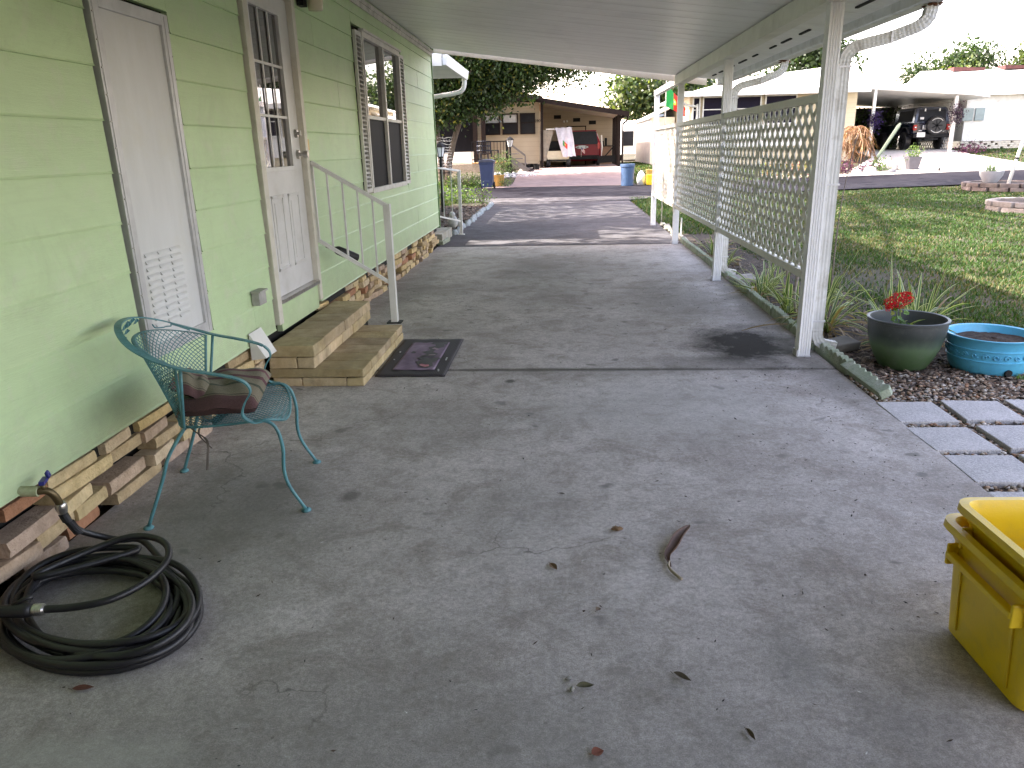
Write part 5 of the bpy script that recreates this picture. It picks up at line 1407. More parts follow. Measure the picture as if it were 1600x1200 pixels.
# ---- plants in the left beds
def leafcloud(blobs, n, size, palette, rngs, elong=1.6, shell=.55):
    """blobs: (x,y,z,rx,ry,rz[,weight]); returns V,F,C of folded quads gathered in twigs"""
    wts = np.array([b_[3] * b_[4] * b_[5] * (b_[6] if len(b_) > 6 else 1) for b_ in blobs]) ** .75; wts /= wts.sum()
    ntw = max(1, n // 9); bi = rngs.choice(len(blobs), ntw, p=wts); B = np.array([b_[:6] for b_ in blobs])[bi]
    d = rngs.normal(0, 1, (ntw, 3)); d /= np.linalg.norm(d, axis=1)[:, None]
    rr = (shell + (1 - shell) * rngs.uniform(0, 1, ntw) ** .6)[:, None] * rngs.uniform(.86, 1.14, (ntw, 1))
    Cn = B[:, :3] + d * rr * B[:, 3:]
    idx = np.repeat(np.arange(ntw), 9); m_ = len(idx)
    tone = rngs.uniform(.55, 1.35, ntw)
    P = Cn[idx] + rngs.normal(0, 1, (m_, 3)) * size * 1.7
    a = rngs.normal(0, 1, (m_, 3)) + d[idx] * .5 + np.array([0, 0, -.35]); a /= np.linalg.norm(a, axis=1)[:, None]
    q = rngs.normal(0, 1, (m_, 3)); s_ = np.cross(a, q); s_ /= np.linalg.norm(s_, axis=1)[:, None]
    L = size * rngs.uniform(.6, 1.3, (m_, 1)); wd = L / elong * .5
    V = np.stack([P - a * L * .5, P + s_ * wd, P + a * L * .5, P - s_ * wd], 1).reshape(-1, 3)
    F = np.arange(m_ * 4).reshape(-1, 4)
    pal_ = np.array(palette); C = pal_[rngs.integers(0, len(pal_), m_)] * (tone[idx] * rngs.uniform(.75, 1.25, m_))[:, None]
    return V, F, np.repeat(C, 4, 0)
GR = [(.045, .085, .022), (.06, .11, .028), (.035, .07, .02), (.05, .095, .03)]
GRY = GR + [(.16, .17, .03)]
def tree(name, base, trunk, limbs, blobs, n, size, palette, label, group=None, seed=1, tr=.12, lights=False, elong=1.6, cat='tree'):
    t = thing(name, base, label, cat, group)
    rg = np.random.default_rng(seed)
    mb = MB()
    for P in trunk:
        pp = cr(P, 6); k = len(pp); mb.tube(pp, [tr * (1 - .55 * i / (k - 1)) * (1.35 if i < 2 else 1) for i in range(k)], 10)
    ends = [P[-1] for P in trunk]
    for b_ in blobs:
        e = min(ends, key=lambda q: (Vector(q) - Vector(b_[:3])).length); c_ = Vector(b_[:3])
        for j in range(limbs):
            tgt = c_ + Vector((rg.normal(0, .4) * b_[3], rg.normal(0, .4) * b_[4], rg.normal(0, .3) * b_[5])); e_ = Vector(e); md = e_.lerp(tgt, .5) + Vector((rg.normal(0, .2), rg.normal(0, .2), .15))
            pp = cr([e_ - Vector((0, 0, .05)), md, tgt], 5); k = len(pp); mb.tube(pp, [tr * .38 * (1 - .8 * i / (k - 1)) + .006 for i in range(k)], 6)
    mb.build('trunk', W['bark'], t, smooth=True)
    V, F, C = leafcloud(blobs, n, size, palette, rg, elong)
    build_np('crown', V, F, W['leaf'], t, C=C)
    return t
# the big leafy tree over the neighbour's porch
tb = hgt(-4.9, 32.4)
big = tree('shade_tree', (-4.9, 32.4, tb),
     [[(-5.1, 32.6, tb), (-5.15, 32.6, 1.4), (-5.25, 32.5, 2.6), (-5.0, 32.4, 3.9)], [(-4.85, 32.4, tb), (-4.75, 32.4, 1.0), (-4.3, 32.3, 2.4), (-3.6, 32.2, 3.6), (-2.9, 32, 4.4)]],
     3, [(-5.6, 32.5, 5.2, 2.2, 2.2, 1.6), (-4.9, 31.6, 4.2, 1.6, 1.0, .9), (-3.9, 31.3, 3.9, 1.3, .8, .8), (-2.6, 31.4, 3.85, .9, .8, .6), (-1.0, 31.6, 4.7, 1.3, 1.0, .8), (.5, 31.8, 4.9, 1.0, .9, .45, .7), (-4.7, 31.2, 3.0, .7, .6, .5),  (-3.0, 31.5, 4.6, 1.5, 1.0, .8), (-1.6, 31.6, 4.5, 1.2, 1.0, .6), (-4.0, 31.4, 3.3, .8, .7, .6), (-3.9, 32.2, 5.0, 2.1, 2.0, 1.5), (-4.6, 32.2, 3.7, 1.3, 1.2, .9), (-3.2, 31.8, 3.75, .9, .9, .75), (-2.2, 32.0, 4.7, 1.4, 1.4, 1.0), (-1.9, 31.7, 3.85, .75, .8, .55), (-2.9, 31.6, 3.2, .45, .5, .45), (-5.7, 32.0, 3.4, .9, .9, 1.0), (-5.4, 31.8, 2.7, .5, .5, .5), (-.7, 32.2, 4.95, 1.2, 1.2, .75, .5), (.4, 32.3, 4.55, .75, .8, .45, .3), (-.2, 32.2, 4.05, .7, .7, .3, .2), (-7.5, 33, 5.5, 2.2, 2.2, 2.0), (-4.4, 33, 7.2, 2.6, 2.2, 1.6), (-2.2, 33, 6.6, 2.0, 2.0, 1.2)],
     85000, .15, [tuple(v * .62 for v in c_) for c_ in GR] * 3 + [(.05, .08, .02), (.13, .13, .025)], 'large dark leafy tree shading the house across the street', seed=3, tr=.15)
mb = MB()
for k in range(11):
    z = .75 + k * .12; pts = []
    for i in range(14):
        a = 2 * math.pi * i / 13; pts.append((-5.15 + .25 * math.cos(a) * .8 - .0, 32.5 + .18 * math.sin(a), z + .03 * math.sin(a * 2 + k)))
    mb.tube(pts, .007, 4, c=(.7, .7, .68))
    mb.tube([(x_ + .32 + .10 * max(0, z - .9), y_ - .12, z_) for x_, y_, z_ in pts], .007, 4, c=(.7, .7, .68))
    for i in range(9): mb.blob((rng.uniform(-5.38, -4.6), 32.24, z + rng.uniform(-.03, .05)), .015, (.8, .8, .78), n=5, m=4)
mb.build('light_string', W['paint'], big)

def shrub(x, y, r_, h_, n, size, palette, label, seed, cat='plant', group=None, name='shrub', z=None):
    z = hgt(x, y) if z is None else z
    t = thing(name, (x, y, z), label, cat, group); rg = np.random.default_rng(seed)
    V, F, C = leafcloud([(x, y, z + h_ * .55, r_, r_, h_ * .5), (x + r_ * .4, y, z + h_ * .35, r_ * .7, r_ * .7, h_ * .35), (x - r_ * .4, y + .1, z + h_ * .4, r_ * .7, r_ * .7, h_ * .35)], n, size, palette, rg, 2.0, .3)
    build_np('foliage', V, F, W['leaf'], t, C=C)
    mb = MB()
    for k in range(6): mb.tube([(x, y, z), (x + rg.normal(0, .4) * r_, y + rg.normal(0, .4) * r_, z + h_ * .7)], .008, 5)
    mb.build('stem', W['bark'], t)
    return t
LG = [(.08, .13, .03), (.11, .17, .04), (.055, .10, .025)]
shrub(-3.0, 22.6, .55, .45, 900, .07, LG, 'light green leafy shrub at the street end of the left bed', 21)
shrub(-3.9, 22.9, .6, .5, 900, .07, LG, 'light green shrub left of the lamp post by the street', 22)
shrub(-2.25, 21.4, .25, .55, 260, .06, LG, 'spindly pale green plant at the corner of the left bed', 23)
shrub(-4.1, 31.9, .8, .45, 1000, .08, LG + [(.4, .4, .3)], 'low sunlit plants around the blue wheeled bin', 24)
shrub(-5.2, 31.4, .9, .35, 900, .08, GR, 'low dark ground plants under the string-lit tree', 25)
shrub(-2.75, 35.3, .35, .95, 700, .10, [(.14, .19, .08), (.10, .15, .06)], 'pale spiky shrub beside the porch stairs', 26)
shrub(-2.35, 31.3, .25, .3, 260, .06, LG, 'small green plant right of the blue wheeled bin', 27)

# ------------------------------------------------------------------ house across the street
hx = thing('beige_house', (-2.0, 38.7, .5), 'beige house across the street with brown-trimmed carport and dark windows', 'house')
def mat_lap(name, c, pitch=.2):
    m, nt, b = nodes(name); p = wpos(nt)
    s_ = nt.nodes.new('ShaderNodeSeparateXYZ'); nt.links.new(p, s_.inputs[0])
    md = nt.nodes.new('ShaderNodeMath'); md.operation = 'MODULO'; md.inputs[1].default_value = pitch; nt.links.new(s_.outputs['Z'], md.inputs[0])
    dv = nt.nodes.new('ShaderNodeMath'); dv.operation = 'DIVIDE'; dv.inputs[1].default_value = pitch; nt.links.new(md.outputs[0], dv.inputs[0])
    c1 = ramp(nt, noise(nt, p, 1.5, 5), [(.3, tuple(q * .88 for q in c)), (.7, c)])
    c1 = mixc(nt, ramp(nt, dv.outputs[0], [(0, .55), (.08, 0), (.97, 0), (1, .4)]), c1, tuple(q * .45 for q in c))
    nt.links.new(c1, b.inputs['Base Color']); b.inputs['Roughness'].default_value = .6
    return m
beige = mat_lap('beige_siding', (.38, .32, .225), .22); brown = M('brown_trim', (.022, .016, .015), (.016, .012, .011), rough=.7, spec=.1)
BG = .47
mb = MB(); mb.box(-7.6, -1.15, 38.7, 50, BG, 3.60); mb.build('front_wall', beige, hx)
mb = MB(); mb.prism([(-1.15, BG), (3.2, BG), (3.2, 2.98), (-1.15, 3.72)], 44.99, 50, 'y'); mb.build('carport_back_wall', beige, hx)
mb = MB(); mb.box(-7.4, -2.0, 38.2, 38.7, 3.60, 3.66); mb.prism([(-7.9, 3.60), (-1.0, 3.66), (-1.0, 3.82), (-4.2, 4.3), (-7.9, 3.75)], 38.1, 50, 'y'); mb.build('roof', brown, hx)
mb = MB(); mb.prism([(-1.35, 3.66), (3.10, 2.92), (3.10, 3.0), (-1.35, 3.74)], 38.3, 45, 'y'); mb.build('carport_ceiling', M('cream_ceiling', (.62, .56, .44), (.55, .5, .4), rough=.5), hx)
mb = MB(); mb.prism([(-1.5, 3.60), (3.16, 2.80), (3.16, 3.03), (-1.5, 3.83)], 38.18, 38.29, 'y'); mb.box(3.0, 3.16, 38.3, 45, 2.84, 3.0); mb.build('carport_fascia', brown, hx)
for i, (x, y) in enumerate(((-1.03, 38.45), (2.72, 38.5), (2.76, 40.0), (2.78, 41.6), (2.8, 43.2), (2.82, 44.6))):
    mb = MB(); mb.box(x - .06, x + .06, y - .06, y + .06, BG - .03, 3.64 if i == 0 else 2.95); mb.build('carport_post', brown, hx)
mb = MB(); mb.tube(cr([(3.08, 38.34, 2.84), (3.08, 38.36, 2.70), (3.02, 38.4, 2.58), (2.9, 38.44, 2.5), (2.88, 38.45, 2.3), (2.88, 38.45, BG)], 5), .045, 8); mb.build('downspout', brown, hx, smooth=True)
dglass = M('far_glass', (.012, .012, .016), (.008, .008, .010), rough=.35, spec=.2); shade = M('grey_shade', (.40, .40, .38), rough=.7)
for (a, b_) in ((-3.86, -3.08), (-2.98, -2.20), (-2.10, -1.36)):
    mb = MB()
    for (p, q, r_, s_) in ((a, b_, 3.04, 3.10), (a, b_, 2.12, 2.18), (a, a + .06, 2.18, 3.04), (b_ - .06, b_, 2.18, 3.04), (a + .06, b_ - .06, 2.63, 2.68)): mb.box(p, q, 38.62, 38.74, r_, s_)
    wn = mb.build('window', brown, hx)
    mb = MB(); mb.box(a + .06, b_ - .06, 38.66, 38.69, 2.68, 3.04); mb.build('upper_pane', dglass if a > -2.5 else shade, wn)
    mb = MB(); mb.box(a + .06, b_ - .06, 38.66, 38.69, 2.18, 2.63); mb.build('lower_pane', dglass, wn)
for (a, z) in ((-.52, 3.10), (.56, 2.92), (1.45, 2.76)):
    mb = MB(); mb.box(a - .0, a + .40, 44.95, 44.99, z - .10, z + .10); mb.build('vent', W['black'], hx)
mb = MB(); mb.box(.24, 1.27, 44.96, 44.99, BG, 2.55); mb.box(.2, .25, 44.94, 44.99, BG, 2.6); mb.box(1.25, 1.3, 44.94, 44.99, BG, 2.6); mb.box(.2, 1.3, 44.94, 44.99, 2.55, 2.6); d_ = mb.build('door_surround', brown, hx)
mb = MB(); mb.box(.27, 1.24, 44.90, 44.95, BG, 2.54); mb.build('door', beige, d_)
mb = MB(); mb.blob((.05, 44.9, 2.84), .06, n=10, m=6); mb.blob((.22, 44.9, 2.86), .06, n=10, m=6); mb.build('flood_light', W['white'], hx, smooth=True)
text('house_number', '6590', .20, (-1.30, 38.68, 2.72), (R(90), 0, 0), W['black'], hx, .008)
mb = MB(); mb.box(-1.17, -1.13, 38.8, 45, 3.2, 3.5); mb.box(-1.13, -1.05, 42.0, 42.2, BG, 3.2); mb.build('carport_trim', M('wood_brown', (.30, .18, .09), rough=.7), hx)
# screened dark porch at the left, white band under it
mb = MB(); mb.box(-7.4, -4.25, 38.1, 38.69, 1.35, 3.55); mb.build('screened_porch', M('dark_screen', (.008, .008, .010), rough=.9, spec=.05), hx)
mb = MB(); mb.box(-5.6, -4.30, 37.9, 38.09, .85, 1.36); mb.box(-7.4, -5.6, 37.9, 38.09, .85, 1.30); mb.build('white_band', W['white'], hx)
mb = MB(); mb.box(-4.35, -4.15, 37.9, 38.1, .6, 3.5); mb.box(-3.95, -3.75, 37.9, 38.1, 1.2, 3.5); mb.build('porch_column', brown, hx)
mb = MB(); mb.box(-7.4, -2.7, 36.6, 38.6, BG - .1, .82, (.36, .30, .24)); mb.build('porch_base', W['brick'], hx)
mb = MB(); mb.box(-4.3, -2.65, 36.55, 38.6, .825, .86); mb.build('porch_deck', M('orange_wood', (.42, .24, .10), rough=.7), hx)
# porch railing, stairs, chairs
pl = thing('porch_railing', (-3.2, 36.6, .86), 'black metal railing around the porch of the beige house', 'railing')
mb = MB(); mb.bar((-4.3, 36.6, 1.80), (-2.62, 36.6, 1.80), .05, .05); mb.bar((-4.3, 36.6, 1.0), (-2.62, 36.6, 1.0), .04, .04); mb.build('rail', W['black'], pl)
for i in range(12):
    x = -4.28 + i * .15; mb = MB(); mb.bar((x, 36.6, .86), (x, 36.6, 1.78), .022, .022, (0, 1, 0)); mb.build('baluster', W['black'], pl)
mb = MB(); mb.box(-2.68, -2.56, 36.55, 36.67, BG, 1.85); mb.build('newel_post', W['black'], pl)
ps = thing('porch_stairs', (-2.2, 36.3, .5), 'dark wooden stairs with open treads beside the porch lamp', 'stairs')
for i in range(4):
    mb = MB(); z = .55 + .22 * (3 - i); mb.box(-2.50 + i * .22, -2.1 + i * .22, 36.1, 36.9, z, z + .04); mb.build('tread', M('grey_wood', (.16, .14, .13), rough=.8) if 'grey_wood' not in bpy.data.materials else bpy.data.materials['grey_wood'], ps)
mb = MB(); mb.bar((-2.55, 36.05, 1.75), (-1.75, 36.05, 1.15), .06, .08); mb.bar((-1.75, 36.05, 1.15), (-1.75, 36.05, .5), .06, .06, (0, 1, 0)); mb.bar((-2.5, 36.08, 1.05), (-1.62, 36.08, .45), .05, .22); mb.build('stringer', bpy.data.materials['grey_wood'], ps)
lantern('porch_lamp_post', -2.42, 35.7, 2.0, 'black lantern lamp in front of the beige house porch stairs', s=1.35, postw=.05)
def porch_chair(x, y, s_, label):
    t = thing('porch_chair', (x, y, .86), label, 'chair', 'dark chairs on the neighbour porch')
    mb = MB(); mb.lathe([(.30, .38), (.32, .42)], (x, y, .86), 16, capt=True); mb.build('seat', W['navy'], t)
    mb = MB(); P = [(x + .32 * math.cos(a), y - .1 + .28 * math.sin(a), .86) for a in [R(q) for q in range(180, 361, 20)]]
    for h in range(3): mb.tube([(p[0], p[1], .86 + .55 + h * .2) for p in P], .035, 6)
    for p in P: mb.bar(p[:2] + (.86 + .42,), p[:2] + (.86 + .98,), .09, .03)
    mb.build('backrest', W['navy'], t)
    for a in (45, 135, 225, 315):
        mb = MB(); mb.bar((x + .26 * math.cos(R(a)), y + .26 * math.sin(R(a)), .86), (x + .24 * math.cos(R(a)), y + .24 * math.sin(R(a)), 1.26), .035, .035, (0, 1, 0)); mb.build('leg', W['navy'], t)
W['navy'] = M('navy_plastic', (.03, .04, .075), (.02, .028, .05), rough=.5)
porch_chair(-3.75, 37.1, 1, 'dark blue rounded chair on the beige house porch behind the bin')
ptb = thing('porch_table', (-3.25, 37.2, .86), 'small dark side table behind the porch railing', 'table')
mb = MB(); mb.box(-3.45, -3.05, 37.0, 37.4, 1.38, 1.42); mb.build('tabletop', W['navy'], ptb)
for dx in (-.17, .17):
    for dy in (-.17, .17):
        mb = MB(); mb.bar((-3.25 + dx, 37.2 + dy, .86), (-3.25 + dx, 37.2 + dy, 1.38), .03, .03, (0, 1, 0)); mb.build('leg', W['navy'], ptb)
for i, (x, y, r_, lab) in enumerate(((-1.75, 37.0, .18, 'dark round pot at the foot of the beige wall left of the carport'), (-1.45, 37.3, .22, 'low black tub beside the carport post'), (-1.25, 36.9, .15, 'small blue-black pot next to the carport post'))):
    t = thing('flower_pot', (x, y, hgt(x, y)), lab, 'pot', 'dark pots against the beige wall'); mb = MB(); mb.lathe([(r_ * .7, 0), (r_, .28), (r_ * 1.08, .3), (r_ * .95, .3)], (x, y, hgt(x, y)), 18); mb.build('pot', W['black'], t)
    mb = MB(); mb.lathe([(r_ * .96, .27), (.001, .28)], (x, y, hgt(x, y)), 18, capb=False); mb.build('soil', W['soil'], t)
wh = [(.62, .62, .66), (.5, .5, .55)]
pebble_field('white_stones', 420, lambda: (rng.uniform(-3.4, -1.2), rng.uniform(34.4, 36.0)), .03, .07, wh, z0=.01, label='pale stones bordering the pinkish driveway')
clay = thing('clay_pot', (-2.62, 31.6, hgt(-2.62, 31.6)), 'mustard yellow pot right behind the blue wheeled bin', 'pot')
mb = MB(); mb.lathe([(.14, 0), (.20, .2), (.21, .42), (.24, .45), (.24, .48), (.2, .48)], (-2.62, 31.6, hgt(-2.62, 31.6)), 18); mb.build('pot', M('mustard_clay', (.42, .24, .06), rough=.6), clay, smooth=True, angle=50)

# ------------------------------------------------------------------ bins
binm = M('blue_bin', (.022, .035, .09), (.018, .03, .075), rough=.45)
def wheelie(x, y, label):
    z = hgt(x, y) + .05; t = thing('wheeled_bin', (x, y, z), label, 'bin')
    mb = MB(); a, b_ = (.20, .24), (.29, .33); vs = []
    for (hx_, hy_, zz) in ((a[0], a[1], .05), (b_[0] * .93, b_[1] * .93, .92), (b_[0], b_[1], .93), (b_[0], b_[1], .99)):
        vs += [(x - hx_, y - hy_, z + zz), (x + hx_, y - hy_, z + zz), (x + hx_, y + hy_, z + zz), (x - hx_, y + hy_, z + zz)]
    fs = [(3, 2, 1, 0)] + [(i * 4 + k, i * 4 + (k + 1) % 4, (i + 1) * 4 + (k + 1) % 4, (i + 1) * 4 + k) for i in range(3) for k in range(4)] + [(12, 13, 14, 15)]
    mb.add(vs, fs); mb.box(x - .10, x + .10, y - .262, y - .245, z + .25, z + .62); bd = mb.build('body', binm, t, bevel=.01)
    mb = MB(); mb.prism([(x - .31, z + .99), (x + .31, z + .99), (x + .30, z + 1.04), (x + .15, z + 1.09), (x - .15, z + 1.09), (x - .30, z + 1.04)], y - .36, y + .34, 'y'); mb.build('lid', M('bin_lid', (.03, .035, .06), rough=.5), t, bevel=.01)
    mb = MB(); mb.tube([(x - .28, y + .40, z + 1.0), (x + .28, y + .40, z + 1.0)], .018, 8); mb.build('handle', binm, t)
    for s_ in (-1, 1): mb = MB(); mb.disc((x + s_ * .24, y + .24, z + .12), .12, .06, 'x', 20); mb.build('wheel', W['black'], t)
wheelie(-2.92, 29.75, 'tall blue wheeled bin at the far kerb left of the pinkish driveway')
def tubbin(x, y, r_, h_, m, label, name='recycling_bin', sq=False):
    z = hgt(x, y) + .05; t = thing(name, (x, y, z), label, 'bin'); mb = MB()
    if sq:
        mb.obox((x, y, z + h_ / 2), (r_ * 2, r_ * 2, h_), jit=.01); mb.obox((x, y, z + h_ - .02), (r_ * 2.12, r_ * 2.12, .05))
    else: mb.lathe([(r_ * .86, 0), (r_ * .97, h_ * .85), (r_ * 1.05, h_ * .87), (r_ * 1.03, h_), (r_ * .95, h_), (r_ * .9, h_ * .3)], (x, y, z), 24)
    mb.build('body', m, t, bevel=.008)
    mb = MB(); mb.tube(cr([(x - r_ * 1.0, y - .05, z + h_ * .9), (x - r_ * 1.12, y - .06, z + h_ * .8), (x - r_ * 1.0, y - .05, z + h_ * .72)], 4), .012, 6); mb.build('handle', m, t)
tubbin(2.45, 29.9, .27, .80, M('steel_blue_bin', (.035, .08, .17), rough=.5), 'round blue bin standing at the far kerb right of the driveway')
tubbin(3.42, 30.2, .2, .38, yel, 'low yellow bin beside the first lattice post across the street', sq=True)
tubbin(3.45, 30.75, .2, .55, M('tan_bin', (.36, .25, .06), rough=.6), 'tan bin behind the low yellow bin', sq=True)
mb = MB(); z = hgt(3.0, 30.4); mb.lathe([(.16, .04), (.17, .3), (.13, .46), (.05, .55), (.02, .58)], (3.02, 30.4, z), 16, capt=True)
tag(mb.build('white_bag', M('bag_white', (.6, .62, .62), rough=.5), org=(3.02, 30.4, z), smooth=True), 'white rubbish bag between the blue and yellow bins', 'bag')

# ------------------------------------------------------------------ vehicles
def wheel(parent, x, y, z, r_, w_, axis='x', rimr=.6, name='wheel', rimm=None):
    mb = MB(); prof = [(r_ * .62, -w_ / 2), (r_ * .9, -w_ / 2), (r_, -w_ * .36), (r_, w_ * .36), (r_ * .9, w_ / 2), (r_ * .62, w_ / 2)]
    tmp = MB(); tmp.lathe(prof, (0, 0, 0), 28, capb=True, capt=True)
    if axis == 'x': mb.add([(x + p[2], y + p[0], z + p[1]) for p in tmp.v], tmp.f)
    else: mb.add([(x + p[0], y + p[2], z + p[1]) for p in tmp.v], tmp.f)
    for k in range(30):
        a = 2 * math.pi * k / 30
        q = (math.cos(a) * r_, math.sin(a) * r_)
        if axis == 'x': mb.obox((x, y + q[0], z + q[1]), (w_ * .8, r_ * .10, r_ * .06), (a + math.pi / 2, 0, 0))
        else: mb.obox((x + q[0], y, z + q[1]), (r_ * .06, w_ * .8, r_ * .10), (0, -a, 0))
    ty = mb.build(name, W['rubber'], parent)
    mb = MB(); s_ = -1 if axis == 'y' else (-1 if x < 0 or True else 1)
    for k in range(7):
        a = 2 * math.pi * k / 7
        for sg in (-1, 1):
            if axis == 'x': mb.bar((x + sg * w_ * .46, y, z), (x + sg * w_ * .46, y + math.cos(a) * r_ * rimr, z + math.sin(a) * r_ * rimr), r_ * .14, .03, up=(1, 0, 0))
            else: mb.bar((x, y + sg * w_ * .46, z), (x + math.cos(a) * r_ * rimr, y + sg * w_ * .46, z + math.sin(a) * r_ * rimr), r_ * .14, .03, up=(0, 1, 0))
    mb.build('rim', rimm or W['alum'], ty)
    return ty

def loft(mb, rings, cap=True):
    n = len(rings[0]); vs = [p for r_ in rings for p in r_]; fs = []
    for i in range(len(rings) - 1):
        for k in range(n): fs.append((i * n + k, i * n + (k + 1) % n, (i + 1) * n + (k + 1) % n, (i + 1) * n + k))
    if cap: fs += [tuple(reversed(range(n))), tuple((len(rings) - 1) * n + k for k in range(n))]
    mb.add(vs, fs)
# red minivan, seen from behind; local origin rear centre on the ground, y forward
vz = hgt(.97, 41) + .055
van = thing('minivan', (.97, 40.9, vz), 'dark red minivan parked in the carport across the street', 'car')
red = M('red_paint', (.19, .006, .014), (.15, .005, .011), rough=.4, coat=.1, spec=.25); 
def vloc(x, y, z): return (.97 + x, 40.9 + y, vz + z)
def hexring(y, hw, z0, zb, zt, hwt, r_=.08):
    return [vloc(*p) for p in ((-hw * .92, y, z0), (hw * .92, y, z0), (hw, y, z0 + .15), (hw, y, zb), (hwt, y, zt - r_), (hwt * .86, y, zt), (-hwt * .86, y, zt), (-hwt, y, zt - r_), (-hw, y, zb), (-hw, y, z0 + .15))]
mb = MB(); loft(mb, [hexring(.06, .90, .32, 1.02, 1.10, .80), hexring(.0, .95, .30, 1.02, 1.10, .85), hexring(.04, .98, .26, 1.05, 1.16, .88), hexring(.10, .99, .24, 1.06, 1.60, .78), hexring(.20, .99, .24, 1.06, 1.74, .76), hexring(1.2, 1.0, .22, 1.05, 1.78, .78), hexring(3.0, 1.0, .22, 1.0, 1.72, .76), hexring(4.1, .97, .22, .95, 1.05, .75), hexring(5.0, .88, .25, .7, .8, .7)]); bd = mb.build('body', red, van, smooth=True, angle=30)
mb = MB(); mb.add([vloc(-.84, -.03, 1.06), vloc(.84, -.03, 1.06), vloc(.72, .06, 1.70), vloc(-.72, .06, 1.70)], [(0, 1, 2, 3)]); mb.build('rear_window', dglass, van)
mb = MB(); loft(mb, [[vloc(x, y, z) for x, z in ((-.75, 1.71), (.75, 1.71), (.72, 1.76), (-.72, 1.76))] for y in (.05, .25)]); mb.build('spoiler', red, van)
mb = MB(); mb.box(*[.97 + q for q in (-.9, .9)], 40.9 - .14, 40.9 + .0, vz + .32, vz + .52); mb.build('bumper', W['black'], van, bevel=.02)
for s_ in (-1, 1):
    mb = MB(); mb.obox(vloc(s_ * .86, -.0, .98), (.12, .08, .30)); mb.build('tail_light', M('tail_light', (.35, .01, .01), rough=.2) if 'tail_light' not in bpy.data.materials else bpy.data.materials['tail_light'], van)
    wheel(van, .97 + s_ * .86, 41.6, vz + .33, .33, .22); wheel(van, .97 + s_ * .86, 44.7, vz + .33, .33, .22)
mb = MB(); mb.tube(cr([vloc(-.32, -.03, .93), vloc(0, -.035, 1.0), vloc(.32, -.03, .93), vloc(0, -.035, .86)], 5, True), .02, 6, closed=True); mb.obox(vloc(0, -.03, .93), (.34, .02, .16)); mb.build('licence_plate', M('plate', (.5, .56, .58), rough=.4), van)
mb = MB(); mb.tube([vloc(1.0, .2, 1.5), vloc(1.04, .1, .9), vloc(1.0, .2, .45)], .05, 6); mb.build('side_reflection_strip', W['white'], van)

# golf cart with a loose cover, seen three-quarter from behind
gzv = hgt(-.3, 38.9) + .055
gc = thing('golf_cart', (-.25, 38.9, gzv), 'cream golf cart with a draped silver rain cover under the beige carport', 'golf cart')
cream = M('cart_cream', (.55, .50, .36), (.48, .43, .30), rough=.4)
mb = MB(); loft(mb, [[(-.25 + x, y, gzv + z) for x, z in ((-.52, .38), (.52, .38), (.56, .55), (.50, .78), (-.50, .78), (-.56, .55))] for y in (38.75, 38.8, 39.6)]); mb.box(-.75, .25, 39.6, 41.0, gzv + .25, gzv + .36); loft(mb, [[(-.25 + x, y, gzv + z) for x, z in ((-.5, .3), (.5, .3), (.5, .85), (-.5, .85))] for y in (41.0, 41.3)]); mb.build('body', cream, gc, smooth=True, angle=30)
mb = MB(); mb.box(-.72, .22, 39.3, 39.8, gzv + .78, gzv + .92); mb.box(-.72, .22, 39.25, 39.33, gzv + .9, gzv + 1.25); mb.build('seat', W['black'], gc, bevel=.02)
mb = MB(); mb.box(-.85, .36, 38.9, 41.1, gzv + 1.78, gzv + 1.84); mb.build('canopy', W['white'], gc, bevel=.01)
for sx in (-.52, .52):
    for yy in (38.95, 41.0): mb = MB(); mb.bar((-.25 + sx, yy, gzv + .5), (-.25 + sx, yy, gzv + 1.78), .04, .04, (0, 1, 0)); mb.build('canopy_post', W['black'], gc)
for sx in (-.50, .50):
    wheel(gc, -.25 + sx, 39.1, gzv + .24, .24, .18); wheel(gc, -.25 + sx, 40.8, gzv + .24, .24, .18)
mb = MB(); mb.box(-.7, .2, 38.62, 38.75, gzv + .30, gzv + .36); mb.build('bumper', W['black'], gc)
# draped covers: silver at the back, olive mesh flap at the left
def drape(name, m, P00, P10, P01, P11, par, amp=.05, nx=14, nz=16, fold=5, th=None):
    V = []
    for j in range(nz + 1):
        for i in range(nx + 1):
            u = i / nx; v = j / nz
            p = (Vector(P00).lerp(Vector(P10), u)).lerp(Vector(P01).lerp(Vector(P11), u), v)
            V.append((p.x + .01 * math.sin(v * 9 + u * 4), p.y + amp * math.sin(u * fold * 3 + v * 3) * (.3 + .7 * v) + .02 * math.sin(v * 13 + u * 7), p.z + .015 * math.sin(u * 17)))
    F = [(j * (nx + 1) + i, j * (nx + 1) + i + 1, (j + 1) * (nx + 1) + i + 1, (j + 1) * (nx + 1) + i) for j in range(nz) for i in range(nx)]
    return build_np(name, np.array(V), np.array(F), m, par, smooth=True)
silver = M('silver_cover', (.58, .57, .62), (.45, .44, .50), rough=.38, scale=6)
cv = drape('rear_cover', silver, (-.40, 38.85, gzv + 1.86), (.42, 38.85, gzv + 1.88), (-.02, 38.5, gzv + .48), (.62, 38.55, gzv + .52), gc)
drape('cover_top', silver, (-.45, 39.9, gzv + 1.88), (.45, 39.9, gzv + 1.88), (-.42, 38.84, gzv + 1.87), (.44, 38.84, gzv + 1.89), gc, amp=.01)
drape('side_cover', M('olive_mesh', (.30, .26, .20), (.22, .19, .15), rough=.8), (-.45, 38.95, gzv + 1.84), (-1.35, 38.9, gzv + 1.70), (-.85, 38.75, gzv + .30), (-1.30, 38.8, gzv + .38), gc, amp=.04, fold=3)

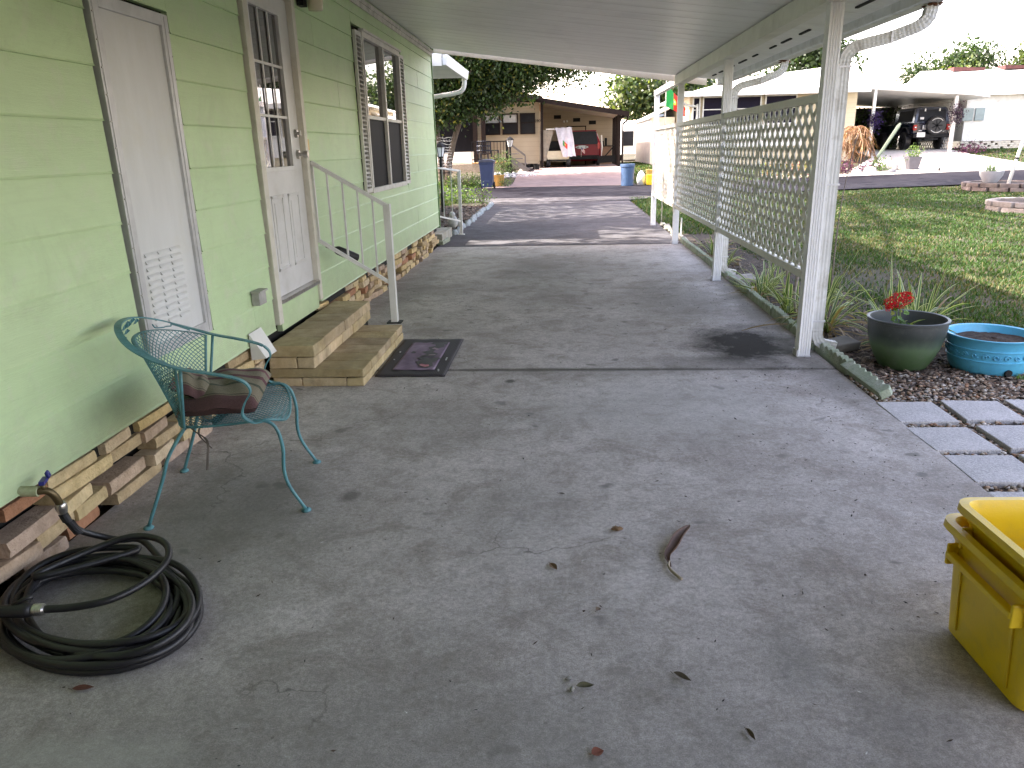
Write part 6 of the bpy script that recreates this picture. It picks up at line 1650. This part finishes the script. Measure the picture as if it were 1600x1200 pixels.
def stick_flag(x, y, z, kind, label, s=1.0):
    t = thing('small_flag', (x, y, z), label, 'flag'); mb = MB(); mb.tube([(x, y, z), (x, y, z + .62 * s)], .008, 5); mb.build('stick', W['steel'], t)
    mb = MB(); nx, nz = 12, 9
    for j in range(nz):
        for i in range(nx):
            u0, u1 = i / nx, (i + 1) / nx; v0, v1 = j / nz, (j + 1) / nz
            def P(u, v): return (x + (.30 * u * .8) * s, y - .03 * math.sin(u * 6), z + (.62 - .26 * v - .22 * u) * s)
            if kind == 'redgreen': c = (.02, .16, .05) if u0 < .38 else ((.6, .42, .04) if math.hypot((u0 - .4) * 1.5, v0 - .45) < .2 else (.60, .04, .02))
            else: c = (.05, .06, .2) if (u0 < .4 and v0 < .5) else ((.5, .04, .06) if j % 2 == 0 else (.75, .72, .72))
            mb.add([P(u0, v0), P(u1, v0), P(u1, v1), P(u0, v1)], [(0, 1, 2, 3)], c)
    mb.build('cloth', W['paint'], t)
stick_flag(-.02, 38.35, gzv + .7, 'redgreen', 'small red and green flag on the back of the golf cart', .95)
stick_flag(.93, 40.7, vz + .45, 'stripes', 'small striped flag at the back of the red minivan', .8)
mb = MB()
for k in range(8):
    mb.bar((-1.0 + k * .12, 40.3, 1.55), (-.1, 40.3, 2.3 - k * .09), .02, .01); mb.bar((-.1 - k * .12, 40.3, 1.55), (-1.0, 40.3, 2.3 - k * .09), .02, .01)
mb.box(-1.02, -.08, 40.28, 40.32, 2.28, 2.32); mb.box(-1.02, -.98, 40.28, 40.32, .5, 2.3)
tag(mb.build('lattice_trellis', M('trellis_cream', (.5, .45, .34), rough=.7), org=(-.55, 40.3, .5)), 'cream lattice trellis behind the golf cart', 'trellis')
cab = thing('workbench', (2.25, 43.9, .52), 'wooden cabinet with tools beside the minivan at the carport back wall', 'cabinet')
mb = MB(); mb.box(1.9, 2.65, 43.7, 44.3, .52, 1.45); mb.build('cabinet_body', M('pine_board', (.34, .22, .14), rough=.7), cab); mb = MB(); mb.box(1.85, 2.7, 43.62, 44.35, 1.45, 1.5); mb.build('top', W['black'], cab)
mb = MB(); mb.box(1.95, 2.25, 43.8, 44.1, 1.502, 1.75); mb.box(2.3, 2.42, 43.8, 43.95, 1.502, 1.9)
tag(mb.build('radio', W['black'], org=(2.1, 43.9, 1.5)), 'black box and jar on the wooden cabinet', 'radio')
rampm = thing('trailer_ramp', (2.2, 40.2, .5), 'black folded ramp leaning between the minivan and carport posts', 'ramp')
mb = MB(); mb.bar((1.9, 40.0, .75), (2.6, 40.1, 1.5), .05, .05); mb.bar((1.75, 40.0, .95), (2.65, 40.1, .98), .05, .10); mb.build('rail', W['black'], rampm); mb = MB(); mb.obox((2.2, 40.05, .80), (.9, .06, .25), (0, R(-3), 0)); mb.build('panel', W['black'], rampm)

# ------------------------------------------------------------------ far left-centre: camper and white shed
rv = thing('white_camper', (5.1, 52, .5), 'white camper partly visible right of the brown carport posts', 'camper')
mb = MB(); mb.prism([(51, .9), (56, .9), (56, 3.0), (51.6, 3.0), (51, 2.4)], 3.7, 5.9, 'x'); mb.build('body', W['white'], rv, bevel=.05)
mb = MB(); mb.box(3.85, 4.5, 50.95, 51.0, 1.45, 2.35); mb.build('window', dglass, rv)
for s_ in (3.85, 5.75): wheel(rv, s_, 53.5, .85, .35, .2)
wsh = thing('white_shed', (6.3, 48, .5), 'long white shed behind the bins across the street', 'shed')
mb = MB(); mb.box(5.1, 9.5, 48, 56, .45, 3.0); mb.build('wall', W['white'], wsh); mb = MB(); mb.prism([(4.9, 2.95), (9.7, 3.6), (9.7, 3.72), (4.9, 3.07)], 47.8, 56, 'y'); mb.build('roof', M('shed_roof', (.3, .36, .40), rough=.5), wsh)
mb = MB(); mb.box(6.0, 6.4, 47.4, 47.98, .5, .95); mb.build('step_box', M('tank_grey', (.10, .10, .11), rough=.6), wsh)

# ------------------------------------------------------------------ house behind the lattice
mh = thing('screened_house', (8.5, 35.2, .5), 'low white-roofed house with dark screened windows behind the lattice', 'house')
wsid = mat_lap('cream_siding', (.60, .52, .36), .2)
mb = MB(); mb.box(5.5, 12.6, 35.2, 44, .4, 3.50); mb.build('wall', wsid, mh)
mb = MB(); mb.add([(5.0, 34.6, 3.50), (12.9, 34.6, 3.62), (12.9, 44.5, 3.6), (5.0, 44.5, 3.5), (8.2, 38.5, 4.35), (12.9, 36.8, 4.72), (12.9, 42, 4.72), (8.2, 41, 4.45)], [(0, 1, 5, 4), (4, 5, 6, 7), (2, 3, 7, 6), (3, 0, 4, 7), (1, 2, 6, 5), (0, 3, 2, 1)]); mb.build('roof', W['white'], mh)
mb = MB(); mb.box(5.0, 12.9, 34.5, 34.62, 3.40, 3.62); mb.build('gutter', W['white'], mh)
mb = MB(); mb.box(5.95, 10.4, 35.1, 35.19, 1.3, 2.2); mb.build('lower_panel', W['white'], mh)
for i, (a, b_) in enumerate(((5.62, 5.95), (6.05, 7.25), (7.45, 8.55), (8.70, 10.05))):
    mb = MB()
    for (p, q, r_, s_) in ((a, b_, 3.36, 3.44), (a, b_, 2.2, 2.27), (a, a + .05, 2.27, 3.36), (b_ - .05, b_, 2.27, 3.36), (a + .05, b_ - .05, 2.86, 2.90)): mb.box(p, q, 35.06, 35.18, r_, s_)
    wn = mb.build('window', W['white'], mh)
    mb = MB(); mb.box(a + .05, b_ - .05, 35.12, 35.14, 2.27, 3.36); mb.build('screen', M('bluish_screen', (.020, .018, .032), rough=.8, spec=.05) if 'bluish_screen' not in bpy.data.materials else bpy.data.materials['bluish_screen'], wn)
mb = MB(); mb.tube(cr([(5.05, 34.55, 3.42), (5.1, 34.6, 3.2), (5.35, 34.9, 3.08), (5.75, 35.05, 3.02), (5.82, 35.08, 2.9), (5.82, 35.08, .6)], 5), .05, 8); mb.build('downspout', W['white'], mh, smooth=True)
wl2 = thing('white_annex', (5.4, 38.4, .5), 'bright white low building left of the screened house', 'building')
mb = MB(); mb.box(4.3, 5.45, 39.2, 47, .45, 2.75); mb.build('wall', W['white'], wl2); mb = MB(); mb.prism([(4.2, 2.7), (6.6, 3.75), (6.6, 3.85), (4.2, 2.8)], 38.9, 47, 'y'); mb.build('roof', W['white'], wl2)
for xx in (4.95, 5.22): mb = MB(); mb.box(xx, xx + .06, 39.12, 39.19, 1.7, 2.45); mb.build('slot_window', shade, wl2)

# ------------------------------------------------------------------ jeep carport and its house
jc = thing('white_carport', (15.3, 36, .9), 'flat white carport sheltering the black jeep', 'carport')
mb = MB(); mb.add([(12.4, 36.0, 3.66), (13.7, 35.9, 3.74), (17.75, 35.9, 3.22), (18.6, 36.2, 3.12), (18.2, 44.5, 3.05), (12.6, 44.5, 3.5), (12.4, 36.0, 3.80), (13.7, 35.9, 3.88), (17.75, 35.9, 3.36), (18.6, 36.2, 3.26), (18.2, 44.5, 3.19), (12.6, 44.5, 3.64)],
       [(5, 4, 3, 2, 1, 0), (6, 7, 8, 9, 10, 11)] + [(i, (i + 1) % 6, 6 + (i + 1) % 6, 6 + i) for i in range(6)]); mb.build('roof', W['white'], jc)
for (x, y) in ((13.67, 36.1), (17.15, 36.1), (13.45, 39.9)): mb = MB(); mb.box(x - .06, x + .06, y - .06, y + .06, hgt(x, y), 3.62 if x < 15 else 3.22); mb.build('post', W['white'], jc)
mb = MB(); mb.box(12.5, 12.62, 36.4, 44, .6, 3.5); mb.build('side_wall', M('mauve_siding', (.34, .27, .25), rough=.7), jc)
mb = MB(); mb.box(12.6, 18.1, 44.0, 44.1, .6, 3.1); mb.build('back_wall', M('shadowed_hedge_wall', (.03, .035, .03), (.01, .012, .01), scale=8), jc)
mb = MB()
for s_ in (1, -1):
    c0 = -3.0
    while c0 < 8.0:
        r_ = clip_seg(37.0 + c0, 1.0 if s_ > 0 else 3.1, 1, s_, 37.0, 43.9, 1.0, 3.1)
        if r_:
            zb = 1.0 if s_ > 0 else 3.1; mb.bar((17.7, 37.0 + c0 + r_[0], zb + s_ * r_[0]), (17.7, 37.0 + c0 + r_[1], zb + s_ * r_[1]), .05, .012, up=(1, 0, 0))
        c0 += .24
mb.build('lattice_side', W['white'], jc)
hv = thing('vine_hedge', (15.2, 43.2, .9), 'dark vine-covered hedge at the back of the jeep carport', 'hedge')
V, F, C = leafcloud([(13.4 + i * .8, 43.4, 1.9, .7, .35, 1.15) for i in range(6)] + [(13.1, 38 + i, 2.0, .3, .6, 1.0) for i in range(5)], 5000, .14, GR, np.random.default_rng(5)); build_np('foliage', V, F, W['leaf'], hv, C=C)

jz = hgt(16.8, 38.2) + .06
JX, JY = 16.92, 37.6
jp = thing('jeep', (JX, JY, jz), 'black off-road vehicle with a rear spare wheel parked in the white carport', 'car')
jb = M('black_car_paint', (.012, .016, .035), (.010, .013, .028), rough=.18, coat=.7)
def J(x, y, z): return (JX + x, JY + y, jz + z)
mb = MB(); loft(mb, [[J(x, y, z) for x, z in ((-.74, .62), (.74, .62), (.79, .75), (.79, 1.16), (-.79, 1.16), (-.79, .75))] for y in (.0, .02, 3.0)] ); loft(mb, [[J(x, y, z) for x, z in ((-.62, .62), (.62, .62), (.6, 1.12), (-.6, 1.12))] for y in (3.0, 4.1)]); bd = mb.build('body', jb, jp, bevel=.03)
mb = MB(); loft(mb, [[J(x, y + (.12 if z > 1.5 else 0), z) for x, z in ((-.78, 1.163), (.78, 1.163), (.68, 1.80), (.60, 1.86), (-.60, 1.86), (-.68, 1.80))] for y in (.02, 2.2)]); mb.build('hardtop', jb, jp, bevel=.02)
mb = MB(); mb.add([J(-.64, .015, 1.24), J(.64, .015, 1.24), J(.57, .118, 1.76), J(-.57, .118, 1.76)], [(0, 1, 2, 3)]); mb.build('rear_window', dglass, jp)
mb = MB(); mb.add([J(-.77, .25, 1.24), J(-.77, 1.9, 1.24), J(-.69, 1.9, 1.74), J(-.69, .38, 1.74)], [(0, 1, 2, 3)]); mb.build('side_window', W['black'], jp)
mb = MB(); mb.box(JX - .85, JX + .85, JY - .22, JY - .0, jz + .52, jz + .70); mb.build('bumper', W['black'], jp, bevel=.03)
for s_ in (-1, 1):
    mb = MB(); mb.obox(J(s_ * .74, -.02, .98), (.15, .10, .24)); mb.obox(J(s_ * .74, -.075, .98), (.09, .03, .06), c=None); tl = mb.build('tail_light', bpy.data.materials['tail_light'], jp, bevel=.01)
    mb = MB(); mb.obox(J(s_ * .74, -.10, .985), (.07, .02, .05)); mb.build('reflector', W['white'], tl)
    for yy in (.75, 3.35): wheel(jp, JX + s_ * .80, JY + yy, jz + .40, .40, .28, rimm=W['black'])
    mb = MB(); mb.tube(cr([J(s_ * .84, .22, .72), J(s_ * .88, .35, .95), J(s_ * .88, .75, 1.0), J(s_ * .88, 1.15, .95), J(s_ * .84, 1.3, .7)], 4), .05, 8, flat=(.22, .05)); mb.build('fender_flare', W['black'], jp)
    mb = MB(); mb.obox(J(s_ * .32, .09, 1.74), (.05, .03, .12)); mb.build('window_hinge', W['white'], jp)
sp_ = wheel(jp, JX + .10, JY - .20, jz + 1.05, .40, .24, 'y', name='spare_wheel', rimm=W['black'])
mb = MB()
for a0_ in (40, 220):
    mb.tube([(JX + .10 + .31 * math.cos(R(a0_ + k * 7)), JY - .325, jz + 1.05 + .31 * math.sin(R(a0_ + k * 7))) for k in range(15)], .012, 5)
mb.build('sidewall_lettering', W['white'], sp_)
mb = MB(); mb.obox(J(-.52, -.235, .66), (.36, .02, .20)); pt = mb.build('licence_plate', W['white'], jp)
for (x, z, w_, h_) in ((-.45, 1.38, .16, .10), (-.36, .98, .05, .2), (-.28, .98, .04, .2), (-.48, .84, .16, .04), (.52, 1.05, .12, .10), (.5, .80, .18, .05)):
    mb = MB(); mb.obox(J(x, .0 if z < 1.2 else .03, z), (w_, .03, h_)); mb.build('sticker', W['alum'], jp)
mb = MB(); mb.box(JX - .3, JX + .3, JY - .15, JY + .2, jz + .42, jz + .50); mb.build('hitch', W['black'], jp)

wh_ = thing('white_house', (22, 38, .9), 'long bright white house with a brick-patterned base at the far right', 'house')
mb = MB(); mb.box(18.55, 32, 38.0, 46, 1.30, 3.35); mb.build('wall', W['white'], wh_)
mb = MB(); mb.prism([(37.6, 3.30), (46.4, 3.30), (42.0, 4.7)], 18.0, 32.4, 'x'); mb.build('roof', W['white'], wh_)
mb = MB()
for (x, y, z, sx) in ((20.2, 42.0, 4.72, 1.6), (22.6, 42.0, 4.75, 1.5)): mb.obox((x, y, z), (sx, .6, .16), (0, 0, .1), c=(.09, .03, .028), jit=.03)
mb.build('ridge_vent', W['chip'], wh_)
mb = MB()
for r_ in range(5):
    x = 18.5 + (.2 if r_ % 2 else 0)
    while x < 31: mb.box(x, x + .36, 37.97, 38.1, .86 + r_ * .085, .86 + r_ * .085 + .075, (.62, .60, .52)); x += .36 + (.14 if (int(x * 7) + r_) % 3 else .02)
mb.build('brick_skirt', W['brick'], wh_)
mb = MB(); mb.box(18.6, 31, 38.12, 38.2, .8, 1.3); mb.build('skirt_backing', M('grey_shadow', (.16, .15, .13)), wh_)
mb = MB(); mb.box(18.4, 18.85, 37.9, 37.99, 2.2, 2.75); mb.box(18.95, 19.35, 37.9, 37.99, 2.2, 2.75); mb.build('window', M('teal_glass', (.22, .30, .32), rough=.1), wh_)
mb = MB(); mb.box(26, 32, 37.9, 46, 4.0, 4.4); mb.build('upper_trim', W['white'], wh_)

# ------------------------------------------------------------------ garden bed before the jeep carport
tanp = [(.20, .10, .05), (.25, .14, .08), (.34, .23, .15), (.14, .07, .035)]
dp = thing('dead_palm', (11.75, 32.8, hgt(11.75, 32.8)), 'dried brown drooping palm in the garden before the jeep carport', 'palm')
z = hgt(11.75, 32.8); mb = MB(); mb.tube([(11.75, 32.8, z), (11.8, 32.8, z + .9), (11.78, 32.8, z + 1.45)], .06, 8); mb.build('trunk', W['bark'], dp)
mb = MB()
for (cx_, cy_, cz_, n_, L_) in ((11.80, 32.8, z + 1.70, 15, 1.05), (11.25, 32.7, z + 1.12, 10, .85), (12.1, 32.9, z + 1.25, 9, .8)):
    for i in range(n_):
        an = rng.uniform(0, 6.28); Lf = L_ * rng.uniform(.7, 1.15); up_ = rng.uniform(.1, .55); dr = rng.uniform(.9, 1.7)
        pts = []
        for k in range(15):
            t = k / 14; pts.append(Vector((cx_ + math.cos(an) * Lf * t * .75, cy_ + math.sin(an) * Lf * t * .75, cz_ + Lf * (up_ * t - dr * t * t * .8))))
        mb.tube(pts, .012, 4, c=rng.choice(tanp))
        for k in range(2, 15):
            for q in range(2):
                g = rng.uniform(.6, 1.35); c = tuple(v * g for v in rng.choice(tanp))
                leafblade(mb, pts[k], an + rng.choice([-1, 1]) * rng.uniform(.3, 1.5), rng.uniform(.16, .38), .018, R(rng.uniform(-70, 10)), rng.uniform(.3, 1.0), c, seg=3, twist=rng.uniform(-1.5, 1.5))
mb.build('fronds', W['leaf'], dp)
ca = thing('cactus', (12.8, 33.3, hgt(12.8, 33.3)), 'tall grey-green ribbed cactus column leaning beside the jeep', 'cactus')
z = hgt(12.8, 33.3); a = Vector((12.75, 33.3, z)); b_ = Vector((13.75, 33.3, z + 1.75)); mb = MB()
dd = (b_ - a).normalized(); s_ = dd.cross(Vector((0, 1, 0))).normalized(); u = s_.cross(dd); vs = []
KK = 20
for i in range(15):
    t = i / 14; r_ = .075 * (1 if t < .93 else (1 - ((t - .93) / .08) ** 2) ** .5) * (.75 + .25 * t)
    for k in range(KK):
        q = r_ * (1 if k % 2 else .78); an = 2 * math.pi * k / KK; vs.append(a.lerp(b_, t) + s_ * q * math.cos(an) + u * q * math.sin(an))
mb.add(vs, [(i * KK + k, i * KK + (k + 1) % KK, (i + 1) * KK + (k + 1) % KK, (i + 1) * KK + k) for i in range(14) for k in range(KK)]); mb.build('stem', M('cactus_green', (.13, .17, .12), (.09, .12, .09), rough=.7), ca)
lantern('garden_lamp_post', 10.95, 33.6, 2.35, 'black lantern lamp among the dried palm fronds', s=1.2)
PU = [(.08, .02, .07), (.06, .015, .06), (.10, .03, .08)]
for i, (x, y, r_, h_, n_, pal_, lab) in enumerate(((11.1, 32.0, .45, .6, 700, PU, 'purple leafy shrub at the foot of the dried palm'), (12.15, 32.1, .35, .35, 500, PU, 'low purple shrub right of the dried palm'), (10.4, 31.9, .5, .8, 800, [(.22, .26, .10), (.14, .2, .06)], 'yellow-green bush just right of the first carport post'),
     (12.75, 32.2, .3, .55, 500, LG, 'bright green plant between rocks by the jeep carport'), (9.4, 32.0, .5, .6, 600, [(.3, .22, .12), (.16, .2, .07), (.3, .1, .12)], 'mixed flowering bush seen through the lattice'), (8.3, 32.2, .4, .55, 500, [(.25, .14, .08), (.13, .19, .06)], 'reddish-brown bush seen through the lattice'), (18.0, 36.0, .55, .40, 800, [(.05, .02, .045), (.09, .02, .07)], 'dark purple shrub at the right post of the white carport'))):
    shrub(x, y, r_, h_, n_, .075, pal_, lab, 40 + i)
for i, (x, y, r_, lab) in enumerate(((12.1, 31.6, .25, 'pale rock under the purple shrub'), (13.2, 32.4, .28, 'rounded grey rock left of the square planter'), (11.55, 31.5, .2, 'pinkish rock at the garden edge by the palm'), (12.9, 31.5, .16, 'small dark rock near the square planter'))):
    mb = MB(); zz = hgt(x, y); mb.blob((x, y, zz + r_ * .5), (r_, r_ * .8, r_ * .7), (.45, .42, .40) if i != 3 else (.12, .12, .14), n=12, m=7, jit=.12)
    tag(mb.build('garden_rock', W['chip'], org=(x, y, zz), smooth=True), lab, 'rock', 'rocks in the garden across the street')
sqp = thing('square_planter', (14.0, 32.3, hgt(14, 32.3)), 'dark square tapered planter with a bright green plant by the pale driveway', 'planter')
z = hgt(14, 32.3) + .02; mb = MB(); vs = []
for q, zz in ((.17, 0), (.25, .52), (.22, .52), (.20, .44)): vs += [(14 - q, 32.3 - q, z + zz), (14 + q, 32.3 - q, z + zz), (14 + q, 32.3 + q, z + zz), (14 - q, 32.3 + q, z + zz)]
mb.add(vs, [(3, 2, 1, 0)] + [(i * 4 + k, i * 4 + (k + 1) % 4, (i + 1) * 4 + (k + 1) % 4, (i + 1) * 4 + k) for i in range(3) for k in range(4)] + [(12, 13, 14, 15)]); mb.build('pot', M('slate_pot', (.085, .08, .095), rough=.6), sqp)
V, F, C = leafcloud([(14.08, 32.3, z + .65, .15, .15, .18), (13.85, 32.3, z + .56, .12, .12, .08)], 350, .07, LG, np.random.default_rng(8)); build_np('foliage', V, F, W['leaf'], sqp, C=C)
for i, (x, y, zz, lab) in enumerate(((13.72, 35.95, 2.35, 'purple flower basket on the left post of the white carport'), (17.2, 35.95, 2.55, 'dark purple flower basket on the right post of the white carport'))):
    t = thing('hanging_basket', (x, y, zz), lab, 'basket', 'purple baskets on the white carport posts')
    V, F, C = leafcloud([(x, y, zz, .17, .17, .25 + i * .12), (x - .02, y, zz - .3, .11, .11, .25)], 700, .07, [(.03, .012, .10), (.02, .01, .05)] if i == 0 else [(.03, .01, .035), (.015, .008, .02)], np.random.default_rng(60 + i)); build_np('foliage', V, F, W['leaf'], t, C=C)
    mb = MB(); mb.lathe([(.06, -.12), (.13, .0)], (x, y, zz), 12); mb.build('pot', W['black'], t)
pebble_field('garden_gravel', 1600, lambda: (rng.uniform(8, 14.3), rng.uniform(30.9, 33.2)), .02, .06, [(.30, .24, .19), (.42, .38, .33), (.16, .11, .08)], z0=.01, label='pale gravel and mulch around the dried palm garden')
sb = MB(); sb.obox((14.6, 31.3, hgt(14.6, 31.3) + .1), (.06, .05, .14)); tag(sb.build('garden_light', W['black'], org=(14.6, 31.3, hgt(14.6, 31.3))), 'tiny dark garden light on the pale driveway', 'light')

# ------------------------------------------------------------------ stone rings on the lawn
def ring(x, y, r_, rows_, label, c, a0_=0, a1=360, n=12):
    z = hgt(x, y); t = thing('stone_ring', (x, y, z), label, 'flower bed', 'stone-ringed beds on the lawn')
    for w_ in range(rows_):
        for k in range(n):
            a = R(a0_ + (a1 - a0_) * (k + .5 * (w_ % 2)) / n); L = 2 * math.pi * r_ / n * (a1 - a0_) / 360
            mb = MB(); g = rng.uniform(.8, 1.15); mb.obox((x + r_ * math.cos(a), y + r_ * math.sin(a), z + .045 + w_ * .105), (.16, L * .95, .10), (0, 0, a), c=tuple(q * g * .6 for q in (c if w_ == rows_ - 1 else tuple(v * 1.3 for v in c))), jit=.008)
            mb.build('ring_block', W['brick'], t, bevel=.01)
    mb = MB(); mb.lathe([(r_ - .08, .10 * rows_ - .03), (.001, .10 * rows_ + .01)], (x, y, z), 24, capb=False); mb.build('soil', W['soil'], t)
ring(11.9, 21.6, .98, 2, 'dark stone ring around the white pole', (.20, .16, .15), n=14)
ring(9.95, 16.6, .95, 2, 'pale stone ring nearer the camera at the picture edge', (.42, .38, .35), n=12)
fp = thing('pole', (11.55, 20.95, hgt(11.5, 20.9) + .2), 'leaning white pole standing in the dark stone ring', 'pole')
mb = MB(); mb.tube([(11.55, 20.95, .2), (11.75, 20.95, 1.4), (12.35, 20.95, 5.0)], [.045, .04, .03], 10); pj = mb.build('shaft', W['white'], fp, smooth=True); mb = MB(); mb.tube([(11.665, 20.95, .92), (11.675, 20.95, .96)], .048, 10); mb.build('joint', W['black'], pj)
tp = thing('tipped_pot', (11.45, 21.6, hgt(11.4, 21.6) + .2), 'grey pot with a pale spiky plant inside the dark stone ring', 'pot')
z = hgt(11.4, 21.6) + .2; mb = MB(); mb.lathe([(.16, 0), (.27, .18), (.30, .30), (.27, .30), (.2, .22)], (11.45, 21.6, z), 18); mb.build('pot', M('light_grey_pot', (.35, .35, .37), rough=.6), tp, smooth=True, angle=50)
mb = MB()
for i in range(60): leafblade(mb, (11.4 + rng.gauss(0, .08), 21.6 + rng.gauss(0, .05), z + .26), rng.uniform(0, 6.28), rng.uniform(.25, .45), .012, R(rng.uniform(50, 88)), .4, (.20, .26, .18))
mb.build('foliage', W['leaf'], tp)
gn = thing('solar_light', (9.55, 15.95, hgt(9.5, 15.9)), 'small white solar light standing on the pale stone ring', 'light')
z = hgt(9.5, 15.9) + .2; mb = MB(); mb.lathe([(.045, 0), (.05, .12), (.03, .15)], (9.45, 16.0, z), 12); mb.build('body', W['white'], gn); mb = MB(); mb.lathe([(.06, .15), (.06, .18), (.02, .20)], (9.45, 16.0, z), 12, capt=True); mb.build('cap', M('gnome_red', (.2, .08, .08), rough=.5), gn)
sk_ = thing('garden_stake', (1.98, 12.75, 0), 'short white stake in the bed past the third carport post', 'stake'); mb = MB(); mb.tube([(2.0, 13.1, -.03), (2.0, 13.1, .30)], .012, 8); mb.build('rod', W['white'], sk_)
wire = MB(); wire.tube(cr([(2.25, 6.4, -.02), (2.42, 6.9, .35), (2.60, 7.4, .8), (2.85, 8.0, 1.2), (2.98, 8.2, 1.55)], 6), [.007] * 12 + [.005] * 13, 6)
tag(wire.build('dry_stalk', W['bark'], org=(2.25, 6.4, 0)), 'long thin dark stalk arching up behind the nearest post', 'stalk')

# tall tri-colour flag beyond the lattice
fl = thing('flag', (1.98, 15.6, 0), 'red and green flag hanging from a thin pole by the farthest lattice', 'flag')
mb = MB(); mb.tube([(1.98, 15.6, -.03), (1.98, 15.6, 3.4)], .011, 8); mb.build('pole', W['steel'], fl)
def cloth(name, par, x0, z0, L, hgt_, colf, nx=24, nz=18, droop=.5):
    mb = MB()
    def P(u, v):
        return (x0 + L * u * .62, 15.6 + .07 * math.sin(u * 7 + v * 2) * u + .03, z0 - hgt_ * v * (1 - .25 * u) - droop * L * u * (1.5 - .5 * v))
    for j in range(nz):
        for i in range(nx): mb.add([P(i / nx, j / nz), P((i + 1) / nx, j / nz), P((i + 1) / nx, (j + 1) / nz), P(i / nx, (j + 1) / nz)], [(0, 1, 2, 3)], colf((i + .5) / nx, (j + .5) / nz))
    mb.build(name, clothm, par)
clothm = leafmat('flag_cloth', trans=.4)
cloth('cloth', fl, 1.99, 2.62, .62, .42, lambda u, v: (.02, .25, .07) if u < .38 else ((.65, .50, .05) if .08 < math.hypot((u - .4) * 1.4, v - .5) < .17 else ((.5, .5, .48) if math.hypot((u - .4) * 1.4, v - .5) < .06 else (.62, .03, .02))))
def usf(u, v):
    if u < .4 and v < 7 / 13: return (.62, .62, .65) if (int(u * 26) % 2 == 0 and int(v * 26) % 2 == 0) else (.03, .04, .16)
    return (.45, .02, .03) if int(v * 13) % 2 == 0 else (.7, .7, .7)
cloth('striped_cloth', fl, 1.99, 3.35, .60, .38, usf, nx=26, nz=26)

# ------------------------------------------------------------------ background trees
FA = [(.035, .06, .022), (.045, .075, .025), (.03, .052, .022)]
def bgtree(x, y, h_, r_, label, seed, n=2600, size=.42, pal_=FA, z0=.5, dens=1, grp='distant trees behind the homes'):
    rg = random.Random(seed); bl = []
    for i in range(9):
        a = rg.uniform(0, 6.28); q = rg.uniform(.2, .75) * r_; bl.append((x + q * math.cos(a), y + q * math.sin(a) * .6, h_ - r_ * rg.uniform(.35, 1.2), r_ * rg.uniform(.3, .5), r_ * .4, r_ * rg.uniform(.2, .38)))
    bl.append((x, y, h_ - r_ * .45, r_ * .5, r_ * .5, r_ * .4))
    tree('distant_tree', (x, y, z0), [[(x, y, z0), (x + .2, y, h_ * .4), (x, y, h_ - r_ * .9)]], 1, bl, n, size, pal_, label, grp, seed, tr=.28)
YG = [(.10, .125, .035), (.08, .11, .03)]
bgtree(34.5, 80, 8.6, 2.0, 'small airy tree behind the white carport roof', 101, 1300, .32)
bgtree(39.8, 81, 10.2, 3.4, 'rounded pine above the white house roof', 102, 5200, .34)
bgtree(36.8, 78, 7.4, 2.0, 'yellow-green tree left of the rounded pine', 103, 2200, .34, YG)
bgtree(45.2, 80, 10.0, 3.2, 'tree at the right picture edge above the white house', 104, 4500, .36, YG + FA)
bgtree(22.5, 76, 12.5, 4.2, 'broad tree behind the screened house seen past the gutter', 105, 4200, .45)
bgtree(7.0, 74, 8.0, 3.6, 'pale green trees between the carports across the street', 106, 4200, .45, YG + FA)
bgtree(11.5, 78, 9.8, 3.8, 'tree behind the flag and the last carport post', 107, 4200, .45, FA + YG)
bgtree(15.5, 84, 9.0, 4.0, 'darker tree behind the white annex', 108, 3000, .45)
# shade trees that stand left of the driveway, on the street side of the home
def shadetree(x, y, zc, r_, label, seed, n=1500):
    rg = random.Random(seed); bl = []
    for i in range(12):
        a = rg.uniform(0, 6.28); q = rg.uniform(.1, .8) * r_; bl.append((x + q * math.cos(a), y + q * math.sin(a), zc + rg.uniform(-.3, .35) * r_, r_ * rg.uniform(.25, .45), r_ * rg.uniform(.25, .45), r_ * rg.uniform(.15, .28)))
    tree('shade_tree', (x, y, 0), [[(x, y, -.05), (x + .2, y, zc * .4), (x, y, zc - r_ * .3)]], 1, bl, n, .30, GR, label, None, seed, tr=.3)
for i, (x, y, zc, r_, lab) in enumerate(((-9.5, 18.2, 7.5, 3.8, 'oak standing behind the porch wing'), (-12, 28.0, 13.5, 5.0, 'tallest oak left along the street'), (-9.5, 10.0, 9.0, 3.4, 'oak behind the green home'), (-10, 15.0, 13.5, 4.6, 'tall oak behind the green home'))):
    shadetree(x, y, zc, r_, lab, 200 + i)
rg = random.Random(77); bl = []
for i in range(58):
    a = rg.uniform(0, 6.28); q = math.sqrt(rg.uniform(0, 1))
    bl.append((.8 + 12.0 * q * math.cos(a), 18.6 + 11.5 * q * math.sin(a), 10.5 + 2.0 * (1 - q) + rg.uniform(-.8, .8), rg.uniform(1.0, 1.8), rg.uniform(.9, 1.6), rg.uniform(.5, .9)))
tree('shade_tree', (-5.0, 20.5, 0), [[(-5.0, 20.5, -.05), (-4.9, 20.5, 3), (-3.6, 20.8, 6.5), (-.5, 21, 9.5)], [(-4.8, 20.5, 2.5), (-5, 21, 6), (-3.5, 23.5, 9.8)], [(-1.5, 21, 8.9), (2.5, 21, 10.2), (7.5, 21.5, 10.6)]], 1, bl, 13500, .34, GR, 'great spreading oak whose crown shades the street end of the driveway', None, 300, tr=.38)
